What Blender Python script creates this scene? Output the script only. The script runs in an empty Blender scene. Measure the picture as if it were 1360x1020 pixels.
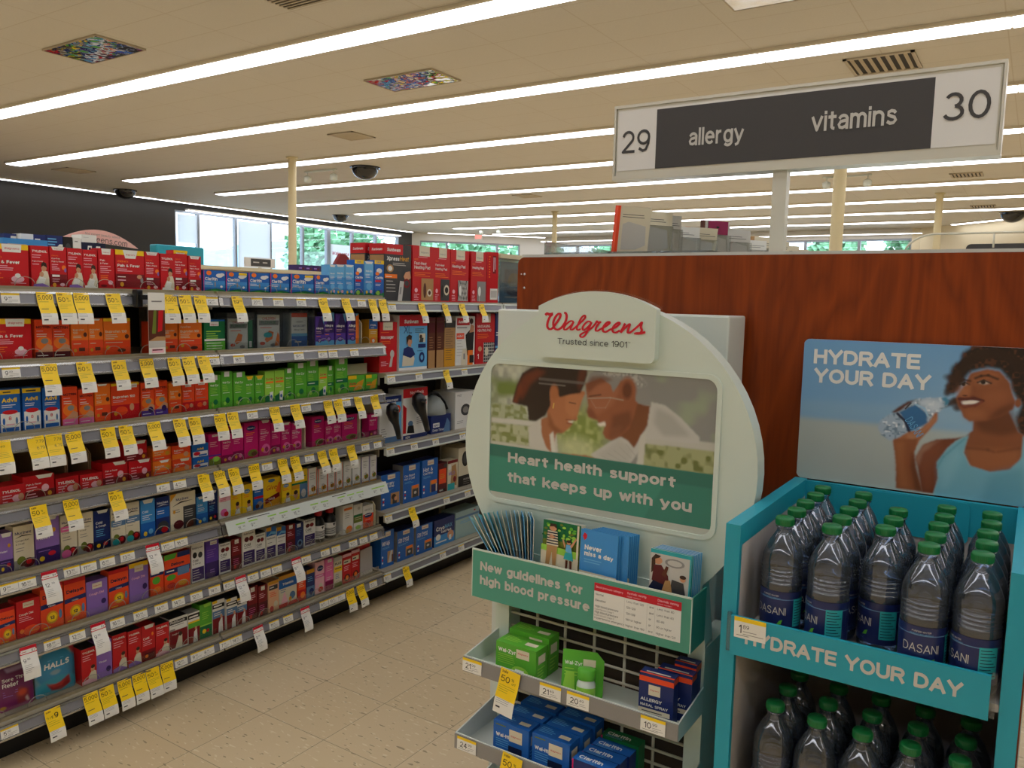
import bpy, bmesh, math, random
import numpy as np
from mathutils import Vector, Matrix

random.seed(7)
D = bpy.data
SC = bpy.context.scene
COL = SC.collection

# ------------------------------------------------------------------ camera
cam_data = D.cameras.new('camera')
cam_data.sensor_fit = 'HORIZONTAL'
cam_data.sensor_width = 36.0
cam_data.lens = 36.0 * 1068.0 / 1360.0
cam_data.clip_start = 0.05
cam_data.clip_end = 400
cam = D.objects.new('camera', cam_data)
COL.objects.link(cam)
RX = (0.83699438, 0.07610386, -0.54189354)     # world X seen as camera right / down / forward
RY = (0.54669818, -0.07341376, 0.83410522)
RZ = (0.02369619, -0.9943936, -0.10305274)
cam.matrix_world = Matrix(((RX[0], -RX[1], -RX[2], 0.0),
                           (RY[0], -RY[1], -RY[2], 0.0),
                           (RZ[0], -RZ[1], -RZ[2], 1.5),
                           (0, 0, 0, 1)))
SC.camera = cam

# ------------------------------------------------------------------ world, view, light levels
LAMP = 6.3            # ceiling lamp lens emission
SKY = 5.6             # overcast sky outside the windows
SC.view_settings.view_transform = 'Standard'
SC.view_settings.look = 'None'
SC.view_settings.gamma = 1.0
SC.view_settings.use_curve_mapping = False
SC.view_settings.exposure = 0.0
wd = D.worlds.new('overcast_sky')
SC.world = wd
wd.use_nodes = True
wn = wd.node_tree.nodes
wb = wn['Background']
wtc = wn.new('ShaderNodeTexCoord'); wsep = wn.new('ShaderNodeSeparateXYZ'); wr = wn.new('ShaderNodeValToRGB')
wd.node_tree.links.new(wtc.outputs['Generated'], wsep.inputs[0])
wd.node_tree.links.new(wsep.outputs['Z'], wr.inputs[0])
wr.color_ramp.elements[0].position = 0.0; wr.color_ramp.elements[0].color = (0.86, 0.93, 1.0, 1)
wr.color_ramp.elements[1].position = 0.6; wr.color_ramp.elements[1].color = (0.70, 0.84, 1.0, 1)
wd.node_tree.links.new(wr.outputs[0], wb.inputs[0])
wb.inputs[1].default_value = SKY
try:
    SC.cycles.max_bounces = 10
    SC.cycles.transparent_max_bounces = 24
    SC.cycles.transmission_bounces = 8
    SC.cycles.sample_clamp_indirect = 6.0
    SC.cycles.caustics_refractive = False
    SC.cycles.caustics_reflective = False
except Exception:
    pass

# ------------------------------------------------------------------ materials
def lin(c):
    c = c / 255.0
    return c / 12.92 if c <= 0.04045 else ((c + 0.055) / 1.055) ** 2.4

def rgb(h):
    h = h.lstrip('#')
    return tuple(lin(int(h[i:i + 2], 16)) for i in (0, 2, 4)) + (1.0,)

MATS = {}

def new_mat(name):
    m = D.materials.new(name)
    m.use_nodes = True
    MATS[name] = m
    return m, m.node_tree.nodes, m.node_tree.links, m.node_tree.nodes['Principled BSDF']

def plain(name, hexc, rough=0.5, metal=0.0, noise=0.0, scale=30.0, spec=0.5, bump=0.0, coat=0.0):
    m, n, l, b = new_mat(name)
    b.inputs['Base Color'].default_value = rgb(hexc)
    b.inputs['Roughness'].default_value = rough
    b.inputs['Metallic'].default_value = metal
    b.inputs['Specular IOR Level'].default_value = spec
    b.inputs['Coat Weight'].default_value = coat
    b.inputs['Coat Roughness'].default_value = 0.12
    if noise or bump:
        tc = n.new('ShaderNodeTexCoord'); nz = n.new('ShaderNodeTexNoise')
        nz.inputs['Scale'].default_value = scale
        nz.inputs['Detail'].default_value = 4
        l.new(tc.outputs['Object'], nz.inputs['Vector'])
        if noise:
            mx = n.new('ShaderNodeMix'); mx.data_type = 'RGBA'
            c = rgb(hexc)
            mx.inputs[6].default_value = tuple(max(0, x * (1 - noise)) for x in c[:3]) + (1,)
            mx.inputs[7].default_value = tuple(min(1, x * (1 + noise)) for x in c[:3]) + (1,)
            l.new(nz.outputs['Fac'], mx.inputs[0]); l.new(mx.outputs[2], b.inputs['Base Color'])
        if bump:
            bp = n.new('ShaderNodeBump'); bp.inputs['Strength'].default_value = bump
            bp.inputs['Distance'].default_value = 0.002
            l.new(nz.outputs['Fac'], bp.inputs['Height']); l.new(bp.outputs[0], b.inputs['Normal'])
    return m

def emit(name, hexc, strength):
    m, n, l, b = new_mat(name)
    b.inputs['Base Color'].default_value = (0.8, 0.8, 0.8, 1)
    b.inputs['Emission Color'].default_value = rgb(hexc)
    b.inputs['Emission Strength'].default_value = strength
    return m

def clear(name, tint='#ffffff', gloss=0.12, rough=0.03, haze=0.0):
    """thin clear plastic: mostly see-through, glossier at grazing angles"""
    m, n, l, b = new_mat(name)
    n.remove(b)
    out = n['Material Output']
    tr = n.new('ShaderNodeBsdfTransparent'); tr.inputs[0].default_value = rgb(tint)
    gl = n.new('ShaderNodeBsdfGlossy'); gl.inputs['Roughness'].default_value = rough
    fr = n.new('ShaderNodeFresnel'); fr.inputs['IOR'].default_value = 1.3
    mul = n.new('ShaderNodeMath'); mul.operation = 'MULTIPLY_ADD'
    mul.inputs[1].default_value = 0.8; mul.inputs[2].default_value = gloss * 0.3
    mx = n.new('ShaderNodeMixShader')
    l.new(fr.outputs[0], mul.inputs[0]); l.new(mul.outputs[0], mx.inputs[0])
    l.new(tr.outputs[0], mx.inputs[1]); l.new(gl.outputs[0], mx.inputs[2])
    last = mx
    if haze:
        df = n.new('ShaderNodeBsdfDiffuse'); df.inputs[0].default_value = rgb('#cfe0f0')
        m2 = n.new('ShaderNodeMixShader'); m2.inputs[0].default_value = haze
        l.new(last.outputs[0], m2.inputs[1]); l.new(df.outputs[0], m2.inputs[2]); last = m2
    l.new(last.outputs[0], out.inputs[0])
    return m

HEX = dict(red='#c8161f', dred='#7c0e18', maroon='#571019', orange='#f67c22', rorange='#ee4c20', yellow='#f4ca1c',
           white='#e9e8e1', cream='#ddd3b8', blue='#1d62b4', lblue='#69b1de', sky='#3f8fd0', navy='#182a66', dnavy='#0e1738',
           green='#5bae33', dgreen='#12703f', lime='#9ad24a', mag='#c81a6c', dmag='#8d0f4c', pink='#e46aa6', lpink='#f0b8c4',
           purple='#58379c', dpurple='#35205f', lav='#8f6cba', skin='#cf9671', hair='#3a2419', black='#141313', dgrey='#3d3d3e',
           grey='#8e8b87', lgrey='#c3c0b8', beige='#cdb994', teal='#2aa6ab', brown='#5c2c1b', tan='#b58a58', gold='#d99a23',
           bluegrey='#5b7fa6', peach='#eab58c', olive='#6d7a2a', tagyellow='#f6cf1d', tagwhite='#e8e6dd', logored='#c8152b',
           paleteal='#9dbcbc', halls='#2d86b0', banner='#3a8a76', bannerd='#2c6f60', plate='#4f9a84')

def pm(c):
    """printed paperboard of one ink colour"""
    k = 'print_' + c
    if k not in MATS:
        plain(k, HEX[c], 0.38, 0, spec=0.4)
    return MATS[k]

plain('white_metal', '#d0d6cc', 0.35, 0.0, noise=0.04, scale=8)
plain('rail_metal', '#b9b7b2', 0.22, 0.75, noise=0.05, scale=12)
plain('rail_insert', '#86868c', 0.28, 0.1, noise=0.03, scale=14)
plain('shelf_metal', '#a9a08c', 0.45, 0.1, noise=0.06, scale=20)
plain('loop_clear', '#a39e8e', 0.3)
plain('fence_tan', '#8f8468', 0.45, noise=0.25, scale=45)
plain('back_board', '#24211e', 0.7, noise=0.15, scale=10)
plain('kick_black', '#0c0b0b', 0.55, noise=0.2, scale=10)
plain('cardboard', '#a88f6a', 0.8, noise=0.08, scale=40)
plain('cream_plastic', '#d8cba6', 0.45, noise=0.05, scale=6)
plain('white_plastic', '#ced9cc', 0.28, noise=0.02, scale=5, coat=0.25)
plain('grey_plastic', '#9aa09a', 0.4, noise=0.04, scale=6)
plain('black_plastic', '#101011', 0.3, noise=0.1, scale=10)
plain('wire_white', '#cfc9b4', 0.4)
plain('slot_dark', '#3a2f24', 0.8, noise=0.2, scale=30)
plain('teal_card', '#1b99ad', 0.42, noise=0.03, scale=5)
plain('grey_card', '#b9b3ad', 0.6, noise=0.05, scale=5)
plain('sign_dark', '#3c3a39', 0.5, noise=0.04, scale=4)
plain('sign_white', '#dcdad4', 0.4, noise=0.02, scale=4)
plain('sign_frame', '#cfccbd', 0.3, 0.2, noise=0.03, scale=4)
plain('column_paint', '#d6c9a0', 0.6, noise=0.04, scale=3)
plain('wall_charcoal', '#37342f', 0.7, noise=0.06, scale=1.5)
plain('wall_cream', '#dccfb0', 0.75, noise=0.03, scale=1.5)
plain('wall_pale', '#cfcbc2', 0.75, noise=0.03, scale=1.5)
plain('frame_metal', '#8d9298', 0.4, 0.4, noise=0.05, scale=5)
plain('vent_metal', '#b3a68e', 0.5, noise=0.05, scale=9)
plain('vent_dark', '#2c2722', 0.8, noise=0.1, scale=9)
plain('dome_black', '#0d0d0e', 0.1, noise=0.1, scale=5, coat=0.5)
plain('lamp_body', '#d9d0bd', 0.5, noise=0.03, scale=3)
plain('cap_green', '#0e7038', 0.35, noise=0.06, scale=60)
plain('bottle_label', '#1a2658', 0.3, noise=0.10, scale=40)
plain('asphalt', '#8d9396', 0.9, noise=0.1, scale=1)
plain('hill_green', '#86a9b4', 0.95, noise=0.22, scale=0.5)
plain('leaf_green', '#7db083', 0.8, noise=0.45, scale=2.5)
plain('bark', '#5a4b3c', 0.9, noise=0.2, scale=4)
plain('outer_white', '#f2f3f4', 0.7, noise=0.02, scale=2)
plain('outer_blue', '#8fb2cc', 0.8, noise=0.05, scale=2)
plain('pink_sign', '#ecb4a8', 0.5, noise=0.03, scale=3)
# paper that lets daylight through
m, n, l, b = new_mat('poster_paper')
tl = n.new('ShaderNodeBsdfTranslucent'); tl.inputs[0].default_value = rgb('#f4f4f2'); mx = n.new('ShaderNodeMixShader'); mx.inputs[0].default_value = 0.75
b.inputs['Base Color'].default_value = rgb('#f2f2f0'); l.new(b.outputs[0], mx.inputs[1]); l.new(tl.outputs[0], mx.inputs[2]); l.new(mx.outputs[0], n['Material Output'].inputs[0])
emit('lamp_lens', '#f0f4ff', LAMP)
emit('exit_glow', '#ff4a4a', 2.2)
clear('clear_acrylic', '#fcfdfc', 0.06, 0.05)
clear('clear_case', '#f3f5f4', 0.12, 0.06, haze=0.02)
clear('pane_glass', '#f5faff', 0.05, 0.02)
clear('bottle_plastic', '#dfeaf7', 0.34, 0.05, haze=0.045)
# water inside the bottles
m, n, l, b = new_mat('water')
b.inputs['Base Color'].default_value = rgb('#c4daf3')
b.inputs['Transmission Weight'].default_value = 1.0
b.inputs['Roughness'].default_value = 0.02
b.inputs['IOR'].default_value = 1.2
# ceiling mirror
m, n, l, b = new_mat('ceiling_mirror')
b.inputs['Base Color'].default_value = rgb('#d8d4cc'); b.inputs['Metallic'].default_value = 1.0
b.inputs['Roughness'].default_value = 0.03
tc = n.new('ShaderNodeTexCoord'); nz = n.new('ShaderNodeTexNoise'); bp = n.new('ShaderNodeBump')
nz.inputs['Scale'].default_value = 3.0; bp.inputs['Strength'].default_value = 0.25; bp.inputs['Distance'].default_value = 0.05
l.new(tc.outputs['Object'], nz.inputs['Vector']); l.new(nz.outputs['Fac'], bp.inputs['Height']); l.new(bp.outputs[0], b.inputs['Normal'])

def math_node(n, l, op, a, b_=None, c_=None):
    k = n.new('ShaderNodeMath'); k.operation = op
    for i, v in enumerate((a, b_, c_)):
        if v is None: continue
        if isinstance(v, (int, float)): k.inputs[i].default_value = v
        else: l.new(v, k.inputs[i])
    return k.outputs[0]

def grid_lines(n, l, co, sx, sy, ox, oy, wx, wy):
    """1 on the joints of a sx x sy tile grid, else 0"""
    sp = n.new('ShaderNodeSeparateXYZ'); l.new(co, sp.inputs[0])
    outs = []
    for ax, s, o, w in (('X', sx, ox, wx), ('Y', sy, oy, wy)):
        v = math_node(n, l, 'SUBTRACT', sp.outputs[ax], o)
        v = math_node(n, l, 'DIVIDE', v, s)
        v = math_node(n, l, 'FRACT', v)
        v = math_node(n, l, 'SUBTRACT', v, 0.5)
        v = math_node(n, l, 'ABSOLUTE', v)
        outs.append(math_node(n, l, 'GREATER_THAN', v, 0.5 - w / s))
    return math_node(n, l, 'MAXIMUM', outs[0], outs[1]), sp

def mix_rgb(n, l, fac, a, b_):
    mx = n.new('ShaderNodeMix'); mx.data_type = 'RGBA'
    if isinstance(fac, (int, float)): mx.inputs[0].default_value = fac
    else: l.new(fac, mx.inputs[0])
    for i, v in ((6, a), (7, b_)):
        if isinstance(v, tuple): mx.inputs[i].default_value = v
        else: l.new(v, mx.inputs[i])
    return mx.outputs[2]

# vinyl floor tiles with short flecks
m, n, l, b = new_mat('floor_vinyl')
tc = n.new('ShaderNodeTexCoord')
g, sp = grid_lines(n, l, tc.outputs['Object'], 0.305, 0.305, -2.23, 1.536, 0.0012, 0.0012)
cx = math_node(n, l, 'FLOOR', math_node(n, l, 'DIVIDE', math_node(n, l, 'SUBTRACT', sp.outputs['X'], -2.23), 0.305))
cy = math_node(n, l, 'FLOOR', math_node(n, l, 'DIVIDE', math_node(n, l, 'SUBTRACT', sp.outputs['Y'], 1.536), 0.305))
cb = n.new('ShaderNodeCombineXYZ'); l.new(cx, cb.inputs[0]); l.new(cy, cb.inputs[1])
wn_ = n.new('ShaderNodeTexWhiteNoise'); l.new(cb.outputs[0], wn_.inputs['Vector'])
def flecks(sx, sy, thr, seed):
    mp = n.new('ShaderNodeMapping'); mp.inputs['Scale'].default_value = (sx, sy, 1); mp.inputs['Location'].default_value = (seed, seed * 2, 0)
    mp.inputs['Rotation'].default_value = (0, 0, 0.25)
    l.new(tc.outputs['Object'], mp.inputs['Vector'])
    z = n.new('ShaderNodeTexNoise'); z.inputs['Scale'].default_value = 1.0; z.inputs['Detail'].default_value = 1.5
    l.new(mp.outputs[0], z.inputs['Vector'])
    return math_node(n, l, 'GREATER_THAN', z.outputs['Fac'], thr)
base = mix_rgb(n, l, wn_.outputs['Value'], rgb('#d2bb92'), rgb('#dac49d'))
base = mix_rgb(n, l, math_node(n, l, 'MULTIPLY', flecks(26, 90, 0.66, 3.1), 0.65), base, rgb('#eadcbe'))
base = mix_rgb(n, l, math_node(n, l, 'MULTIPLY', flecks(24, 85, 0.685, 9.7), 0.75), base, rgb('#83704f'))
base = mix_rgb(n, l, math_node(n, l, 'MULTIPLY', g, 0.7), base, rgb('#6f5f48'))
l.new(base, b.inputs['Base Color']); b.inputs['Roughness'].default_value = 0.32

# acoustic ceiling tiles
m, n, l, b = new_mat('ceiling_tile')
tc = n.new('ShaderNodeTexCoord')
g, sp = grid_lines(n, l, tc.outputs['Object'], 1.22, 0.61, -10.245, 5.26, 0.006, 0.006)
nz = n.new('ShaderNodeTexNoise'); nz.inputs['Scale'].default_value = 60; l.new(tc.outputs['Object'], nz.inputs['Vector'])
base = mix_rgb(n, l, nz.outputs['Fac'], rgb('#c8c3b9'), rgb('#d2cdc3'))
base = mix_rgb(n, l, math_node(n, l, 'MULTIPLY', g, 0.6), base, rgb('#b8ad9b'))
l.new(base, b.inputs['Base Color']); b.inputs['Roughness'].default_value = 0.8

# cherry wood laminate, grain upright
m, n, l, b = new_mat('cherry_wood')
tc = n.new('ShaderNodeTexCoord')
mp = n.new('ShaderNodeMapping'); mp.inputs['Scale'].default_value = (4.2, 4.2, 0.85)
l.new(tc.outputs['Object'], mp.inputs['Vector'])
nz = n.new('ShaderNodeTexNoise'); nz.inputs['Scale'].default_value = 1.3; nz.inputs['Detail'].default_value = 3; nz.inputs['Distortion'].default_value = 0.7
l.new(mp.outputs[0], nz.inputs['Vector'])
wv = n.new('ShaderNodeMath'); wv.operation = 'MULTIPLY'; wv.inputs[1].default_value = 9.0
l.new(nz.outputs['Fac'], wv.inputs[0])
fr = math_node(n, l, 'FRACT', wv.outputs[0])
fr = math_node(n, l, 'ABSOLUTE', math_node(n, l, 'SUBTRACT', fr, 0.5))
mp2 = n.new('ShaderNodeMapping'); mp2.inputs['Scale'].default_value = (160, 160, 3)
l.new(tc.outputs['Object'], mp2.inputs['Vector'])
nz2 = n.new('ShaderNodeTexNoise'); nz2.inputs['Scale'].default_value = 1.0; nz2.inputs['Detail'].default_value = 2
l.new(mp2.outputs[0], nz2.inputs['Vector'])
fac = math_node(n, l, 'ADD', math_node(n, l, 'MULTIPLY', fr, 0.9), math_node(n, l, 'MULTIPLY', nz2.outputs['Fac'], 0.55))
base = mix_rgb(n, l, fac, rgb('#672505'), rgb('#97400d'))
l.new(base, b.inputs['Base Color']); b.inputs['Roughness'].default_value = 0.36; b.inputs['Specular IOR Level'].default_value = 0.3

# ink of the photographic prints, carried per point
m, n, l, b = new_mat('photo_print')
at = n.new('ShaderNodeAttribute'); at.attribute_name = 'ink'
l.new(at.outputs['Color'], b.inputs['Base Color']); b.inputs['Roughness'].default_value = 0.3

# ------------------------------------------------------------------ geometry helpers
GLY = {}

def _arc(cx, cy, rx, ry, a0, a1):
    n = max(4, int(abs(a1 - a0) / 22))
    return [(cx + rx * math.cos(math.radians(a0 + (a1 - a0) * i / n)), cy + ry * math.sin(math.radians(a0 + (a1 - a0) * i / n))) for i in range(n + 1)]
def _ring(cx, cy, rx, ry): return _arc(cx, cy, rx, ry, 0, 360)
# strokes of a plain grotesque alphabet: 'c' = curve, 'l' = straight legs; capitals one unit tall
STROKES = {
 'A': [('l', [(0, 0), (.38, 1), (.76, 0)]), ('l', [(.14, .32), (.62, .32)])],
 'B': [('l', [(.4, .52), (0, .52), (0, 1), (.4, 1)]), ('c', _arc(.4, .76, .23, .24, 90, -90)), ('c', _arc(.4, .26, .28, .26, 90, -90)), ('l', [(.4, 0), (0, 0), (0, .52)])],
 'C': [('c', _arc(.4, .5, .4, .5, 42, 318))], 'D': [('l', [(.3, 0), (0, 0), (0, 1), (.3, 1)]), ('c', _arc(.3, .5, .4, .5, 90, -90))],
 'E': [('l', [(.58, 1), (0, 1), (0, 0), (.58, 0)]), ('l', [(0, .52), (.52, .52)])], 'F': [('l', [(.56, 1), (0, 1), (0, 0)]), ('l', [(0, .5), (.48, .5)])],
 'G': [('c', _arc(.4, .5, .4, .5, 42, 330)), ('l', [(.46, .44), (.76, .44), (.76, .06)])], 'H': [('l', [(0, 0), (0, 1)]), ('l', [(.66, 0), (.66, 1)]), ('l', [(0, .52), (.66, .52)])],
 'I': [('l', [(0, 0), (0, 1)])], 'J': [('l', [(.46, 1), (.46, .26)]), ('c', _arc(.23, .26, .23, .26, 0, -170))], 'K': [('l', [(0, 0), (0, 1)]), ('l', [(.64, 1), (0, .4)]), ('l', [(.22, .6), (.68, 0)])],
 'L': [('l', [(0, 1), (0, 0), (.54, 0)])], 'M': [('l', [(0, 0), (0, 1), (.4, .06), (.8, 1), (.8, 0)])], 'N': [('l', [(0, 0), (0, 1), (.66, 0), (.66, 1)])],
 'O': [('c', _ring(.4, .5, .4, .5))], 'P': [('l', [(0, 0), (0, 1), (.4, 1)]), ('c', _arc(.4, .73, .27, .27, 90, -90)), ('l', [(.4, .46), (0, .46)])], 'Q': [('c', _ring(.4, .5, .4, .5)), ('l', [(.5, .2), (.78, 0)])],
 'R': [('l', [(0, 0), (0, 1), (.4, 1)]), ('c', _arc(.4, .74, .26, .26, 90, -90)), ('l', [(.4, .48), (0, .48)]), ('l', [(.4, .48), (.66, 0)])],
 'S': [('c', [(.6, .80), (.52, .94), (.34, 1), (.14, .95), (.04, .80), (.10, .63), (.30, .54), (.50, .45), (.62, .30), (.56, .1), (.36, 0), (.14, .04), (.0, .2)])],
 'T': [('l', [(0, 1), (.68, 1)]), ('l', [(.34, 1), (.34, 0)])], 'U': [('l', [(0, 1), (0, .34)]), ('c', _arc(.33, .34, .33, .34, 180, 360)), ('l', [(.66, .34), (.66, 1)])],
 'V': [('l', [(0, 1), (.36, 0), (.72, 1)])], 'W': [('l', [(0, 1), (.25, 0), (.5, 1), (.75, 0), (1, 1)])], 'X': [('l', [(0, 0), (.66, 1)]), ('l', [(0, 1), (.66, 0)])],
 'Y': [('l', [(0, 1), (.36, .44), (.72, 1)]), ('l', [(.36, .44), (.36, 0)])], 'Z': [('l', [(0, 1), (.62, 1), (0, 0), (.62, 0)])],
 'a': [('c', [(.03, .54)] + _arc(.27, .50, .23, .22, 140, 0)), ('l', [(.5, .5), (.5, 0)]), ('c', [(.5, .42), (.34, .41), (.12, .37), (.02, .2), (.08, .04), (.24, 0), (.42, .08), (.5, .22)])],
 'b': [('l', [(0, 0), (0, 1)]), ('c', _ring(.26, .36, .26, .36))], 'c': [('c', _arc(.26, .36, .26, .36, 42, 318))], 'd': [('l', [(.52, 0), (.52, 1)]), ('c', _ring(.26, .36, .26, .36))],
 'e': [('l', [(.02, .38), (.53, .38)]), ('c', _arc(.27, .36, .27, .36, 4, 318))], 'f': [('l', [(.14, 0), (.14, .78)]), ('c', _arc(.34, .78, .2, .22, 180, 90)), ('l', [(0, .70), (.32, .70)])],
 'g': [('c', _ring(.26, .36, .26, .36)), ('l', [(.52, .72), (.52, -.04)]), ('c', _arc(.27, -.04, .25, .22, 0, -155))], 'h': [('l', [(0, 0), (0, 1)]), ('c', _arc(.25, .46, .25, .26, 180, 0)), ('l', [(.5, .46), (.5, 0)])],
 'i': [('l', [(0, 0), (0, .72)]), ('l', [(0, .99), (0, 1)])], 'j': [('l', [(.1, .72), (.1, -.1), (0, -.26)]), ('l', [(.1, .99), (.1, 1)])], 'k': [('l', [(0, 0), (0, 1)]), ('l', [(.46, .72), (0, .26)]), ('l', [(.18, .44), (.5, 0)])],
 'l': [('l', [(0, 0), (0, 1)])], 'm': [('l', [(0, 0), (0, .72)]), ('c', _arc(.2, .5, .2, .22, 180, 0)), ('l', [(.4, .5), (.4, 0)]), ('c', _arc(.6, .5, .2, .22, 180, 0)), ('l', [(.8, .5), (.8, 0)])],
 'n': [('l', [(0, 0), (0, .72)]), ('c', _arc(.25, .46, .25, .26, 180, 0)), ('l', [(.5, .46), (.5, 0)])], 'o': [('c', _ring(.27, .36, .27, .36))], 'p': [('l', [(0, .72), (0, -.28)]), ('c', _ring(.26, .36, .26, .36))], 'q': [('l', [(.52, .72), (.52, -.28)]), ('c', _ring(.26, .36, .26, .36))],
 'r': [('l', [(0, 0), (0, .72)]), ('c', _arc(.26, .44, .26, .28, 180, 80))], 's': [('c', [(.46, .57), (.38, .68), (.22, .72), (.06, .65), (.06, .49), (.22, .40), (.40, .33), (.48, .17), (.36, .02), (.18, 0), (.0, .12)])],
 't': [('l', [(.14, .92), (.14, .16)]), ('c', _arc(.3, .16, .16, .16, 180, 275)), ('l', [(0, .70), (.32, .70)])], 'u': [('l', [(0, .72), (0, .26)]), ('c', _arc(.25, .26, .25, .26, 180, 360)), ('l', [(.5, .72), (.5, 0)])],
 'v': [('l', [(0, .72), (.26, 0), (.52, .72)])], 'w': [('l', [(0, .72), (.19, 0), (.38, .72), (.57, 0), (.76, .72)])], 'x': [('l', [(0, 0), (.48, .72)]), ('l', [(0, .72), (.48, 0)])], 'y': [('l', [(0, .72), (.27, .02)]), ('c', [(.54, .72), (.3, .06), (.2, -.2), (.02, -.28)])], 'z': [('l', [(0, .72), (.46, .72), (0, 0), (.46, 0)])],
 '0': [('c', _ring(.29, .5, .29, .5))], '1': [('l', [(.02, .78), (.24, 1), (.24, 0)])], '2': [('c', _arc(.28, .71, .27, .29, 170, -38)), ('l', [(.5, .54), (0, 0), (.58, 0)])],
 '3': [('c', _arc(.27, .75, .24, .25, 155, -80)), ('c', _arc(.27, .26, .29, .26, 80, -160))], '4': [('l', [(.44, 0), (.44, 1), (0, .28), (.6, .28)])], '5': [('l', [(.54, 1), (.1, 1), (.05, .50)]), ('c', _arc(.28, .32, .29, .32, 142, -155))],
 '6': [('c', _ring(.29, .32, .29, .32)), ('c', [(.0, .32), (.03, .65), (.16, .94), (.32, 1), (.53, .86)])], '7': [('l', [(0, 1), (.56, 1), (.18, 0)])], '8': [('c', _ring(.29, .75, .25, .25)), ('c', _ring(.29, .27, .29, .27))],
 '9': [('c', _ring(.29, .68, .29, .32)), ('c', [(.58, .68), (.55, .35), (.42, .06), (.26, 0), (.05, .14)])],
 ',': [('l', [(.04, .03), (0, -.14)])], '.': [('l', [(0, 0), (0, .01)])], '-': [('l', [(0, .4), (.3, .4)])], '+': [('l', [(0, .4), (.46, .4)]), ('l', [(.23, .17), (.23, .63)])], '/': [('l', [(0, 0), (.36, 1)])], "'": [('l', [(0, 1), (0, .78)])],
 '%': [('c', _ring(.18, .76, .18, .24)), ('c', _ring(.72, .24, .18, .24)), ('l', [(.14, 0), (.76, 1)])], '(': [('c', _arc(.3, .4, .3, .66, 130, 230))], ')': [('c', _arc(-.1, .4, .3, .66, 50, -50))],
 '&': [('c', [(.74, 0), (.3, .54), (.16, .78), (.3, 1), (.46, .8), (.34, .6), (.08, .44), (.02, .2), (.2, 0), (.44, .04), (.62, .24), (.68, .42)])],
 '$': [('c', [(.6, .80), (.52, .94), (.34, 1), (.14, .95), (.04, .80), (.10, .63), (.30, .54), (.50, .45), (.62, .30), (.56, .1), (.36, 0), (.14, .04), (.0, .2)]), ('l', [(.31, -.1), (.31, 1.1)])],
}

def glyphs(s, bold=0.0):
    """a line of lettering as polygons built from strokes; capitals are one unit tall"""
    k = (s, bold)
    if k in GLY: return GLY[k]
    w = 0.105 if bold <= 0 else 0.125 if bold <= .01 else 0.16 if bold <= .02 else 0.225
    r = w / 2; vs = []; fs = []; pen = 0.0
    Y = lambda y: r + y * (1 - w)
    for ch in s:
        if ch == ' ':
            pen += 0.30 + w; continue
        st = STROKES[ch]
        x0 = min(x for _, p in st for x, _y in p); x1 = max(x for _, p in st for x, _y in p)
        lay = 0
        for kind, pts in st:
            P = [(pen + r + x - x0, Y(y)) for x, y in pts]; n = len(P)
            closed = math.hypot(P[0][0] - P[-1][0], P[0][1] - P[-1][1]) < 1e-6
            if kind == 'c':
                o = len(vs)
                for i in range(n):
                    if closed: a, b_ = P[(i - 1) % (n - 1)], P[(i + 1) % (n - 1)]
                    else: a, b_ = P[max(i - 1, 0)], P[min(i + 1, n - 1)]
                    dx, dy = b_[0] - a[0], b_[1] - a[1]; L = math.hypot(dx, dy) or 1
                    vs += [(P[i][0] - dy / L * r, P[i][1] + dx / L * r, lay), (P[i][0] + dy / L * r, P[i][1] - dx / L * r, lay)]
                for i in range(n - 1): fs.append((o + 2 * i + 1, o + 2 * i + 3, o + 2 * i + 2, o + 2 * i))
                lay += .08
            else:
                for i in range(n - 1):
                    (ax, ay), (bx, by) = P[i], P[i + 1]; dx, dy = bx - ax, by - ay; L = math.hypot(dx, dy) or 1; dx, dy = dx / L, dy / L
                    if i == 0: ax, ay = ax - dx * r, ay - dy * r
                    if i == n - 2: bx, by = bx + dx * r, by + dy * r
                    o = len(vs); vs += [(ax + dy * r, ay - dx * r, lay), (bx + dy * r, by - dx * r, lay), (bx - dy * r, by + dx * r, lay), (ax - dy * r, ay + dx * r, lay)]; fs.append((o, o + 1, o + 2, o + 3)); lay += .08
                for i in range(1, n - 1):
                    o = len(vs); vs += [(P[i][0] + r * math.cos(t * math.pi / 4), P[i][1] + r * math.sin(t * math.pi / 4), lay) for t in range(8)]; fs.append(tuple(range(o, o + 8))); lay += .08
        pen += (x1 - x0) + w + (0.115 if bold <= .01 else 0.085 if bold <= .02 else 0.06)
    tw = max(v[0] for v in vs)
    GLY[k] = (vs, fs, tw)
    return GLY[k]

class Sheet:
    """a flat (or bent) drawing surface: a, b in metres, k = layer of ink"""
    def __init__(s, o, u, v, eps=0.00012, start=0.0002):
        s.o = Vector(o); s.u = Vector(u).normalized(); s.v = Vector(v).normalized()
        s.n = s.u.cross(s.v).normalized(); s.k = 0; s.eps = eps; s.start = start
    def at(s, a, b, k):
        return s.o + s.u * a + s.v * b + s.n * (s.start + s.eps * k)

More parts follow.
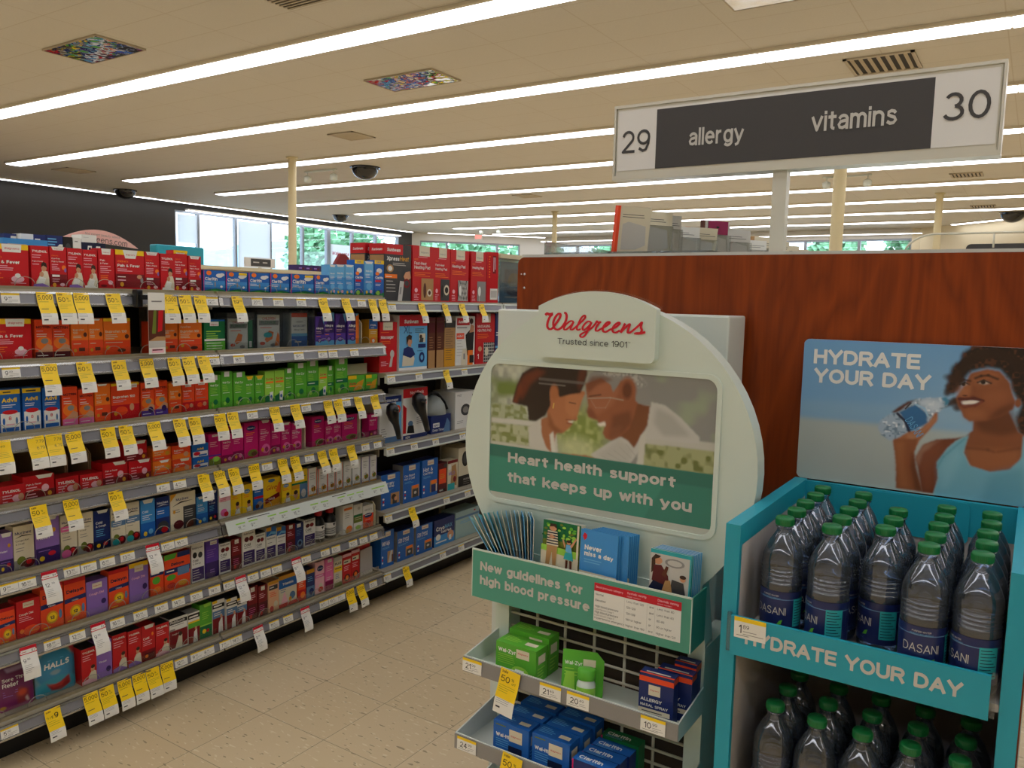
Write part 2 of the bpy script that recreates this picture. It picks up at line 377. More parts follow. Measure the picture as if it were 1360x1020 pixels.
class MB:
    def __init__(s):
        s.v = []; s.f = []; s.mi = []; s.m = []; s.sm = []
    def mat(s, m):
        if isinstance(m, str): m = MATS[m]
        if m not in s.m: s.m.append(m)
        return s.m.index(m)
    def add(s, vs, fs, m, smooth=False):
        o = len(s.v); i = s.mat(m)
        s.v += [tuple(p) for p in vs]
        for f in fs:
            s.f.append(tuple(o + q for q in f)); s.mi.append(i); s.sm.append(smooth)
    def box(s, x0, x1, y0, y1, z0, z1, m):
        vs = [(x0, y0, z0), (x1, y0, z0), (x1, y1, z0), (x0, y1, z0), (x0, y0, z1), (x1, y0, z1), (x1, y1, z1), (x0, y1, z1)]
        s.add(vs, [(0, 3, 2, 1), (4, 5, 6, 7), (0, 1, 5, 4), (1, 2, 6, 5), (2, 3, 7, 6), (3, 0, 4, 7)], m)
    def hexa(s, b4, t4, m):
        s.add(list(b4) + list(t4), [(0, 3, 2, 1), (4, 5, 6, 7), (0, 1, 5, 4), (1, 2, 6, 5), (2, 3, 7, 6), (3, 0, 4, 7)], m)
    def prism(s, pts, d, m, m_side=None):
        """pts: 3-D polygon, extruded by vector d"""
        n = len(pts); d = Vector(d); P = [Vector(p) for p in pts]
        s.add(P, [tuple(range(n))], m); s.add([p + d for p in P], [tuple(reversed(range(n)))], m)
        s.add(P + [p + d for p in P], [((i + 1) % n, i, n + i, n + (i + 1) % n) for i in range(n)], m_side or m)
    def sweep(s, prof, y0, y1, m, closed=True):
        """profile of (x, z) points swept along y"""
        n = len(prof)
        vs = [(x, y0, z) for x, z in prof] + [(x, y1, z) for x, z in prof]
        fs = [(i, (i + 1) % n, n + (i + 1) % n, n + i) for i in range(n if closed else n - 1)]
        if closed: fs += [tuple(reversed(range(n))), tuple(range(n, 2 * n))]
        s.add(vs, fs, m)
    def lathe(s, prof, m, n=28, o=(0, 0, 0), smooth=True, cap=True):
        vs = []; fs = []
        for r, z in prof:
            for i in range(n):
                a = 2 * math.pi * i / n
                vs.append((o[0] + r * math.cos(a), o[1] + r * math.sin(a), o[2] + z))
        for j in range(len(prof) - 1):
            for i in range(n):
                fs.append((j * n + i, j * n + (i + 1) % n, (j + 1) * n + (i + 1) % n, (j + 1) * n + i))
        s.add(vs, fs, m, smooth)
        if cap:
            if prof[0][0] > 1e-5: s.add(vs[:n], [tuple(reversed(range(n)))], m)
            if prof[-1][0] > 1e-5: s.add(vs[-n:], [tuple(range(n))], m)
    def tube(s, pts, r, m, n=8, smooth=True):
        P = [Vector(p) for p in pts]; vs = []; fs = []
        rr = r if isinstance(r, (list, tuple)) else [r] * len(P)
        for i, p in enumerate(P):
            t = (P[min(i + 1, len(P) - 1)] - P[max(i - 1, 0)]).normalized()
            a = t.orthogonal().normalized() if abs(t.z) > 0.95 else t.cross(Vector((0, 0, 1))).normalized()
            b = t.cross(a).normalized()
            for k in range(n):
                w = 2 * math.pi * k / n
                vs.append(p + (a * math.cos(w) + b * math.sin(w)) * rr[i])
        for i in range(len(P) - 1):
            for k in range(n):
                fs.append((i * n + k, i * n + (k + 1) % n, (i + 1) * n + (k + 1) % n, (i + 1) * n + k))
        fs += [tuple(reversed(range(n))), tuple(range((len(P) - 1) * n, len(P) * n))]
        s.add(vs, fs, m, smooth)
    # ---- ink on a sheet
    def poly(s, sh, pts, m):
        a = sum(pts[i][0] * pts[(i + 1) % len(pts)][1] - pts[(i + 1) % len(pts)][0] * pts[i][1] for i in range(len(pts)))
        if a < 0: pts = list(reversed(pts))
        s.add([sh.at(a_, b_, sh.k) for a_, b_ in pts], [tuple(range(len(pts)))], m); sh.k += 1
    def rect(s, sh, a0, b0, a1, b1, m): s.poly(sh, [(a0, b0), (a1, b0), (a1, b1), (a0, b1)], m)
    def ell(s, sh, ca, cb, ra, rb, m, n=18):
        s.poly(sh, [(ca + ra * math.cos(2 * math.pi * i / n), cb + rb * math.sin(2 * math.pi * i / n)) for i in range(n)], m)
    def text(s, sh, t, a, b, m, w=None, h=None, bold=0.0, shear=0.0, rot=0.0, align=0):
        vs, fs, gw = glyphs(t, bold)
        sy = h if h else w / gw
        sx = w / gw if w else sy
        if align: a = a - sx * gw * align
        c, q = math.cos(rot), math.sin(rot); out = []
        for x, y, lay in vs:
            px, py = x * sx + shear * y * sy, y * sy
            out.append(sh.at(a + px * c - py * q, b + px * q + py * c, sh.k + lay))
        s.add(out, fs, m); sh.k += 1
    def build(s, name, parent=None, loc=None, rot=None):
        me = D.meshes.new(name)
        me.from_pydata(s.v, [], s.f)
        for m in s.m: me.materials.append(m)
        me.polygons.foreach_set('material_index', s.mi)
        me.polygons.foreach_set('use_smooth', s.sm)
        me.update()
        o = D.objects.new(name, me); COL.objects.link(o)
        if parent: o.parent = parent
        if loc is not None: o.location = loc
        if rot is not None: o.rotation_euler = rot
        return o

def empty(name, loc=(0, 0, 0), rz=0.0):
    o = D.objects.new(name, None); COL.objects.link(o)
    o.location = loc; o.rotation_euler = (0, 0, rz); o.empty_display_size = 0.05
    return o

def tag(o, label, cat, group=None, kind=None):
    o['label'] = label; o['category'] = cat
    if group: o['group'] = group
    if kind: o['kind'] = kind
    return o

def struct(o):
    o['kind'] = 'structure'
    return o

def bevel(o, w, seg=2):
    md = o.modifiers.new('bevel', 'BEVEL'); md.width = w; md.segments = seg; md.limit_method = 'ANGLE'
    return o

def copy_thing(o, loc=None):
    c = o.copy(); COL.objects.link(c)
    for ch in o.children:
        d = ch.copy(); COL.objects.link(d); d.parent = c
    if loc is not None: c.location = loc
    return c

ORD = ['first', 'second', 'third', 'fourth', 'fifth', 'sixth', 'seventh', 'eighth', 'ninth', 'tenth', 'eleventh', 'twelfth',
       'thirteenth', 'fourteenth', 'fifteenth', 'sixteenth', 'seventeenth', 'eighteenth', 'nineteenth', 'twentieth']
BAY = {'A': 'near bay', 'B': 'middle bay', 'C': 'far bay'}
SHELF = {1: 'top', 2: 'second', 3: 'third', 4: 'fourth', 5: 'fifth', 6: 'sixth', 7: 'bottom'}
def shelf_word(bay, k): return 'bottom' if (bay == 'C' and k == 5) else SHELF[k]

# ------------------------------------------------------------------ photographic prints (drawn as soft patches of ink)
class Print:
    """a little picture w x h points, x right 0..1, y down 0..1"""
    def __init__(s, w, h, col):
        s.w, s.h = w, h
        s.img = np.empty((h, w, 3), np.float32); s.img[:] = np.array(rgb(col)[:3]) if isinstance(col, str) else col
        s.X, s.Y = np.meshgrid((np.arange(w) + 0.5) / w, (np.arange(h) + 0.5) / h)
        s.rs = np.random.RandomState(5)
    def blur(s, m, px):
        for _ in range(2):
            for ax, r in ((0, px), (1, px)):
                r = int(round(r * 0.6))
                if r < 1: continue
                p = np.pad(m, [(r, r) if a == ax else (0, 0) for a in (0, 1)], 'edge')
                c = np.cumsum(p, axis=ax); z = np.zeros_like(np.take(c, [0], ax))
                c = np.concatenate([z, c], ax); k = 2 * r + 1
                m = (np.take(c, range(k, c.shape[ax]), ax) - np.take(c, range(0, c.shape[ax] - k), ax)) / k
        return m
    def mask(s, pts, px=0):
        ins = np.zeros((s.h, s.w), bool); n = len(pts)
        for i in range(n):
            x0, y0 = pts[i]; x1, y1 = pts[(i + 1) % n]
            if y0 == y1: continue
            c = ((y0 > s.Y) != (y1 > s.Y)) & (s.X < (x1 - x0) * (s.Y - y0) / (y1 - y0) + x0)
            ins ^= c
        m = ins.astype(np.float32)
        return s.blur(m, px) if px else m
    def noise(s, cell):
        gh, gw = max(2, int(s.h / cell) + 2), max(2, int(s.w / cell) + 2)
        g = s.rs.rand(gh, gw).astype(np.float32)
        yy = np.linspace(0, gh - 1.001, s.h); xx = np.linspace(0, gw - 1.001, s.w)
        y0 = yy.astype(int); x0 = xx.astype(int); fy = (yy - y0)[:, None]; fx = (xx - x0)[None]
        fy = fy * fy * (3 - 2 * fy); fx = fx * fx * (3 - 2 * fx)
        return (g[y0][:, x0] * (1 - fy) * (1 - fx) + g[y0 + 1][:, x0] * fy * (1 - fx) + g[y0][:, x0 + 1] * (1 - fy) * fx + g[y0 + 1][:, x0 + 1] * fy * fx)
    def put(s, m, col):
        c = np.array(rgb(col)[:3], np.float32) if isinstance(col, str) else col
        s.img = s.img * (1 - m[..., None]) + c * m[..., None]
    def poly(s, pts, col, px=1, a=1.0, tex=None):
        m = s.mask(pts, px) * a
        if tex is not None: m = m * tex
        s.put(m, col)
    def ell(s, cx, cy, rx, ry, col, soft=0.15, a=1.0, tex=None):
        d = np.sqrt(((s.X - cx) / rx) ** 2 + ((s.Y - cy) / ry) ** 2)
        m = np.clip((1 + soft - d) / (2 * soft), 0, 1) * a
        if tex is not None: m = m * tex
        s.put(m.astype(np.float32), col)
    def grad(s, c0, c1, vert=True):
        t = (s.Y if vert else s.X)[..., None].astype(np.float32)
        s.img = np.array(rgb(c0)[:3]) * (1 - t) + np.array(rgb(c1)[:3]) * t
    def line(s, pts, wpx, col, px=1, a=1.0):
        r = wpx / s.w
        for (x0, y0), (x1, y1) in zip(pts, pts[1:]):
            ay = s.h / s.w
            dx, dy = x1 - x0, (y1 - y0) * ay; L = math.hypot(dx, dy) or 1e-6
            t = np.clip(((s.X - x0) * dx + (s.Y - y0) * ay * dy) / L ** 2, 0, 1)
            d = np.hypot(s.X - x0 - t * dx, (s.Y - y0) * ay - t * dy)
            m = np.clip((r + 0.5 / s.w * px - d) / (1.0 / s.w * px), 0, 1) * a
            s.put(m.astype(np.float32), col)
    def build(s, name, o, u, v, W, H, parent=None, rounded=0.0, warp=None):
        """o = lower-left corner; u right, v up (unit vectors)"""
        o, u, v = Vector(o), Vector(u), Vector(v); n = u.cross(v)
        o = o + n * 0.0006
        xs = np.linspace(0, 1, s.w + 1); ys = np.linspace(0, 1, s.h + 1)
        gx, gy = np.meshgrid(xs, ys)
        co = (np.array(o)[None] + gx.reshape(-1, 1) * np.array(u)[None] * W + (1 - gy.reshape(-1, 1)) * np.array(v)[None] * H)
        if warp is not None: co = co + np.array(n)[None] * warp(gx.reshape(-1, 1), 1 - gy.reshape(-1, 1))
        idx = np.arange((s.h + 1) * (s.w + 1)).reshape(s.h + 1, s.w + 1)
        q = np.stack([idx[1:, :-1], idx[1:, 1:], idx[:-1, 1:], idx[:-1, :-1]], -1).reshape(-1, 4)
        cols = s.img.reshape(-1, 3)
        if rounded:
            cx = s.X.reshape(-1) * W; cy = s.Y.reshape(-1) * H; r = rounded
            ex = np.maximum(r - np.minimum(cx, W - cx), 0); ey = np.maximum(r - np.minimum(cy, H - cy), 0)
            keep = ex ** 2 + ey ** 2 <= r * r
            q = q[keep]; cols = cols[keep]
        me = D.meshes.new(name); me.from_pydata(co.tolist(), [], q.tolist())
        at = me.color_attributes.new('ink', 'FLOAT_COLOR', 'CORNER')
        c4 = np.ones((len(q), 4, 4), np.float32); c4[:, :, :3] = cols[:, None, :]
        at.data.foreach_set('color', c4.reshape(-1))
        me.materials.append(MATS['photo_print']); me.update()
        ob = D.objects.new(name, me); COL.objects.link(ob)
        if parent: ob.parent = parent
        return ob
PRODUCTS = [
 ('A', 1, [(1.164,1.285,0.134,'pfw'), (1.290,1.345,0.134,'tyl'), (1.347,1.400,0.135,'df'), (1.403,1.454,0.134,'tyl'), (1.455,1.504,0.132,'tyl'), (1.507,1.563,0.140,'pf1'), (1.566,1.671,0.140,'pfw2'), (1.673,1.730,0.139,'df'), (1.731,1.785,0.136,'tyl'), (1.787,1.843,0.152,'pfy'), (1.844,1.898,0.135,'df')]),
 ('B', 1, [(1.906,2.004,0.087,'cla'), (2.008,2.109,0.085,'clay'), (2.114,2.216,0.086,'cla'), (2.223,2.322,0.087,'cla'), (2.327,2.455,0.089,'clay'), (2.460,2.546,0.091,'cla'), (2.547,2.588,0.138,'ckl'), (2.590,2.645,0.141,'ckl'), (2.647,2.704,0.143,'ckl'), (2.706,2.765,0.168,'cky'), (2.767,2.829,0.165,'ckl'), (2.833,2.899,0.173,'cky')]),
 ('C', 1, [(2.905,3.100,0.272,'xpr'), (3.108,3.281,0.277,'fh1'), (3.285,3.421,0.278,'fh2'), (3.423,3.586,0.276,'hp3'), (3.603,3.751,0.278,'hp4'), (3.760,3.832,0.284,'hps')]),
 ('A', 2, [(1.166,1.284,0.130,'pfw'), (1.293,1.347,0.127,'mot'), (1.350,1.405,0.124,'mot'), (1.407,1.463,0.128,'ibu'), (1.464,1.515,0.129,'ibu'), (1.517,1.613,0.130,'ibw'), (1.683,1.734,0.117,'mot'), (1.737,1.795,0.116,'ibu'), (1.800,1.897,0.123,'ibw2')]),
 ('B', 2, [(1.906,2.000,0.123,'grn'), (2.016,2.107,0.125,'flo'), (2.108,2.130,0.119,'grs'), (2.156,2.268,0.140,'flo2'), (2.329,2.417,0.148,'nas'), (2.463,2.515,0.133,'all'), (2.518,2.579,0.151,'all'), (2.588,2.651,0.146,'all'), (2.661,2.733,0.146,'all2'), (2.803,2.862,0.117,'xyz')]),
 ('C', 2, [(2.875,3.001,0.242,'mas'), (3.015,3.232,0.276,'sxl'), (3.241,3.298,0.263,'brn'), (3.307,3.370,0.263,'brn'), (3.377,3.472,0.245,'ora'), (3.477,3.654,0.268,'sun'), (3.660,3.846,0.283,'mhp'), (3.852,3.890,0.283,'nav')]),
 ('A', 3, [(1.181,1.244,0.139,'adv'), (1.250,1.306,0.139,'adv'), (1.311,1.366,0.133,'adv2'), (1.370,1.421,0.131,'mop'), (1.426,1.477,0.119,'mop'), (1.479,1.534,0.132,'ibu'), (1.538,1.642,0.130,'irw'), (1.645,1.697,0.125,'mou'), (1.700,1.752,0.127,'mou'), (1.755,1.806,0.117,'ibu'), (1.808,1.860,0.113,'ire'), (1.863,1.921,0.117,'ire')]),
 ('B', 3, [(1.923,1.976,0.133,'wzt'), (1.979,2.031,0.144,'wzt'), (2.034,2.091,0.138,'wzt'), (2.094,2.139,0.119,'wzy'), (2.142,2.188,0.118,'wzy'), (2.190,2.239,0.133,'zyr'), (2.242,2.294,0.133,'zyr'), (2.296,2.344,0.138,'wzt'), (2.347,2.414,0.158,'wzt'), (2.417,2.483,0.164,'wzd'), (2.486,2.536,0.133,'zyr'), (2.539,2.576,0.135,'wzd'), (2.584,2.660,0.164,'wzd'), (2.663,2.773,0.083,'zyw'), (2.782,2.862,0.080,'zyw')]),
 ('C', 3, [(2.876,3.038,0.229,'bms'), (3.047,3.240,0.256,'bmt'), (3.272,3.443,0.095,'fsp'), (3.479,3.665,0.204,'ftb')]),
 ('A', 4, [(1.173,1.247,0.057,'tys'), (1.243,1.340,0.075,'pfs'), (1.343,1.419,0.053,'tys'), (1.421,1.498,0.052,'tys'), (1.500,1.591,0.078,'pfs'), (1.579,1.664,0.068,'pfs',1), (1.594,1.679,0.071,'pfs'), (1.685,1.759,0.056,'ibs'), (1.686,1.759,0.046,'ibs',1), (1.763,1.843,0.050,'irs'), (1.763,1.840,0.051,'irs',1), (1.846,1.919,0.042,'ads'), (1.846,1.919,0.052,'ads',1)]),
 ('B', 4, [(1.921,1.976,0.126,'mgc'), (1.978,2.030,0.116,'mg1'), (2.031,2.083,0.141,'mg1'), (2.086,2.155,0.150,'ben'), (2.159,2.218,0.152,'mg2'), (2.221,2.272,0.134,'mg1'), (2.275,2.328,0.128,'mg2'), (2.330,2.389,0.120,'mg2'), (2.449,2.518,0.135,'ben'), (2.520,2.572,0.110,'mg2'), (2.574,2.625,0.112,'mg2'), (2.629,2.728,0.121,'ben'), (2.801,2.862,0.108,'mg1')]),
 ('C', 4, [(2.893,3.034,0.173,'cw1'), (3.055,3.188,0.196,'cw2'), (3.202,3.334,0.200,'cw3'), (3.341,3.419,0.161,'brs'), (3.423,3.514,0.163,'mld'), (3.520,3.681,0.219,'mch')]),
 ('A', 5, [(1.164,1.206,0.128,'pur'), (1.208,1.270,0.141,'muc'), (1.273,1.349,0.157,'pur'), (1.353,1.407,0.145,'mur'), (1.409,1.461,0.141,'muc'), (1.462,1.520,0.138,'ccn'), (1.522,1.575,0.139,'mub'), (1.577,1.631,0.142,'mub'), (1.633,1.690,0.141,'cbl'), (1.692,1.748,0.139,'mun'), (1.750,1.856,0.140,'muw'), (1.859,1.909,0.110,'cbl')]),
 ('B', 5, [(1.914,1.958,0.121,'ccn'), (1.961,2.016,0.126,'pkw'), (2.019,2.070,0.121,'yel'), (2.072,2.125,0.117,'yel'), (2.128,2.177,0.116,'blb'), (2.179,2.270,0.123,'giv'), (2.273,2.326,0.100,'yel'), (2.328,2.417,0.132,'yew'), (2.423,2.476,0.127,'zar'), (2.481,2.537,0.117,'zar'), (2.541,2.587,0.110,'zar'), (2.591,2.633,0.127,'zar'), (2.638,2.688,0.127,'zab'), (2.693,2.747,0.134,'zab'), (2.752,2.806,0.128,'zap'), (2.811,2.862,0.124,'zap')]),
 ('C', 5, [(2.892,2.988,0.184,'cw4'), (3.015,3.147,0.158,'cw2'), (3.160,3.296,0.151,'cw2'), (3.315,3.497,0.146,'cry'), (3.502,3.728,0.152,'tbx')]),
 ('A', 6, [(1.155,1.203,0.113,'del'), (1.206,1.279,0.121,'cdr'), (1.280,1.353,0.153,'del'), (1.356,1.428,0.148,'del'), (1.431,1.506,0.120,'cdp'), (1.509,1.582,0.138,'del'), (1.585,1.659,0.142,'cdp2'), (1.665,1.719,0.143,'dgo'), (1.721,1.829,0.139,'dg2'), (1.834,1.895,0.148,'rob')]),
 ('B', 6, [(1.899,1.958,0.148,'prp'), (1.961,2.016,0.128,'row'), (2.020,2.067,0.127,'drd'), (2.069,2.133,0.152,'row'), (2.137,2.188,0.125,'row'), (2.191,2.243,0.136,'rbl'), (2.246,2.295,0.125,'rbl'), (2.299,2.347,0.123,'drd'), (2.349,2.394,0.119,'rnv'), (2.400,2.467,0.127,'row'), (2.634,2.700,0.139,'wor'), (2.703,2.763,0.129,'wgr'), (2.766,2.838,0.111,'wo2')]),
 ('A', 7, [(1.405,1.458,0.126,'trd'), (1.459,1.516,0.129,'prc'), (1.517,1.570,0.136,'trd'), (1.572,1.623,0.133,'trd'), (1.625,1.679,0.133,'cld'), (1.680,1.735,0.120,'trd'), (1.739,1.815,0.122,'rbt'), (1.817,1.868,0.119,'rbg')]),
 ('B', 7, [(1.869,1.924,0.136,'grc'), (1.927,1.983,0.133,'rbb'), (1.989,2.041,0.124,'rbb'), (2.043,2.091,0.111,'rbb'), (2.093,2.144,0.140,'drd'), (2.147,2.194,0.131,'drd'), (2.198,2.254,0.134,'pea'), (2.257,2.357,0.140,'tri'), (2.360,2.406,0.124,'rdo'), (2.409,2.457,0.128,'nvy'), (2.463,2.519,0.148,'pkn'), (2.523,2.573,0.147,'pk2'), (2.578,2.629,0.140,'ywt'), (2.633,2.690,0.140,'rdt'), (2.693,2.748,0.144,'rdt')]),
]
TAGS = [
 ('A', 1, [(1.203,'w','9.49'), (1.301,'y5000',''), (1.361,'y50',''), (1.415,'y5000',''), (1.521,'y50',''), (1.687,'y50',''), (1.733,'y5000',''), (1.790,'y50',''), (1.853,'y50',''), (1.905,'w','12.99')]),
 ('A', 2, [(1.197,'w','9.49'), (1.306,'y5000',''), (1.417,'y50',''), (1.535,'y50',''), (1.635,'y5000',''), (1.741,'y50',''), (1.800,'y50',''), (1.863,'y2','8.79'), (1.908,'w','12.99')]),
 ('A', 3, [(1.161,'y2','5.49'), (1.259,'y7',''), (1.314,'y7',''), (1.375,'y5000',''), (1.490,'y50',''), (1.553,'y50',''), (1.657,'y5000',''), (1.758,'y50',''), (1.821,'y50',''), (1.931,'y50','')]),
 ('A', 4, [(1.259,'y50',''), (1.360,'y5000',''), (1.510,'y50',''), (1.690,'w','4.99'), (1.756,'w','4.99'), (1.855,'y2','5.49'), (1.924,'y5000','')]),
 ('A', 5, [(1.166,'w','9.99'), (1.219,'w','16.99'), (1.284,'r','4'), (1.357,'w','13.99'), (1.413,'w','11.99'), (1.477,'w','6.49'), (1.549,'w','13.99'), (1.641,'r','4'), (1.703,'w','11.99'), (1.758,'w','16.99')]),
 ('A', 6, [(1.212,'r','3'), (1.287,'w','18.99'), (1.368,'w','12.49'), (1.436,'r','3'), (1.506,'w','16.99'), (1.591,'w','10.99'), (1.672,'w','14.49'), (1.741,'w','14.99'), (1.817,'w','12.99'), (1.897,'w','14.49')]),
 ('A', 7, [(1.150,'w','5.00'), (1.279,'y9',''), (1.404,'y5000',''), (1.460,'y50',''), (1.524,'y5000',''), (1.579,'y5000',''), (1.631,'y50',''), (1.688,'y5000',''), (1.748,'w','12.99'), (1.814,'w','9.49'), (1.865,'w','8.49')]),
 ('B', 1, [(2.015,'y2','19.99'), (2.111,'w','20.99'), (2.217,'w','20.99'), (2.338,'w','12.99'), (2.457,'y2','19.99'), (2.593,'y50',''), (2.696,'w','10.99'), (2.764,'y50',''), (2.833,'y2','13.99')]),
 ('B', 2, [(2.022,'w','18.99'), (2.168,'w','19.99'), (2.324,'w','19.99'), (2.458,'w','15.99'), (2.519,'w','22.99'), (2.650,'w','12.49')]),
 ('B', 3, [(1.989,'y50',''), (2.083,'w','9.49'), (2.192,'y5000',''), (2.301,'y50',''), (2.363,'w','10.99'), (2.486,'y5000',''), (2.547,'y50',''), (2.600,'w','6.49'), (2.672,'y5000',''), (2.782,'y5000','')]),
 ('B', 4, [(1.990,'y50',''), (2.087,'y5000',''), (2.154,'w','7.99'), (2.231,'y5000',''), (2.298,'y50',''), (2.381,'w','7.49'), (2.450,'y5000',''), (2.518,'y50',''), (2.628,'y5000',''), (2.725,'w','8.99'), (2.807,'w','8.99')]),
 ('B', 6, [(1.963,'w','8.49'), (2.016,'r','4'), (2.079,'w','12.99'), (2.142,'w','8.49'), (2.200,'w','11.99'), (2.301,'r','3'), (2.361,'w','8.49'), (2.472,'w','8.99'), (2.538,'w','5.99'), (2.646,'w','10.49'), (2.715,'w','11.49'), (2.784,'w','7.99')]),
 ('B', 7, [(1.942,'w','7.99'), (1.995,'w','14.99'), (2.099,'r','3'), (2.184,'w','11.99'), (2.259,'w','12.99'), (2.351,'r','3'), (2.465,'w','8.49'), (2.519,'w','10.99'), (2.568,'w','7.99'), (2.626,'y5000',''), (2.694,'y5000',''), (2.783,'w','6.99')]),
 ('C', 1, [(2.903,'w','13.99'), (3.117,'y2','24.99'), (3.307,'y2','19.99'), (3.453,'y2','14.99'), (3.634,'y2','14.99')]),
 ('C', 2, [(2.902,'w','24.99'), (3.107,'w','39.99'), (3.325,'y2','29.99'), (3.489,'w','19.99')]),
 ('C', 3, [(2.900,'w','39.99'), (3.076,'w','59.99'), (3.248,'w','34.99'), (3.481,'w','49.99')]),
 ('C', 4, [(2.889,'w','16.99'), (3.060,'y2','14.99'), (3.349,'w','12.99'), (3.538,'w','29.99')]),
 ('C', 5, [(2.884,'w','11.99'), (3.019,'y2','16.99'), (3.323,'w','9.99'), (3.488,'w','8.99')]),
]

# ------------------------------------------------------------------ the room
CZ = 4.37
b = MB(); b.box(-26, 10, -8, 34, -0.1, 0, 'floor_vinyl'); struct(b.build('floor'))
b = MB(); b.box(-24, 10, -8, 34, CZ, CZ + 0.1, 'ceiling_tile'); struct(b.build('ceiling'))
XW = -23.2
b = MB()
b.box(XW - 0.2, XW, -8, 15.83, 0, CZ, 'wall_charcoal')
b.box(XW - 0.2, XW, 15.83, 27.4, 0, 0.9, 'wall_charcoal')
b.box(XW - 0.2, XW, 15.83, 27.4, 4.12, CZ, 'wall_charcoal')
b.box(XW - 0.2, XW, 26.55, 27.4, 0.9, 4.12, 'wall_charcoal')
struct(b.build('wall_left'))
DA, DB = Vector((-23.2, 27.4, 0)), Vector((-19.0, 31.8, 0))
dn = (DB - DA).normalized(); dp = Vector((-dn.y, dn.x, 0))          # dp points outdoors
def diag(b, t0, t1, z0, z1, m, off=0.0, th=0.2):
    p = DA + (DB - DA) * t0 + dp * off; q = DA + (DB - DA) * t1 + dp * off; d = dp * th
    b.hexa([p + Vector((0, 0, z0)), q + Vector((0, 0, z0)), q + d + Vector((0, 0, z0)), p + d + Vector((0, 0, z0))],
           [p + Vector((0, 0, z1)), q + Vector((0, 0, z1)), q + d + Vector((0, 0, z1)), p + d + Vector((0, 0, z1))], m)
b = MB()
diag(b, 0, 0.06, 0, CZ, 'wall_pale'); diag(b, 0.80, 1.0, 0, CZ, 'wall_pale')
diag(b, 0.06, 0.80, 0, 0.9, 'wall_pale'); diag(b, 0.06, 0.80, 4.03, CZ, 'wall_pale')
struct(b.build('wall_corner'))
b = MB()
b.box(-19.0, -3.96, 31.8, 32.0, 0, 0.9, 'wall_pale'); b.box(-19.0, -3.96, 31.8, 32.0, 4.03, CZ, 'wall_pale')
b.box(-11.5, -10.9, 31.8, 32.0, 0.9, 4.03, 'wall_pale'); b.box(-3.96, -3.7, 31.8, 32.0, 0, CZ, 'wall_cream')
struct(b.build('wall_far'))
b = MB()
b.hexa([(-3.7, 31.8, 0), (1.5, 27.2, 0), (1.6, 27.4, 0), (-3.7, 32.0, 0)], [(-3.7, 31.8, CZ), (1.5, 27.2, CZ), (1.6, 27.4, CZ), (-3.7, 32.0, CZ)], 'wall_cream')
b.box(1.5, 10, 27.2, 27.4, 0, CZ, 'wall_cream'); b.box(9.8, 10, -8, 27.4, 0, CZ, 'wall_cream')
struct(b.build('wall_right'))
b = MB(); b.box(-24, 10, -8, -7.8, 0, CZ, 'wall_cream'); struct(b.build('wall_rear'))

# windows: frame, mullions, one pane of glass between each pair
w1 = struct(empty('window_1', (XW, 15.83, 0.9)))
ys = [0, 0.87, 2.35, 3.84, 5.36, 6.65, 7.96, 9.32, 10.72]
b = MB()
b.box(-0.14, -0.02, 0, 10.72, 3.16, 3.22, 'frame_metal'); b.box(-0.14, -0.02, 0, 10.72, 0, 0.06, 'frame_metal')
b.build('frame', w1)
for i, y in enumerate(ys):
    b = MB(); w = 0.09 if i == 5 else 0.045
    b.box(-0.15, -0.01, y - w, y + w if i < 8 else y, 0.06, 3.16, 'frame_metal'); b.build('mullion', w1)
for y0, y1 in zip(ys, ys[1:]):
    b = MB(); b.box(-0.085, -0.075, y0 + 0.03, y1 - 0.03, 0.05, 3.17, 'pane_glass'); b.build('pane', w1)
w2 = struct(empty('window_2', (0, 0, 0)))
b = MB(); diag(b, 0.06, 0.80, 3.96, 4.03, 'frame_metal', 0.04, 0.1); diag(b, 0.06, 0.80, 0.9, 0.97, 'frame_metal', 0.04, 0.1); b.build('frame', w2)
tt = [0.06, 0.255, 0.63, 0.80]
for t in tt:
    b = MB(); diag(b, t - 0.008, t + 0.008, 0.97, 3.96, 'frame_metal', 0.03, 0.12); b.build('mullion', w2)
for t0, t1 in zip(tt, tt[1:]):
    b = MB(); diag(b, t0 + 0.008, t1 - 0.008, 0.96, 3.97, 'pane_glass', 0.09, 0.01); b.build('pane', w2)
w3 = struct(empty('window_3', (0, 31.8, 0.9)))
b = MB(); b.box(-19, -3.96, 0.04, 0.14, 3.06, 3.13, 'frame_metal'); b.box(-19, -3.96, 0.04, 0.14, 0, 0.07, 'frame_metal'); b.build('frame', w3)
xs3 = [-19.0, -17.4, -15.6, -13.6, -11.5, -10.9, -9.2, -7.6, -5.7, -3.96]
for x in xs3:
    b = MB(); b.box(x - 0.05, x + 0.05, 0.03, 0.15, 0.07, 3.06, 'frame_metal'); b.build('mullion', w3)
for x0, x1 in zip(xs3, xs3[1:]):
    if x0 == -11.5: continue
    b = MB(); b.box(x0 + 0.04, x1 - 0.04, 0.09, 0.10, 0.06, 3.07, 'pane_glass'); b.build('pane', w3)

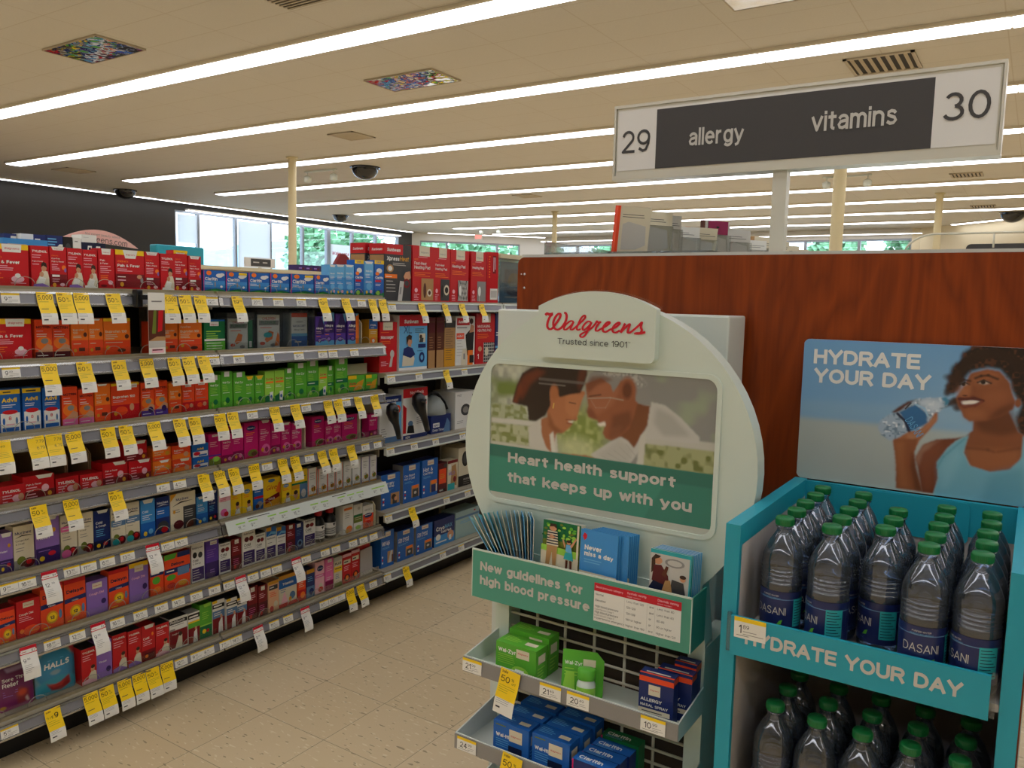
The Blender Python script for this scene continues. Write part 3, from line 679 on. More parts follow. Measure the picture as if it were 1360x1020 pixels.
# ceiling lamps: rows of 2.44 m strips
def lamp_mesh(L):
    b = MB()
    b.sweep([(-0.21, 0.045), (0.21, 0.045), (0.21, 0.012), (0.185, 0.004), (-0.185, 0.004), (-0.21, 0.012)], 0, L, 'lamp_body')
    c = MB()
    c.sweep([(-0.18, 0.0035), (0.18, 0.0035), (0.155, -0.008), (0.0, -0.012), (-0.155, -0.008)], 0.012, L - 0.012, 'lamp_lens')
    return b, c
bb, cc = lamp_mesh(2.44)
proto = empty('ceiling_light'); proto.rotation_euler = (0, 0, -math.pi / 2)
bb.build('housing', proto); cc.build('lens', proto)
first = True
def in_picture(x, y, z):
    p = (x, y, z - 1.5); c = [sum(a[i] * q for a, q in zip((RX, RY, RZ), p)) for i in range(3)]
    return c[2] > .1 and abs(1068 * c[0] / c[2]) < 678 and abs(1068 * c[1] / c[2]) < 508
ROWS = [6.72 + 2.79 * k for k in range(-4, 9)]
ROWN = {0: 'nearest', 1: 'second', 2: 'third', 3: 'fourth', 4: 'fifth', 5: 'sixth', 6: 'seventh', 7: 'eighth', 8: 'farthest'}
for r, y in enumerate(ROWS):
    k = r - 4
    xs = [-10.2 + 2.44 * j for j in range(-5, 8)]; seen = 0
    for j, x in enumerate(xs):
        if x + 2.44 > 9.8 or x < -21.6 + (0.8 if k >= 7 else 0): continue
        if k == 8 and x + 2.44 > -2.4: continue
        if k == 7 and x + 2.44 > 1.0: continue
        o = proto if first else copy_thing(proto); first = False
        o.location = (x, y, CZ - 0.046)
        inview = any(in_picture(x + 2.44 * t, y, CZ) for t in (0.02, .25, .5, .75, .98))
        if not inview:
            tag(o, 'long white ceiling lamp lying outside the picture', 'ceiling light', 'ceiling lamps in long rows')
        else:
            seen += 1
            tag(o, 'glowing lamp strip, %s one seen from the left in the %s ceiling row' % (ORD[seen - 1], ROWN[k]), 'ceiling light', 'ceiling lamps in long rows')
def strip_light(p0, p1, z, label, w=1.0):
    p0, p1 = Vector((p0[0], p0[1], z)), Vector((p1[0], p1[1], z)); L = (p1 - p0).length
    bb, cc = lamp_mesh(L); o = empty('strip_light', p0)
    o.rotation_euler = (0, 0, math.atan2(p1.y - p0.y, p1.x - p0.x) - math.pi / 2)
    o.scale = (w, 1, 1); bb.build('housing', o); cc.build('lens', o); tag(o, label, 'strip light', 'strip lights along the walls')
strip_light((-22.85, 2.0), (-22.85, 27.0), CZ - 0.046, 'thin glowing strip light along the top of the dark left wall', 0.42)
strip_light((XW + 0.0885, 16.2), (XW + 0.0885, 26.5), 4.13, 'glowing strip light hung just above the left windows', 0.42)
strip_light((-22.4, 27.5), (-18.7, 31.2), CZ - 0.046, 'glowing strip light in front of the slanted corner windows', 0.55)
strip_light((-19.0, 31.4), (-3.6, 31.4), 4.16, 'glowing strip light above the far windows', 0.5)
strip_light((-2.6, 30.4), (-0.7, 28.8), CZ - 0.046, 'short slanting strip light beside the cream corner wall', 0.55)

# columns
def column(x, y, label):
    o = tag(empty('column', (x, y, 0)), label, 'column')
    b = MB(); b.lathe([(0.085, 0), (0.085, CZ)], 'column_paint', 28); b.build('shaft', o)
    b = MB(); b.lathe([(0.12, CZ - 0.03), (0.12, CZ - 0.002)], 'column_paint', 28); b.build('collar', o)
column(-13.3, 11.84, 'cream round column in front of the left windows')
column(-13.2, 22.6, 'slim cream column standing left of the gift packages')
column(-2.42, 11.84, 'cream round column right behind the aisle sign post')
column(-2.25, 22.5, 'cream column in front of the cream corner wall at right')

# ceiling mirrors, vents, camera domes
def mirror(x0, x1, y0, y1, label):
    o = tag(empty('ceiling_mirror', (x0, y0, CZ - 0.02)), label, 'ceiling mirror', 'mirror panels in the ceiling')
    w, d = x1 - x0, y1 - y0
    b = MB(); b.box(0.012, w - 0.012, 0.012, d - 0.012, 0, 0.012, 'ceiling_mirror'); b.build('mirror', o)
    b = MB()
    for a in ((0, w, 0, 0.012), (0, w, d - 0.012, d), (0, 0.012, 0.012, d - 0.012), (w - 0.012, w, 0.012, d - 0.012)):
        b.box(*a, -0.003, 0.019, 'vent_metal')
    b.build('frame', o)
mirror(-10.26, -9.11, 5.26, 5.88, 'ceiling mirror panel at upper left showing pinkish shelves')
mirror(-7.74, -6.59, 8.12, 8.74, 'ceiling mirror panel between the nearest and second lamp rows')
mirror(-2.71, -1.55, 7.37, 7.98, 'ceiling mirror panel cut by the top edge of the picture')
def vent(x, y, label, s=0.6):
    o = tag(empty('ceiling_vent', (x, y, CZ - 0.02)), label, 'vent', 'ceiling air vents')
    h = s / 2
    b = MB()
    for a in ((-h, h, -h, -h + 0.04), (-h, h, h - 0.04, h), (-h, -h + 0.04, -h, h), (h - 0.04, h, -h, h)):
        b.box(*a, 0, 0.018, 'vent_metal')
    b.build('frame', o)
    b = MB(); b.box(-h + 0.03, h - 0.03, -h + 0.03, h - 0.03, 0.014, 0.019, 'vent_dark'); b.build('duct', o)
    for i in range(7):
        b = MB(); x0 = -h + 0.07 + i * (s - 0.14) / 6.5
        b.hexa([(x0, -h + 0.04, -0.004), (x0 + 0.03, -h + 0.04, 0.012), (x0 + 0.034, -h + 0.04, 0.012), (x0 + 0.004, -h + 0.04, -0.004)],
               [(x0, h - 0.04, -0.004), (x0 + 0.03, h - 0.04, 0.012), (x0 + 0.034, h - 0.04, 0.012), (x0 + 0.004, h - 0.04, -0.004)], 'vent_metal')
        b.build('louver', o)
vent(-10.54, 10.76, 'small square ceiling vent left of the black camera dome')
vent(-19.7, 10.75, 'square ceiling vent near the dark left wall', 0.7)
vent(-1.75, 10.5, 'slatted ceiling vent just above the aisle sign', 0.75)
vent(-1.5, 19.7, 'small slatted ceiling vent right of the aisle sign')
vent(-1.5, 25.7, 'farthest small ceiling vent at right')
vent(-12.0, 19.0, 'small ceiling vent over the heating pad boxes')
vent(-16.5, 23.8, 'small distant ceiling vent near the slanted corner windows')
o = tag(empty('return_grille', (-6.54, 5.2, CZ - 0.02)), 'dark ceiling grille cut by the top edge of the picture', 'grille')
b = MB(); b.box(0, 1.2, 0, 0.61, 0.008, 0.018, 'vent_dark'); b.build('duct', o)
b = MB()
for i in range(12): b.box(0.0, 1.2, 0.02 + i * 0.05, 0.04 + i * 0.05, 0, 0.007, 'vent_metal')
b.build('bars', o)
def dome(x, y, r, label):
    o = tag(empty('camera_dome', (x, y, CZ)), label, 'camera dome', 'black ceiling camera domes')
    b = MB(); b.lathe([(r * math.cos(a), -0.02 - r * 0.85 * math.sin(a)) for a in [i * math.pi / 20 for i in range(11)]], 'dome_black', 28, cap=False); b.build('bubble', o)
    b = MB(); b.lathe([(r * 1.12, -0.022), (r * 1.12, -0.001)], 'dome_black', 28); b.build('flange', o)
dome(-22.0, 13.45, 0.28, 'black camera dome at the top of the dark left wall')
dome(-12.77, 13.46, 0.30, 'black camera dome near the cream column, middle of ceiling')
dome(-21.0, 20.9, 0.26, 'black camera dome above the left windows')
dome(-0.85, 27.6, 0.32, 'black camera dome at the right edge of the picture')
def track(x, y, label):
    o = tag(empty('track_light', (x, y, CZ)), label, 'track light', 'small twin ceiling spotlights')
    b = MB(); b.box(-0.5, 0.5, -0.02, 0.02, -0.04, -0.002, 'white_metal'); b.build('bar', o)
    for s in (-0.42, 0.42):
        b = MB(); b.tube([(s, 0, -0.04), (s, 0, -0.12)], 0.012, 'white_metal')
        b.lathe([(0.05, -0.26), (0.085, -0.24), (0.085, -0.14), (0.04, -0.11)], 'white_metal', 16, (s, 0, 0)); b.build('spotlight', o)
track(-14.0, 13.3, 'twin spotlights on a short bar left of the camera dome')
track(-18.5, 26.6, 'twin spotlights near the slanted corner windows')
track(-3.7, 18.8, 'twin spotlights right of the cream column behind the sign')
# exit sign hanging before the corner windows
o = tag(empty('exit_sign', (-20.45, 28.55, 4.07)), 'red and white exit sign hanging before the corner windows', 'exit sign')
o.rotation_euler = (0, 0, math.atan2(dn.y, dn.x))
b = MB(); b.box(-0.17, 0.17, -0.02, 0.02, 0, 0.24, 'outer_white')
sh = Sheet((-0.17, -0.02, 0), (1, 0, 0), (0, 0, 1), 0.001, 0.002)
b.text(sh, 'EXIT', 0.04, 0.05, 'exit_glow', w=0.26, h=0.14, bold=0.04); b.build('panel', o)
b = MB(); b.tube([(0, 0, 0.24), (0, 0, 0.30)], 0.01, 'white_metal'); b.build('stem', o)

# ---- outdoors
b = MB(); b.box(-260, -23.6, -60, 240, -0.5, -0.15, 'asphalt'); b.box(-23.6, 60, 33, 240, -0.5, -0.15, 'asphalt'); struct(b.build('ground'))
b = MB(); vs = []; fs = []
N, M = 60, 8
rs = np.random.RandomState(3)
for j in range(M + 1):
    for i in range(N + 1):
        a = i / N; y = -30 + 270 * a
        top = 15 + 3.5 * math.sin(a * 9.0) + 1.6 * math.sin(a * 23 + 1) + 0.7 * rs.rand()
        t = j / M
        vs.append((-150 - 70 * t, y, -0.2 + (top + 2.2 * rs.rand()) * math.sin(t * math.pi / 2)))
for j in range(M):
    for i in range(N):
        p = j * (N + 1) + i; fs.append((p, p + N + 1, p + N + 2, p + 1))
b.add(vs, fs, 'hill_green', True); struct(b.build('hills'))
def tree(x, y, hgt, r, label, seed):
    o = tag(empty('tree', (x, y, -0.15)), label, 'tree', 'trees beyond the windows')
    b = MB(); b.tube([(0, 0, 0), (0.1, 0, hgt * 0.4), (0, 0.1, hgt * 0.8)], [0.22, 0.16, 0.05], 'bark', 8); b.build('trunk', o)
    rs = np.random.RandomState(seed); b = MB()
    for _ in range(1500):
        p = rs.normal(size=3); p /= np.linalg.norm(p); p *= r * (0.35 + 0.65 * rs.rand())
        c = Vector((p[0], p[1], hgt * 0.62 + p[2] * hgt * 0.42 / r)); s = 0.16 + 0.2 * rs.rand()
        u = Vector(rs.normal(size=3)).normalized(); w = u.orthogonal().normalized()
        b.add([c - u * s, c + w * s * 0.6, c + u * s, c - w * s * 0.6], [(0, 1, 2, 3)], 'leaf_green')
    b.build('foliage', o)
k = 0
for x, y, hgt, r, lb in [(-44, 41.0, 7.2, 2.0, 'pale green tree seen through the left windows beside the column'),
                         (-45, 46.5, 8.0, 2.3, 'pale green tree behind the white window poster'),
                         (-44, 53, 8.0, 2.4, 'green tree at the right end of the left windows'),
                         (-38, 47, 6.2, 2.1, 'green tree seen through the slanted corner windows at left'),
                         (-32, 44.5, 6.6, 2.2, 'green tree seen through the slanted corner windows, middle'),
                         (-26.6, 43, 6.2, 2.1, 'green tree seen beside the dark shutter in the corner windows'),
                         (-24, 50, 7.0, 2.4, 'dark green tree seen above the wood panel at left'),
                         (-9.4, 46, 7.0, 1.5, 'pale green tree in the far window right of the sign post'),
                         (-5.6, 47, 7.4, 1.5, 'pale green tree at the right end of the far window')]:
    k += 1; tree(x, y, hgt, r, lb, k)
o = tag(empty('building', (-60, 36, -0.15)), 'pale blue low building beyond the left windows', 'building')
b = MB(); b.box(-4, 4, -4, 4, 0, 3.3, 'outer_blue'); b.build('wall', o)
b = MB(); b.box(-4.3, 4.3, -4.3, 4.3, 3.3, 3.6, 'outer_white'); b.build('roof', o)
# posters fixed inside the panes
def wposter(y0, y1, z0, z1, label, red=False):
    b = MB(); b.box(XW + 0.004, XW + 0.010, y0, y1, z0, z1, 'poster_paper')
    if red:
        sh = Sheet((XW + 0.010, y0, z0), (0, 1, 0), (0, 0, 1), 0.001, 0.001)
        b.text(sh, 'Walgreens', 0.06, (z1 - z0) * 0.55, pm('logored'), w=(y1 - y0) - 0.12, shear=0.25, bold=0.02)
    tag(b.build('window_poster'), label, 'poster')
wposter(18.24, 19.62, 1.0, 4.0, 'plain white poster filling the third left window pane')
wposter(15.92, 16.62, 3.1, 4.0, 'white sign in the top of the leftmost window pane')
wposter(22.56, 23.6, 2.6, 3.52, 'white window poster with red script near the heating pad boxes', True)

# ------------------------------------------------------------------ medicine shelving on the left
XR, XF, XB = -2.58, -2.625, -3.04
SZ = {1: 1.50, 2: 1.278, 3: 1.055, 4: 0.836, 5: 0.618, 6: 0.396, 7: 0.162}
SZC = {1: 1.485, 2: 1.14, 3: 0.79, 4: 0.46, 5: 0.165}

def rail_point(s, zt):
    """a point on the price rail face, s metres below its top edge"""
    return (XR + 0.20 * s, zt - s)

def bay(y0, y1, levels, label, rail='rail_metal', insert='rail_insert', fence=True, strip=None):
    root = tag(empty('shelving_bay', (0, y0, 0)), label, 'shelving', 'shelving bays of the medicine aisle')
    L = y1 - y0
    top = levels[1]
    b = MB(); b.box(XB - 0.03, XB, 0, L, 0.1, top - 0.02, 'back_board'); b.build('back_panel', root)
    b = MB(); b.box(XB - 0.03, XR - 0.10, 0, L, 0.0, 0.12, 'kick_black'); b.build('kick_plate', root)
    for yy in (0.0, L - 0.03):
        b = MB(); b.box(XB, XB + 0.04, yy, yy + 0.03, 0.1, top - 0.03, 'shelf_metal'); b.build('upright', root)
    for k, z in levels.items():
        b = MB()
        b.sweep([(XB, z - 0.022), (XR - 0.03, z - 0.022), (XR - 0.012, z - 0.012), (XR - 0.004, z - 0.008), (XR - 0.004, z), (XB, z)], 0.004, L - 0.004, 'shelf_metal')
        if z > 0.3:
            for yy in (0.004, L - 0.012): b.box(XB + 0.04, XR - 0.05, yy, yy + 0.008, z - 0.06, z - 0.02, 'shelf_metal')
        s = b.build('shelf', root)
        zt = z - 0.010
        b = MB()
        q0, q1, q2 = (XR, zt), rail_point(0.038, zt), (XR - 0.012, zt - 0.038)
        b.sweep([(XR - 0.012, zt), q0, q1, q2], 0.003, L - 0.003, rail)
        b.sweep([(XR + 0.004, zt + 0.003), (XR + 0.006, zt - 0.003), (XR, zt - 0.004), (XR - 0.006, zt)], 0.003, L - 0.003, rail)
        r1 = rail_point(0.034, zt)
        b.sweep([(r1[0], r1[1]), (r1[0] + 0.006, r1[1] - 0.001), (r1[0] + 0.005, r1[1] - 0.007), (r1[0] - 0.002, r1[1] - 0.006)], 0.003, L - 0.003, rail)
        r = b.build('price_rail', s)
        b = MB(); i0, i1 = rail_point(0.006, zt), rail_point(0.032, zt)
        b.add([(i0[0] + 0.0006, 0.02, i0[1]), (i0[0] + 0.0006, L - 0.02, i0[1]), (i1[0] + 0.0006, L - 0.02, i1[1]), (i1[0] + 0.0006, 0.02, i1[1])], [(0, 3, 2, 1)], insert)
        b.build('rail_insert', s)
        if fence:
            b = MB(); fx = XF + 0.018
            b.box(fx, fx + 0.002, 0.01, L - 0.01, z + 0.009, z + 0.034, 'clear_acrylic')
            b.build('front_fence', s)
            b = MB(); b.box(fx - 0.002, fx + 0.012, 0.006, L - 0.006, z, z + 0.009, 'fence_tan'); b.build('fence_base', s)
            rs = random.Random(int(z * 1000) + int(y0 * 10)); lp = None
            for j in range(6):
                yc = 0.08 + (L - 0.16) * (j + 0.5 * rs.random()) / 5.6
                if lp is None:
                    b = MB(); b.tube([(fx + 0.003, 0.030 * math.cos(a), z + 0.012 + 0.026 * math.sin(a)) for a in [i * math.pi / 10 for i in range(11)]], 0.0010, 'loop_clear', 6)
                    lp = b.build('fence_loop', s)
                else:
                    lp = lp.copy(); COL.objects.link(lp)
                lp.location = (0, yc, 0)
    return root

bay(1.02, 1.935, SZ, 'near shelving bay full of red, orange and grey medicine boxes')
bay(1.935, 2.865, SZ, 'middle shelving bay with green, magenta and white medicine boxes')
bay(2.868, 3.855, SZC, 'far shelving bay holding heating pads and massagers', 'white_metal', 'rail_insert', False)
bay(3.858, 4.80, SZC, 'farthest shelving bay, mostly hidden behind the round white sign', 'white_metal', 'rail_insert', False)

# ------------------------------------------------------------------ price tags
def ramp(prof):
    d = [0.0]
    for p, q in zip(prof, prof[1:]): d.append(d[-1] + math.hypot(q[0] - p[0], q[1] - p[1]))
    return d

class Strip(Sheet):
    """paper strip that hangs along a bent (x, z) profile; a runs along y, b down the strip"""
    def __init__(s, prof, w):
        s.prof = prof; s.d = ramp(prof); s.w = w; s.k = 0; s.skew = 0.0
    def at(s, a, b, k):
        b = max(0.0, min(b, s.d[-1] - 1e-6))
        i = max(j for j in range(len(s.d) - 1) if s.d[j] <= b)
        t = (b - s.d[i]) / (s.d[i + 1] - s.d[i])
        p, q = s.prof[i], s.prof[i + 1]
        dx, dz = q[0] - p[0], q[1] - p[1]; n = math.hypot(dx, dz)
        nx, nz = -dz / n, dx / n
        e = 0.0004 + 0.00012 * k
        return Vector((p[0] + dx * t + nx * e, a + s.skew * b, p[1] + dz * t + nz * e))
    def length(s): return s.d[-1]

def strip_rect(b, st, a0, s0, a1, s1, m, n=1):
    for i in range(n):
        p, q = s0 + (s1 - s0) * i / n, s0 + (s1 - s0) * (i + 1) / n
        b.add([st.at(a0, p, st.k), st.at(a0, q, st.k), st.at(a1, q, st.k), st.at(a1, p, st.k)], [(0, 1, 2, 3)], m)
    st.k += 1
def strip_text(b, st, t, a, s, m, w=None, h=None, bold=0.0):
    vs, fs, gw = glyphs(t, bold)
    sy = h if h else w / gw
    sx = w / gw if w else sy
    b.add([st.at(a + x * sx, s - y * sy, st.k + lay) for x, y, lay in vs], fs, m); st.k += 1
def strip_lines(b, st, a0, a1, s0, n, ds, m, rnd, th=0.0011):
    for i in range(n):
        e = a0 + (a1 - a0) * (0.55 + 0.45 * rnd.random())
        b.add([st.at(a0, s0 + i * ds, st.k), st.at(a0, s0 + i * ds + th, st.k), st.at(e, s0 + i * ds + th, st.k), st.at(e, s0 + i * ds, st.k)], [(0, 1, 2, 3)], m)
    st.k += 1

LONG = [(0.001, 0.002), (0.004, -0.014), (0.0085, -0.030), (0.017, -0.045), (0.026, -0.062), (0.031, -0.080), (0.032, -0.096)]
FLAT = [(0.0012, -0.002), (0.0078, -0.035)]
def tag_mesh(kind, price, rnd):
    b = MB()
    if kind[0] == 'y' or kind == 'r':
        st = Strip(LONG, 0.0505); w = 0.0505; h = w / 2; n = 9; Ls = st.length()
        base = []
        # paper with a little thickness
        for i in range(n):
            p, q = Ls * i / n, Ls * (i + 1) / n
            m = ('tagyellow' if p < 0.066 else 'tagwhite') if kind[0] == 'y' else 'tagwhite'
            st.k = 0
            b.add([st.at(-h, p, 0), st.at(-h, q, 0), st.at(h, q, 0), st.at(h, p, 0)], [(0, 1, 2, 3)], pm(m))
            b.add([st.at(-h, p, -5), st.at(-h, q, -5), st.at(h, q, -5), st.at(h, p, -5)], [(3, 2, 1, 0)], pm('tagwhite'))
        st.k = 1
        if kind == 'y5000':
            strip_lines(b, st, -h + .004, h - .004, .004, 1, .003, pm('dgrey'), rnd)
            strip_text(b, st, '5,000', -h + .003, .024, pm('black'), w=.044, h=.0145, bold=.01)
            strip_lines(b, st, -h + .006, h - .014, .030, 1, .003, pm('olive'), rnd)
            strip_lines(b, st, -h + .006, h - .02, .054, 1, .003, pm('dgrey'), rnd, .0022)
        elif kind == 'y50':
            strip_text(b, st, 'sale', -h + .004, .0095, pm('maroon'), h=.0065, bold=.02)
            strip_text(b, st, '50', -h + .004, .030, pm('black'), w=.023, h=.0145, bold=.01)
            strip_text(b, st, '%', -h + .031, .0225, pm('black'), h=.0065)
            strip_text(b, st, 'off', -h + .033, .030, pm('black'), h=.0055)
            strip_lines(b, st, -h + .004, h - .006, .038, 4, .005, pm('olive'), rnd, .0008)
        elif kind == 'y7':
            strip_lines(b, st, -h + .004, h - .004, .004, 1, .003, pm('dgrey'), rnd)
            strip_text(b, st, '7.79', h - .026, .022, pm('dgrey'), w=.023, h=.010)
            strip_text(b, st, '6.79', h - .026, .042, pm('dgrey'), w=.023, h=.010)
            strip_lines(b, st, -h + .004, h - .006, .051, 2, .005, pm('olive'), rnd, .0008)
        elif kind == 'y9':
            strip_text(b, st, 'sale', -h + .004, .011, pm('maroon'), h=.0065, bold=.02)
            strip_text(b, st, '2/$', -h + .003, .033, pm('black'), w=.022, h=.009)
            strip_text(b, st, '9', -h + .028, .034, pm('black'), w=.013, h=.017, bold=.02)
            strip_lines(b, st, -h + .004, h - .006, .040, 3, .006, pm('olive'), rnd, .0008)
        elif kind == 'y2':
            strip_text(b, st, 'sale', -h + .004, .0095, pm('maroon'), h=.0065, bold=.02)
            a, c = (price.split('.') + [''])[:2]
            strip_text(b, st, a, -h + .005, .030, pm('black'), w=.013 * len(a), h=.0145)
            strip_text(b, st, c, -h + .007 + .013 * len(a), .022, pm('black'), w=.013, h=.0065)
            strip_lines(b, st, -h + .004, h - .006, .038, 4, .005, pm('olive'), rnd, .0008)
        else:                                                   # white card with a red framed head
            strip_rect(b, st, -h, .0, h, .024, pm('logored'), 4)
            strip_rect(b, st, -h + .003, .010, h - .003, .0215, pm('tagwhite'), 2)
            strip_text(b, st, '$' + price, h - .016, .0195, pm('black'), h=.007)
            strip_lines(b, st, -h + .005, h - .022, .0155, 1, .004, pm('logored'), rnd, .0018)
            strip_text(b, st, {'4': '12', '3': '9'}[price], -h + .006, .050, pm('black'), h=.0125)
            strip_text(b, st, '99', -h + .008 + (.019 if price == '4' else .010), .0435, pm('black'), h=.006)
            strip_lines(b, st, -h + .006, h - .018, .058, 5, .0055, pm('grey'), rnd, .001)
        if kind[0] == 'y':
            strip_lines(b, st, -h + .004, h - .010, .071, 3, .0045, pm('grey'), rnd, .0009)
            strip_lines(b, st, -h + .006, -h + .022, .088, 1, .004, pm('dgrey'), rnd, .0035)
    else:
        st = Strip(FLAT, 0.052); h = .026
        for i in range(1):
            b.add([st.at(-h, .001, 0), st.at(-h, .032, 0), st.at(h, .032, 0), st.at(h, .001, 0)], [(0, 1, 2, 3)], pm('tagwhite'))
        st.k = 1
        strip_rect(b, st, -h, .001, h, .0075, pm('tagyellow'))
        a, c = price.split('.')
        wa = glyphs(a, .01)[2] * .0125
        strip_text(b, st, a, -h + .008, .0245, pm('black'), h=.0125, bold=.01)
        strip_text(b, st, c, -h + .0105 + wa, .0175, pm('black'), w=.010, h=.0058)
        strip_lines(b, st, -h + .0105 + wa, h - .003, .021, 2, .004, pm('grey'), rnd, .0009)
        strip_lines(b, st, -h + .004, h - .014, .0275, 1, .004, pm('grey'), rnd, .001)
    return b

TAGM = {}
def place_tags():
    rnd = random.Random(11)
    for bayk, sh, items in TAGS:
        zt = (SZC if bayk == 'C' else SZ)[sh] - 0.010
        cnt = {'y': 0, 'w': 0, 'r': 0}
        for y, kind, price in items:
            key = (kind, price); c = kind[0]; cnt[c] += 1
            if bayk == 'B' and sh == 5 and c == 'w': continue
            if key not in TAGM:
                o = tag_mesh(kind, price, random.Random(len(TAGM))).build({'y': 'sale_tag', 'w': 'price_label', 'r': 'member_tag'}[c])
                TAGM[key] = o
            else:
                o = TAGM[key].copy(); COL.objects.link(o)
            o.location = (XR + 0.0012, y, zt)
            if c == 'y' or c == 'r':
                o.rotation_euler = (rnd.uniform(-.02, .035), rnd.uniform(-.04, .06), rnd.uniform(-.03, .05))
                o.location.x += 0.0025
                if c == 'r': o.location.x += 0.001
            what = {'y5000': '5,000', 'y50': '50% off', 'y7': '7.79', 'y9': '2/$9', 'y2': price}.get(kind, price)
            where = "%s bay's %s rail" % (BAY[bayk].split()[0], shelf_word(bayk, sh))
            if c == 'y': tag(o, 'yellow sale tag reading %s, %s yellow tag from left, %s' % (what, ORD[cnt[c] - 1], where), 'price tag', 'yellow sale tags')
            elif c == 'r': tag(o, 'white hanging tag with red head, %s such from left, %s' % (ORD[cnt[c] - 1], where), 'price tag', 'red headed tags')
            else: tag(o, 'white price label reading %s, %s white label from left, %s' % (what, ORD[cnt[c] - 1], where), 'price label', 'white price labels')
place_tags()

# wide white price strip on the middle bay's fifth shelf
o = tag(empty('price_strip', (XR + 0.011, 1.945, SZ[5] - 0.002)), "wide white sloping price strip along the middle bay's fifth shelf", 'price strip')
prof = [(0.0, 0.006), (0.022, -0.044)]
b = MB(); b.sweep([(0, 0.006), (0.022, -0.044), (0.020, -0.045), (-0.002, 0.005)], 0, 0.915, 'white_metal'); b.build('board', o)
st = Strip(prof, 0.9); st.k = 1; b = MB(); rnd = random.Random(4)
strip_lines(b, st, 0.10, 0.27, 0.006, 1, .004, pm('dgrey'), rnd, .003); b.build('heading_print', o); b = MB(); strip_lines(b, st, 0.56, 0.70, 0.006, 1, .004, pm('dgrey'), rnd, .003); b.build('heading_print', o)
for y, t in [(2.01, '11'), (2.07, '9'), (2.165, '9'), (2.225, '8'), (2.29, '15'), (2.395, '9'), (2.455, '10'), (2.555, '9'), (2.615, '9'), (2.675, '12'), (2.775, '9'), (2.82, '8')]:
    a = y - 1.945; b = MB(); st.k = 1
    strip_rect(b, st, a - .022, .0165, a + .022, .0215, pm('lime'))
    strip_text(b, st, t, a - .014, .042, pm('black'), h=.013)
    strip_text(b, st, '99', a - .014 + .011 * len(t), .035, pm('black'), h=.006)
    strip_lines(b, st, a - .004, a + .02, .044, 1, .004, pm('grey'), rnd, .001)
    b.build('price_print', o)

# coupon strip clipped over the near bay's top rail
o = tag(empty('coupon_strip', (XR + 0.024, 1.615, SZ[1] - 0.006)), "coupon card with snack picture clipped to near bay's top rail", 'coupon strip')
b = MB(); b.box(-0.016, 0.012, -0.028, -0.004, -0.048, 0.014, 'black_plastic'); bevel(b.build('clip', o), 0.004)
b = MB(); b.box(0.030, 0.032, 0.0, 0.062, -0.205, 0.004, 'grey_card'); b.box(0.006, 0.031, -0.02, 0.004, -0.02, -0.004, 'black_plastic')
sh = Sheet((0.032, 0.0, -0.205), (0, 1, 0), (0, 0, 1))
b.rect(sh, 0, 0, .062, .209, pm('tagwhite')); b.rect(sh, 0, .045, .062, .15, pm('brown'))
b.poly(sh, [(.012, .07), (.02, .15), (.03, .15), (.026, .07)], pm('olive')); b.poly(sh, [(.034, .075), (.038, .148), (.056, .15), (.05, .08)], pm('red'))
b.poly(sh, [(.0, .045), (.062, .045), (.062, .06), (.03, .06)], pm('tan'))
b.rect(sh, 0, .022, .062, .045, pm('lgrey')); b.rect(sh, .01, .004, .055, .018, pm('lpink')); b.rect(sh, .012, .012, .05, .016, pm('maroon'))
b.rect(sh, .012, .178, .05, .182, pm('grey'))
b.build('card', o)

# ------------------------------------------------------------------ printed cartons
class Face:
    """drawing on the front of a carton in fractions of its width and height"""
    def __init__(s, b, sh, w, h, rnd):
        s.b, s.sh, s.w, s.h, s.rnd = b, sh, w, h, rnd
    def r(s, x0, y0, x1, y1, c): s.b.rect(s.sh, x0 * s.w, y0 * s.h, x1 * s.w, y1 * s.h, pm(c))
    def p(s, pts, c): s.b.poly(s.sh, [(x * s.w, y * s.h) for x, y in pts], pm(c))
    def e(s, x, y, rx, ry, c): s.b.ell(s.sh, x * s.w, y * s.h, rx * s.w, ry * s.h, pm(c), 14)
    def t(s, t, x, y, w, c, bold=0.02, shear=0.0, hmax=None):
        vs, fs, gw = glyphs(t, bold); W = w * s.w; H = W / gw
        if hmax and H > hmax * s.h: H = hmax * s.h
        s.b.text(s.sh, t, x * s.w, y * s.h, pm(c), w=W, h=H, bold=bold, shear=shear)
    def l(s, x0, y, x1, n, dy, c, th=0.018):
        for i in range(n):
            e = x0 + (x1 - x0) * (0.6 + 0.4 * s.rnd.random())
            s.b.rect(s.sh, x0 * s.w, (y - i * dy) * s.h, e * s.w, (y - i * dy + th) * s.h, pm(c))
        s.sh.k += 1
    def tab(s, x0=.3, x1=.7, d=.11, c='white'):
        s.p([(x0 - .06, 1), (x0, 1 - d), (x1, 1 - d), (x1 + .06, 1)], c)
        s.t('Walgreens', x0 + .04, 1 - d * .72, x1 - x0 - .08, 'logored', 0.01, .2)
    def label(s, x0=.3, x1=.72, y0=.86, y1=.97):
        s.r(x0, y0, x1, y1, 'white'); s.t('Walgreens', x0 + .04, y0 + .03, x1 - x0 - .08, 'logored', 0.01, .2)

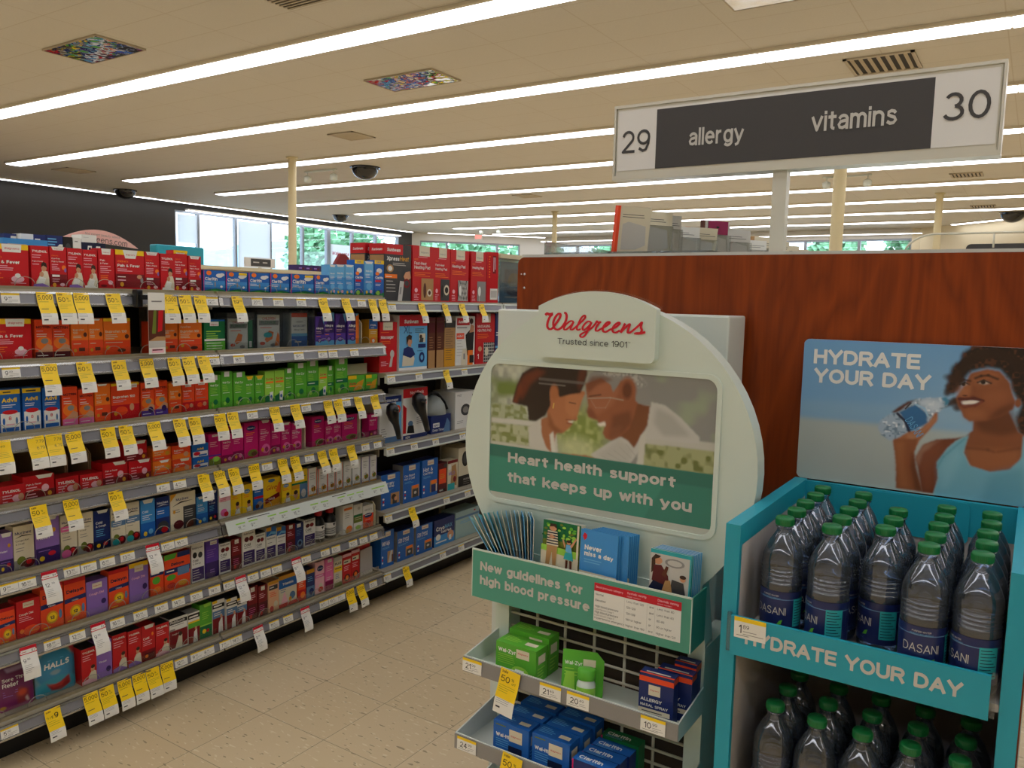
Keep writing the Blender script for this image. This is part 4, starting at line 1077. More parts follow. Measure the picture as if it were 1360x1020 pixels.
def d_pfw(f):
    f.r(0, .88, 1, 1, 'yellow'); f.p([(.36, 1), (.38, .82), (.82, .82), (.84, 1)], 'white'); f.t('Walgreens', .42, .88, .36, 'logored', .01, .2)
    f.t("children's", .06, .68, .3, 'orange', .01); f.t('Pain & Fever', .06, .56, .72, 'white', .03)
    f.l(.06, .50, .7, 3, .045, 'lpink', .016); f.l(.06, .33, .4, 3, .05, 'orange', .016)
    f.e(.72, .22, .16, .08, 'lpink'); f.e(.72, .30, .07, .05, 'white'); f.l(.55, .12, .95, 1, .05, 'lpink', .014)
def d_pfw2(f):
    f.r(0, .88, 1, 1, 'yellow'); f.p([(.26, 1), (.34, .80), (.7, .80), (.78, 1)], 'white'); f.t('Walgreens', .36, .87, .32, 'logored', .01, .2)
    f.t("children's", .06, .70, .38, 'orange', .02); f.t('Pain & Fever', .06, .59, .78, 'white', .03)
    f.l(.06, .53, .6, 2, .045, 'lpink', .016); f.r(0, .10, 1, .42, 'dred'); f.l(.06, .34, .45, 1, .05, 'white', .02); f.l(.06, .26, .36, 1, .05, 'lpink', .02)
    f.e(.82, .36, .09, .05, 'skin'); f.e(.9, .28, .05, .07, 'grey'); f.e(.2, .17, .065, .055, 'gold')
def d_tyl(f):
    f.t('TYLENOL', .06, .85, .86, 'white', .03, .15); f.l(.06, .78, .7, 2, .05, 'lpink', .016)
    f.t('Pain+Fever', .06, .63, .6, 'white', .01, .1); f.l(.06, .57, .7, 1, .05, 'lpink', .016)
    f.p([(.2, .0), (.26, .18), (.48, .34), (.6, .44), (.9, .42), (.99, .26), (1, .0)], 'cream')
    f.e(.70, .49, .15, .075, 'skin'); f.p([(.55, .51), (.56, .60), (.68, .64), (.84, .61), (.88, .50), (.78, .53), (.66, .55)], 'hair')
    f.e(.56, .35, .12, .06, 'skin'); f.p([(.3, .14), (.46, .3), (.8, .26), (.7, .12)], 'white'); f.p([(.05, .0), (.1, .12), (.6, .14), (.95, .08), (1, .0)], f.rnd.choice(['white', 'lav', 'lpink']))
def d_df(f):
    f.p([(.1, 1), (.2, .92), (.8, .92), (.9, 1)], 'white'); f.t('Walgreens', .28, .938, .44, 'logored', .01)
    f.t("children's", .1, .78, .4, 'orange', .01); f.t('Dye-Free', .1, .71, .5, 'white', .02); f.t('Pain & Fever', .1, .64, .74, 'white', .02)
    f.l(.1, .58, .6, 4, .042, 'lpink', .014); f.e(.82, .52, .13, .055, 'orange'); f.e(.9, .46, .07, .05, 'lav')
    f.r(0, .12, 1, .36, 'dred'); f.r(.1, .30, .55, .35, 'white'); f.l(.1, .24, .6, 2, .05, 'lpink', .014); f.e(.22, .11, .11, .05, 'gold'); f.e(.7, .12, .15, .04, 'lpink')
def d_pf1(f):
    f.p([(.2, 1), (.24, .86), (.76, .86), (.8, 1)], 'white'); f.t('Walgreens', .3, .90, .4, 'logored', .01, .2)
    f.t('Pain', .1, .70, .3, 'white', .02); f.t('& Fever', .1, .63, .5, 'white', .02); f.l(.1, .57, .8, 4, .045, 'lpink', .014)
    f.l(.1, .36, .7, 3, .045, 'orange', .014); f.e(.72, .2, .16, .05, 'lpink'); f.e(.3, .12, .2, .03, 'dred')
def d_pfy(f):
    f.r(0, .92, 1, 1, 'yellow'); d_df(f); f.r(0, .95, 1, 1, 'yellow')
def d_cla(f, y=False):
    f.r(0, .55, 1, 1, 'blue'); f.r(0, .25, 1, .55, 'sky'); f.e(.74, .78, .16, .09, 'white'); f.e(.86, .82, .12, .07, 'white')
    f.e(.26, .88, .12, .10, 'orange'); f.t('Claritin', .08, .56, .56, 'white', .03); f.l(.08, .46, .5, 2, .07, 'white', .022)
    f.p([(0, 0), (0, .12), (.3, .18), (.6, .22), (1, .14), (1, 0)], 'dgreen'); f.p([(0, 0), (.2, .1), (.5, .14), (.8, .08), (1, .06), (1, 0)], 'green')
    f.r(.5, .3, .56, .5, 'grey'); f.e(.82, .3, .06, .05, 'white')
    f.r(0, 0, .035, 1, 'mag')
    if y: f.r(.6, .86, .98, .96, 'yellow')
def d_clay(f): d_cla(f, True)
def d_ckl(f):
    f.r(0, .0, 1, .6, 'sky'); f.p([(.05, 1), (.2, .93), (.8, .93), (.95, 1)], 'white'); f.t('Wal-itin', .12, .70, .7, 'white', .02, .1); f.l(.12, .63, .8, 3, .04, 'white', .012)
    f.e(.5, .3, .3, .1, 'lblue'); f.l(.12, .44, .8, 2, .04, 'white', .012); f.p([(0, 0), (0, .08), (.5, .13), (1, .06), (1, 0)], 'dgreen'); f.e(.24, .14, .11, .045, 'yellow'); f.e(.7, .16, .14, .05, 'lpink')
def d_cky(f):
    f.r(0, .9, 1, 1, 'yellow'); f.t('SAVE', .2, .925, .5, 'blue', .02); f.e(.5, .72, .3, .07, 'white'); f.e(.3, .64, .2, .05, 'orange')
    f.t('Claritin', .08, .50, .82, 'white', .03); f.r(.08, .41, .7, .47, 'logored'); f.l(.1, .35, .8, 2, .04, 'white', .012)
    f.p([(0, 0), (0, .1), (.4, .2), (1, .12), (1, 0)], 'dgreen'); f.e(.35, .12, .2, .06, 'lime'); f.e(.7, .16, .12, .06, 'purple')
def d_xpr(f):
    f.r(0, .82, .68, 1, 'red'); f.t('Sunbeam', .08, .87, .5, 'white', .03, .2); f.t('Xpress', .08, .71, .46, 'white', .03, .15); f.t('Heat', .56, .71, .34, 'gold', .02, .15)
    f.l(.3, .66, .85, 2, .03, 'lgrey', .012); f.e(.2, .57, .13, .07, 'tan'); f.e(.2, .57, .08, .045, 'white'); f.r(0, .40, .46, .47, 'orange'); f.l(.05, .42, .4, 1, .03, 'white', .012)
    for i in range(4): f.l(.06, .34 - .06 * i, .42, 1, .03, 'lgrey', .014)
    f.p([(.7, .44), (.78, .52), (.94, .54), (.98, .42), (.8, .34)], 'skin'); f.e(.82, .32, .13, .085, 'dred'); f.e(.82, .32, .08, .05, 'dgrey')
    f.p([(.48, .0), (.56, .36), (.72, .35), (.64, .0)], 'lgrey'); f.p([(.54, .12), (.57, .25), (.63, .25), (.60, .12)], 'grey')
def d_fh(f, n, lines, col, tx):
    f.p([(.3, 1), (.3, .82), (.78, .82), (.78, 1)], 'cream'); f.t('Walgreens', .36, .87, .36, 'grey', .01, .2); f.l(.25, .795, .85, 1, .03, 'lpink', .008)
    f.t('MOIST', .08, .74, .2, 'orange', .01)
    for i, t in enumerate(lines): f.t(t, .08, .66 - .075 * i, .72 if len(t) > 9 else .55, 'white', .02)
    y = .62 - .075 * (len(lines) - 1)
    f.l(.08, y - .03, .9, 3, .03, 'orange', .01); f.r(.4, .02, .96, .42, col); tx(f)
    f.e(.16, .20, .07, .04, 'lpink'); f.l(.06, .12, .3, 4, .03, 'lpink', .01)
def d_fh1(f): d_fh(f, 1, ['Fast-Heat', 'Heating Pad'], 'tan', lambda f: (f.e(.56, .2, .07, .14, 'brown'), f.e(.78, .16, .12, .07, 'cream'), f.e(.78, .16, .06, .04, 'brown')))
def d_fh2(f): d_fh(f, 2, ['Fast-Heat', 'Heating Pad'], 'dgrey', lambda f: (f.e(.78, .22, .17, .10, 'cream'), f.e(.78, .22, .11, .06, 'black'), f.e(.5, .2, .05, .12, 'black')))
def d_hp3(f):
    def tx(f):
        for i in range(7):
            x = .4 + .08 * i; f.p([(x, .02), (x + .03, .02), (min(x + .2, .96), .42), (min(x + .17, .93), .42)], 'lgrey')
            x2 = .96 - .08 * i; f.p([(x2, .02), (x2 - .03, .02), (max(x2 - .2, .4), .42), (max(x2 - .17, .43), .42)], 'lgrey')
        f.e(.52, .22, .07, .1, 'white')
    d_fh(f, 3, ['Heating Pad'], 'black', tx)
def d_hp4(f): d_fh(f, 4, ['Heating Pad'], 'grey', lambda f: (f.e(.55, .22, .09, .10, 'white'), f.r(.53, .02, .57, .12, 'lgrey')))
def d_hps(f):
    f.r(.5, .58, .8, .93, 'dred'); f.l(.15, .9, .3, 9, .05, 'orange', .02); f.r(.55, .62, .62, .9, 'lpink'); f.r(.68, .66, .74, .9, 'lpink'); f.r(.3, .06, .95, .28, 'white'); f.r(.35, .1, .9, .24, 'lgrey')
def d_mot(f, c='maroon'):
    f.r(0, .66, 1, 1, 'rorange'); f.t('MOTRIN', .08, .78, .84, 'maroon', .03); f.l(.1, .71, .7, 1, .04, 'lpink', .014); f.l(.1, .63, .8, 2, .05, 'white', .018)
    f.e(.5, .42, .46, .16, 'orange'); f.e(.55, .47, .22, .07, 'grey'); f.p([(0, .18), (.4, .28), (.7, .4), (1, .34), (1, .18)], 'skin'); f.r(0, 0, 1, .2, c); f.l(.1, .1, .8, 1, .04, 'white', .018)
def d_mop(f): d_mot(f, 'pink')
def d_mou(f): d_mot(f, 'purple'); f.e(.7, .22, .2, .09, 'dpurple')
def d_ibu(f):
    f.r(0, 0, 1, .46, 'rorange'); f.p([(.18, 1), (.26, .95), (.74, .95), (.82, 1)], 'white'); f.t('Ibuprofen', .1, .70, .66, 'cream', .02); f.t('100', .1, .62, .28, 'cream', .02); f.l(.1, .56, .6, 2, .04, 'cream', .014)
    f.e(.82, .60, .11, .06, 'brown'); f.e(.2, .2, .1, .045, 'gold'); f.r(.42, .18, .78, .27, 'brown'); f.l(.1, .36, .7, 1, .04, 'cream', .016); f.l(.1, .08, .9, 1, .04, 'orange', .014)
def d_ibw(f):
    f.r(0, 0, 1, .42, 'rorange'); f.r(0, .92, 1, 1, 'yellow'); f.t('Ibuprofen 100', .06, .62, .8, 'cream', .02); f.l(.06, .56, .6, 3, .05, 'cream', .016); f.e(.86, .52, .08, .06, 'brown'); f.e(.14, .24, .07, .06, 'gold'); f.l(.06, .36, .8, 1, .04, 'cream', .016); f.e(.65, .16, .16, .05, 'brown')
def d_ibw2(f):
    d_ibw(f); f.p([(.3, 1), (.36, .95), (.7, .95), (.76, 1)], 'white'); f.t('Dye-Free', .06, .76, .44, 'cream', .02)
def d_irw(f):
    f.r(0, .93, 1, 1, 'yellow'); f.label(.5, .92, .86, .96); f.t('Ibuprofen 100', .06, .60, .78, 'white', .03); f.l(.06, .54, .6, 2, .045, 'lpink', .014); f.r(0, 0, 1, .42, 'red'); f.e(.35, .26, .22, .12, 'rorange'); f.e(.72, .34, .08, .1, 'skin'); f.e(.14, .2, .06, .06, 'gold')
def d_ire(f):
    f.label(.25, .75, .86, .96); f.t('Ibuprofen', .1, .70, .66, 'white', .02); f.l(.1, .64, .6, 3, .045, 'lpink', .014); f.r(0, 0, 1, .36, 'red'); f.e(.35, .22, .2, .08, 'rorange'); f.e(.72, .24, .14, .07, 'skin'); f.l(.1, .44, .8, 1, .04, 'grey', .02)
def d_adv(f, top='yellow'):
    if top: f.r(0, .88, 1, .98, top); f.l(.2, .91, .8, 1, .05, 'dgrey', .03)
    f.t('Advil', .14, .70, .70, 'yellow', .03); f.l(.12, .63, .9, 2, .045, 'white', .015); f.r(.06, .02, .96, .46, 'white'); f.e(.5, .48, .36, .05, 'red')
    f.t('8', .42, .30, .14, 'logored', .02); f.e(.2, .28, .06, .08, 'blue'); f.e(.8, .28, .06, .08, 'bluegrey'); f.r(.12, .05, .9, .14, 'blue'); f.l(.3, .19, .7, 1, .03, 'lpink', .03)
def d_advb(f): d_adv(f, None)
def d_wz(f, txt='Wal-Zyr'):
    f.p([(.28, 1), (.28, .86), (.74, .86), (.74, 1)], 'white'); f.t(txt, .12, .68, .7, 'white', .02); f.l(.12, .62, .7, 4, .045, 'lime', .014); f.r(0, 0, 1, .38, 'green'); f.e(.55, .22, .2, .08, 'dgreen'); f.e(.3, .14, .12, .05, 'lime'); f.l(.12, .42, .8, 1, .04, 'white', .012)
def d_wzt(f): d_wz(f)
def d_wzy(f): d_wz(f); f.p([(.1, 1), (.3, .88), (.7, .88), (.9, 1)], 'yellow')
def d_wzd(f): d_wz(f); f.r(0, .34, 1, .46, 'dgreen'); f.l(.1, .39, .8, 1, .04, 'white', .02); f.e(.3, .16, .12, .05, 'lime')
def d_zyr(f):
    f.t('Zyrtec', .1, .72, .8, 'logored', .03); f.r(.08, .62, .92, .68, 'orange'); f.l(.1, .54, .8, 2, .05, 'white', .014); f.p([(0, 0), (0, .2), (.5, .3), (1, .12), (1, 0)], 'dgreen'); f.p([(.5, .08), (.5, .34), (.85, .36), (.8, .06)], 'white'); f.e(.66, .2, .1, .06, 'blue')
def d_zyw(f):
    f.r(0, .8, .5, 1, 'yellow'); f.t('Zyrtec', .08, .5, .4, 'logored', .03); f.r(.06, .38, .5, .46, 'orange'); f.p([(.3, .15), (.55, .6), (.95, .75), (.8, .2)], 'gold'); f.p([(0, 0), (0, .2), (.5, .12), (1, .2), (1, 0)], 'dgreen')
def d_grn(f):
    f.r(0, .95, 1, 1, 'blue'); f.label(.28, .7, .80, .93); f.l(.1, .62, .8, 4, .07, 'lime', .03); f.r(0, .0, 1, .32, 'green'); f.l(.1, .26, .9, 3, .08, 'white', .02); f.r(.0, .34, 1, .4, 'white')
def d_flo(f):
    f.r(0, .9, 1, 1, 'cream'); f.t('CHILDREN', .2, .86, .6, 'logored', .02); f.p([(.06, .84), (.04, .7), (.94, .7), (.98, .84)], 'grey'); f.t('FLONASE', .14, .74, .7, 'dgreen', .02)
    f.p([(.3, .28), (.5, .55), (.72, .5), (.66, .3), (.4, .2)], 'orange'); f.l(.1, .62, .7, 1, .05, 'rorange', .02); f.e(.2, .18, .12, .05, 'rorange'); f.e(.7, .12, .14, .05, 'grey')
def d_flo2(f):
    d_flo(f); f.e(.45, .42, .2, .08, 'teal'); f.p([(.75, .1), (.9, .5), (.98, .4), (.98, .1)], 'orange')
def d_nas(f):
    f.r(0, .88, 1, 1, 'rorange'); f.t('NASACORT', .1, .60, .8, 'navy', .02); f.t('Allergy 24HR', .16, .50, .66, 'dgrey', .01); f.r(0, 0, 1, .34, 'blue'); f.r(0, .34, 1, .42, 'lblue'); f.l(.2, .16, .8, 1, .05, 'white', .03); f.e(.5, .75, .25, .03, 'lgrey')
def d_all(f):
    f.p([(0, .4), (.5, .95), (.85, .98), (1, .75), (1, .4)], 'dpurple'); f.p([(.7, 1), (1, .7), (1, 1)], 'lblue'); f.t('Allegra', .08, .58, .8, 'white', .03); f.l(.1, .5, .8, 2, .05, 'lpink', .014); f.r(0, 0, 1, .18, 'lblue'); f.e(.45, .22, .24, .08, 'dpurple'); f.e(.45, .22, .15, .05, 'lav'); f.l(.1, .34, .6, 1, .04, 'orange', .02)
def d_all2(f): d_all(f); f.p([(.72, 0), (.72, .9), (1, .98), (1, 0)], 'orange')
def d_xyz(f):
    f.r(0, .62, 1, 1, 'blue'); f.t('XYZAL', .14, .74, .7, 'white', .03); f.l(.2, .66, .8, 1, .04, 'white', .02); f.e(.5, .16, .34, .13, 'orange'); f.l(.15, .5, .85, 2, .06, 'cream', .02); f.e(.5, .15, .15, .07, 'white')
def d_mas(f):
    f.p([(.2, 1), (.2, .84), (.75, .84), (.75, 1)], 'cream'); f.t('Walgreens', .28, .89, .4, 'grey', .01, .2); f.l(.08, .79, .7, 1, .03, 'orange', .01); f.t('Massager', .08, .67, .72, 'white', .02); f.l(.08, .61, .7, 2, .035, 'orange', .01)
    f.e(.72, .36, .12, .08, 'lgrey'); f.p([(.55, .1), (.66, .34), (.78, .34), (.7, .1)], 'lgrey'); f.l(.08, .2, .5, 3, .035, 'lpink', .012)
def d_sxl(f):
    f.r(0, 0, 1, .8, 'lblue'); f.r(.0, .8, 1, 1, 'red'); f.t('Sunbeam', .16, .85, .5, 'white', .03, .2); f.r(.0, .0, 1, .05, 'white'); f.t('XL', .16, .67, .28, 'navy', .0); f.l(.55, .74, .9, 3, .03, 'dgrey', .01); f.r(.5, .66, .505, .78, 'grey')
    f.p([(.1, .08), (.14, .36), (.3, .42), (.46, .36), (.54, .2), (.5, .08)], 'cream'); f.p([(.12, .28), (.16, .4), (.3, .43), (.46, .4), (.56, .28), (.4, .22)], 'navy'); f.e(.36, .52, .09, .07, 'skin'); f.p([(.26, .46), (.24, .6), (.34, .65), (.44, .62), (.42, .55), (.32, .56)], 'hair'); f.p([(.3, .44), (.33, .5), (.4, .5), (.42, .42)], 'skin')
    f.r(.7, .5, .92, .66, 'cream'); f.e(.76, .6, .05, .04, 'hair'); f.p([(.7, .5), (.74, .58), (.86, .58), (.84, .5)], 'dgrey'); f.r(.66, .4, .94, .47, 'navy'); f.e(.8, .22, .1, .1, 'navy'); f.e(.8, .22, .05, .05, 'lblue'); f.l(.62, .34, .92, 1, .03, 'navy', .008)
def d_brn(f): f.r(0, .0, 1, .35, 'tan'); f.r(0, .7, 1, .9, 'maroon'); f.l(.15, .6, .8, 5, .05, 'tan', .01); f.r(0, .93, 1, 1, 'maroon')
def d_ora(f): f.r(0, 0, 1, .4, 'gold'); f.r(0, .85, 1, 1, 'dgrey'); f.l(.1, .8, .9, 14, .05, 'dgrey', .008)
def d_sun(f):
    f.r(.06, .82, .72, .97, 'red'); f.t('Sunbeam', .12, .86, .52, 'white', .03, .2); f.l(.06, .76, .6, 1, .03, 'grey', .02); f.r(.04, .54, .44, .66, 'rorange'); f.t('4-IN-1', .08, .57, .3, 'white', .02); f.l(.06, .5, .4, 6, .06, 'lgrey', .012)
    f.p([(.6, .2), (.5, .62), (.72, .72), (.95, .68), (.9, .2)], 'black'); f.p([(.7, .66), (.78, .84), (.95, .8), (.94, .68)], 'skin'); f.e(.8, .9, .1, .06, 'hair'); f.p([(.28, .0), (.36, .34), (.58, .34), (.54, .0)], 'cream'); f.r(.4, .12, .48, .24, 'grey'); f.r(.62, .0, .9, .3, 'orange'); f.r(.72, .04, .95, .2, 'black')
def d_mhp(f):
    f.p([(.3, 1), (.3, .82), (.76, .82), (.76, 1)], 'cream'); f.t('Walgreens', .36, .88, .34, 'grey', .01, .2); f.t('MASSAGING', .08, .72, .66, 'white', .02); f.t('HEATING PAD', .08, .64, .72, 'white', .02); f.l(.08, .58, .8, 3, .035, 'orange', .01)
    f.r(.4, .02, .98, .42, 'dgrey')
    for i in range(6): f.r(.4 + .1 * i, .02, .42 + .1 * i, .42, 'lgrey'); f.r(.4, .05 + .065 * i, .98, .065 + .065 * i, 'lgrey')
    f.e(.56, .24, .1, .09, 'cream'); f.e(.2, .3, .1, .05, 'skin'); f.t('1', .08, .1, .06, 'white', .02)
def d_nav(f): f.l(.2, .6, .9, 2, .05, 'white', .02); f.r(.0, .3, 1, .34, 'lblue')
def d_bms(f):
    f.r(0, .86, 1, 1, 'navy'); f.t('BodyMassager', .06, .885, .8, 'white', .02); f.r(0, 0, 1, .12, 'bluegrey'); f.p([(.75, .12), (.75, .86), (1, .86), (1, .12)], 'lblue'); f.e(.84, .70, .12, .09, 'rorange'); f.e(.84, .70, .05, .04, 'white'); f.l(.08, .3, .35, 4, .05, 'grey', .012)
def d_bmt(f):
    f.r(0, .82, 1, 1, 'red'); f.t('NeckBack', .28, .88, .56, 'white', .02); f.p([(0, .12), (0, .7), (.14, .62), (.12, .12)], 'red'); f.e(.86, .68, .1, .075, 'rorange'); f.e(.86, .68, .04, .03, 'white')
    f.e(.3, .3, .1, .06, 'bluegrey'); f.p([(.16, .12), (.2, .26), (.42, .26), (.46, .1)], 'black'); f.l(.55, .4, .8, 4, .04, 'grey', .012); f.r(0, 0, 1, .08, 'navy'); f.t('NEW', .1, .01, .18, 'white', .02)
def d_fsp(f): f.r(.1, .34, .42, .58, 'white'); f.t('MAX', .14, .38, .24, 'navy', .02); f.t('Deep-Tissue', .08, .12, .6, 'white', .02); f.p([(.6, .0), (.8, .8), (.95, .5), (.95, 0)], 'bluegrey')
def d_ftb(f): f.t('FACE', .1, .88, .2, 'dgrey', .01); f.e(.52, .50, .24, .16, 'dgrey'); f.e(.52, .50, .14, .09, 'grey'); f.p([(.78, .4), (.84, .9), (1, .95), (1, .35)], 'black'); f.l(.1, .2, .5, 2, .05, 'grey', .012)
def d_tys(f):
    f.t('TYLENOL', .08, .60, .74, 'white', .03, .15); f.l(.1, .42, .5, 2, .14, 'lpink', .05); f.e(.66, .26, .18, .2, 'lpink'); f.e(.84, .3, .12, .2, 'skin'); f.l(.1, .1, .4, 1, .1, 'lpink', .05)
def d_pfs(f):
    f.p([(.4, 1), (.5, .84), (.9, .84), (.96, 1)], 'white'); f.t('Pain & Fever', .1, .60, .48, 'white', .02); f.l(.1, .48, .45, 2, .12, 'lpink', .04); f.r(0, 0, 1, .34, 'dred'); f.e(.7, .42, .12, .16, 'lpink'); f.e(.84, .16, .07, .1, 'gold'); f.l(.1, .2, .5, 2, .12, 'lpink', .04)
def d_ibs(f):
    f.r(0, 0, 1, .34, 'rorange'); f.p([(.35, 1), (.45, .84), (.8, .84), (.9, 1)], 'white'); f.t('Ibuprofen', .1, .58, .5, 'cream', .02); f.l(.1, .44, .5, 1, .1, 'cream', .05); f.e(.8, .5, .12, .16, 'gold'); f.l(.1, .16, .8, 1, .1, 'cream', .05)
def d_irs(f):
    f.p([(.4, 1), (.45, .8), (.85, .8), (.9, 1)], 'cream'); f.t('Ibuprofen', .1, .56, .5, 'white', .02); f.r(0, 0, 1, .36, 'orange'); f.e(.75, .3, .14, .18, 'skin'); f.l(.1, .42, .5, 1, .1, 'lpink', .05)
def d_ads(f): f.t('Advil', .3, .54, .4, 'yellow', .03); f.r(.05, .06, .95, .44, 'white'); f.e(.3, .3, .2, .14, 'logored'); f.r(.4, .1, .9, .22, 'blue')
def d_mgc(f): f.label(.3, .75, .9, .97); f.l(.1, .72, .8, 3, .06, 'lpink', .018); f.r(0, 0, 1, .22, 'olive'); f.e(.6, .2, .3, .08, 'lime'); f.r(0, .3, 1, .34, 'purple')
def d_mg1(f): f.t('Wal-Dryl', .1, .70, .7, 'white', .02); f.label(.3, .76, .88, .97); f.l(.1, .62, .8, 3, .05, 'lpink', .014); f.r(0, 0, 1, .3, 'dmag'); f.e(.3, .14, .12, .05, 'gold'); f.e(.7, .16, .16, .06, 'pink')
def d_mg2(f): f.p([(.2, 1), (.3, .92), (.8, .92), (.9, 1)], 'white'); f.t('Wal-Dryl', .1, .62, .7, 'white', .02); f.l(.1, .74, .8, 2, .05, 'lpink', .014); f.l(.1, .56, .7, 3, .05, 'lpink', .014); f.e(.55, .22, .36, .13, 'pink'); f.e(.28, .2, .13, .06, 'gold'); f.e(.62, .2, .16, .07, 'dmag')
def d_ben(f): f.e(.5, .84, .34, .07, 'navy'); f.t('Benadryl', .24, .82, .52, 'white', .02); f.l(.14, .70, .8, 2, .05, 'orange', .018); f.l(.14, .58, .8, 3, .05, 'lpink', .014); f.e(.6, .16, .36, .1, 'olive'); f.e(.7, .14, .2, .06, 'brown'); f.r(.1, .0, .6, .06, 'red')
def d_cw(f, t1, t2, pic):
    f.r(.34, .84, .74, .97, 'cream'); f.t('Walgreens', .38, .88, .32, 'logored', .01, .2); f.t(t1, .08, .68, .6, 'white', .02); f.t(t2, .08, .60, .6, 'white', .02); f.l(.08, .54, .7, 2, .03, 'lblue', .01)
    f.e(.12, .3, .05, .03, 'white'); f.e(.12, .22, .05, .03, 'logored'); f.e(.12, .14, .05, .03, 'white'); f.r(.5, .1, .95, .42, 'tan'); pic(f)
def d_cw1(f): d_cw(f, 'Therapy', 'Knee Wrap', lambda f: (f.e(.66, .3, .12, .08, 'hair'), f.r(.6, .1, .82, .26, 'dgrey'), f.e(.76, .24, .08, .06, 'skin')))
def d_cw2(f): d_cw(f, 'Clay Based', 'Hot & Cold', lambda f: (f.r(.56, .1, .9, .32, 'dgrey'), f.r(.56, .34, .9, .42, 'orange'), f.e(.72, .22, .08, .04, 'lgrey')))
def d_cw3(f): d_cw(f, 'Hot &', 'Cold Wrap', lambda f: (f.r(.58, .1, .86, .3, 'navy'), f.r(.58, .32, .92, .42, 'orange'), f.r(.88, .1, .95, .3, 'cream')))
def d_cw4(f): d_cw(f, 'Compression', 'Wrap', lambda f: (f.p([(.55, .1), (.75, .42), (.9, .42), (.8, .1)], 'lgrey'), f.r(.82, .1, .95, .3, 'brown')))
def d_brs(f): f.r(.1, .3, .9, .8, 'rorange'); f.l(.2, .6, .8, 3, .06, 'gold', .02); f.r(.1, .03, .8, .12, 'black'); f.t('MAX', .15, .05, .4, 'white', .02); f.e(.8, .9, .2, .06, 'dgrey')
def d_mld(f): f.r(0, .9, 1, 1, 'dred'); f.e(.2, .78, .14, .10, 'white'); f.p([(.3, .2), (.4, .8), (.8, .85), (.95, .4), (.9, .1)], 'tan'); f.t('MLD', .1, .5, .6, 'lav', .02); f.e(.7, .34, .15, .1, 'dred'); f.r(0, 0, .7, .22, 'teal')
def d_mch(f): f.e(.4, .7, .2, .2, 'black'); f.e(.4, .7, .13, .13, 'dgrey'); f.r(0, 0, 1, .28, 'black'); f.t('MASSAGER', .3, .15, .5, 'lgrey', .02); f.l(.3, .1, .8, 2, .05, 'grey', .01)
def d_pur(f): f.p([(.2, 1), (.3, .90), (.85, .90), (.95, 1)], 'white'); f.e(.75, .68, .1, .05, 'gold'); f.t('Relief', .1, .52, .5, 'white', .02); f.l(.1, .46, .8, 3, .05, 'lav', .016); f.r(0, 0, 1, .34, 'dpurple'); f.e(.24, .12, .11, .05, 'yellow'); f.e(.66, .2, .16, .05, 'logored'); f.l(.1, .27, .8, 1, .04, 'lav', .016)
def d_muc(f, band=None):
    f.r(0, .0, 1, .22, 'grey'); f.t('Mucinex', .08, .80, .8, 'navy', .02); f.p([(.05, .72), (.4, .78), (.8, .77), (.95, .74), (.8, .755), (.4, .755)], 'black')
    f.t('Congestion', .1, .64, .66, 'dgrey', .01); f.t('& Cough', .1, .57, .44, 'dgrey', .01); f.l(.1, .48, .7, 2, .06, 'grey', .014)
    f.e(.35, .20, .22, .1, 'olive'); f.e(.7, .13, .3, .11, 'maroon'); f.e(.72, .15, .14, .06, 'red'); f.e(.4, .12, .14, .05, 'brown')
    if band: f.r(0, .62, 1, .74, band); f.l(.1, .67, .8, 1, .04, 'white', .02)
def d_mur(f): d_muc(f, 'pink'); f.e(.3, .1, .3, .1, 'pink')
def d_mub(f): d_muc(f); f.r(0, .5, 1, .66, 'bluegrey'); f.l(.1, .58, .8, 2, .05, 'white', .016); f.e(.3, .1, .25, .08, 'teal')
def d_mun(f): f.t('Mucinex', .1, .82, .8, 'white', .02); f.p([(.05, .76), (.5, .8), (.95, .76), (.5, .78)], 'white'); f.r(0, .45, 1, .72, 'blue'); f.l(.1, .62, .8, 2, .06, 'white', .02); f.e(.5, .22, .4, .14, 'dgrey'); f.e(.6, .12, .24, .08, 'red')
def d_muw(f): f.p([(0, 1), (0, .8), (.25, 1)], 'gold'); f.t('Mucinex', .22, .80, .5, 'navy', .02); f.p([(.05, .66), (.4, .77), (.9, .76), (.4, .73)], 'black'); f.r(.5, 0, 1, .62, 'dgrey'); f.l(.08, .55, .4, 2, .06, 'grey', .02); f.e(.14, .52, .05, .05, 'gold'); f.l(.55, .5, .9, 4, .06, 'lgrey', .016); f.e(.3, .16, .2, .12, 'maroon'); f.e(.75, .12, .16, .1, 'brown')
def d_ccn(f): f.p([(.2, 1), (.3, .92), (.8, .92), (.9, 1)], 'white'); f.t('Cold', .12, .66, .4, 'white', .02); f.t('& Cough', .12, .58, .62, 'white', .02); f.l(.12, .5, .7, 4, .05, 'lblue', .016); f.r(0, .0, 1, .24, 'dnavy'); f.e(.26, .12, .12, .05, 'yellow'); f.e(.68, .14, .14, .05, 'red')
def d_cbl(f): f.r(0, .4, 1, 1, 'sky'); f.p([(.15, 1), (.25, .9), (.8, .9), (.9, 1)], 'white'); f.t('Cold', .12, .66, .4, 'white', .02); f.l(.12, .58, .8, 3, .05, 'white', .014); f.r(0, .0, 1, .38, 'blue'); f.e(.3, .12, .13, .06, 'yellow'); f.e(.68, .16, .16, .07, 'lblue')
def d_pkw(f): f.r(0, .55, 1, .75, 'lpink'); f.l(.1, .7, .9, 4, .05, 'logored', .014); f.e(.4, .2, .3, .12, 'pink'); f.e(.6, .14, .2, .08, 'red'); f.l(.1, .9, .8, 1, .05, 'grey', .03)
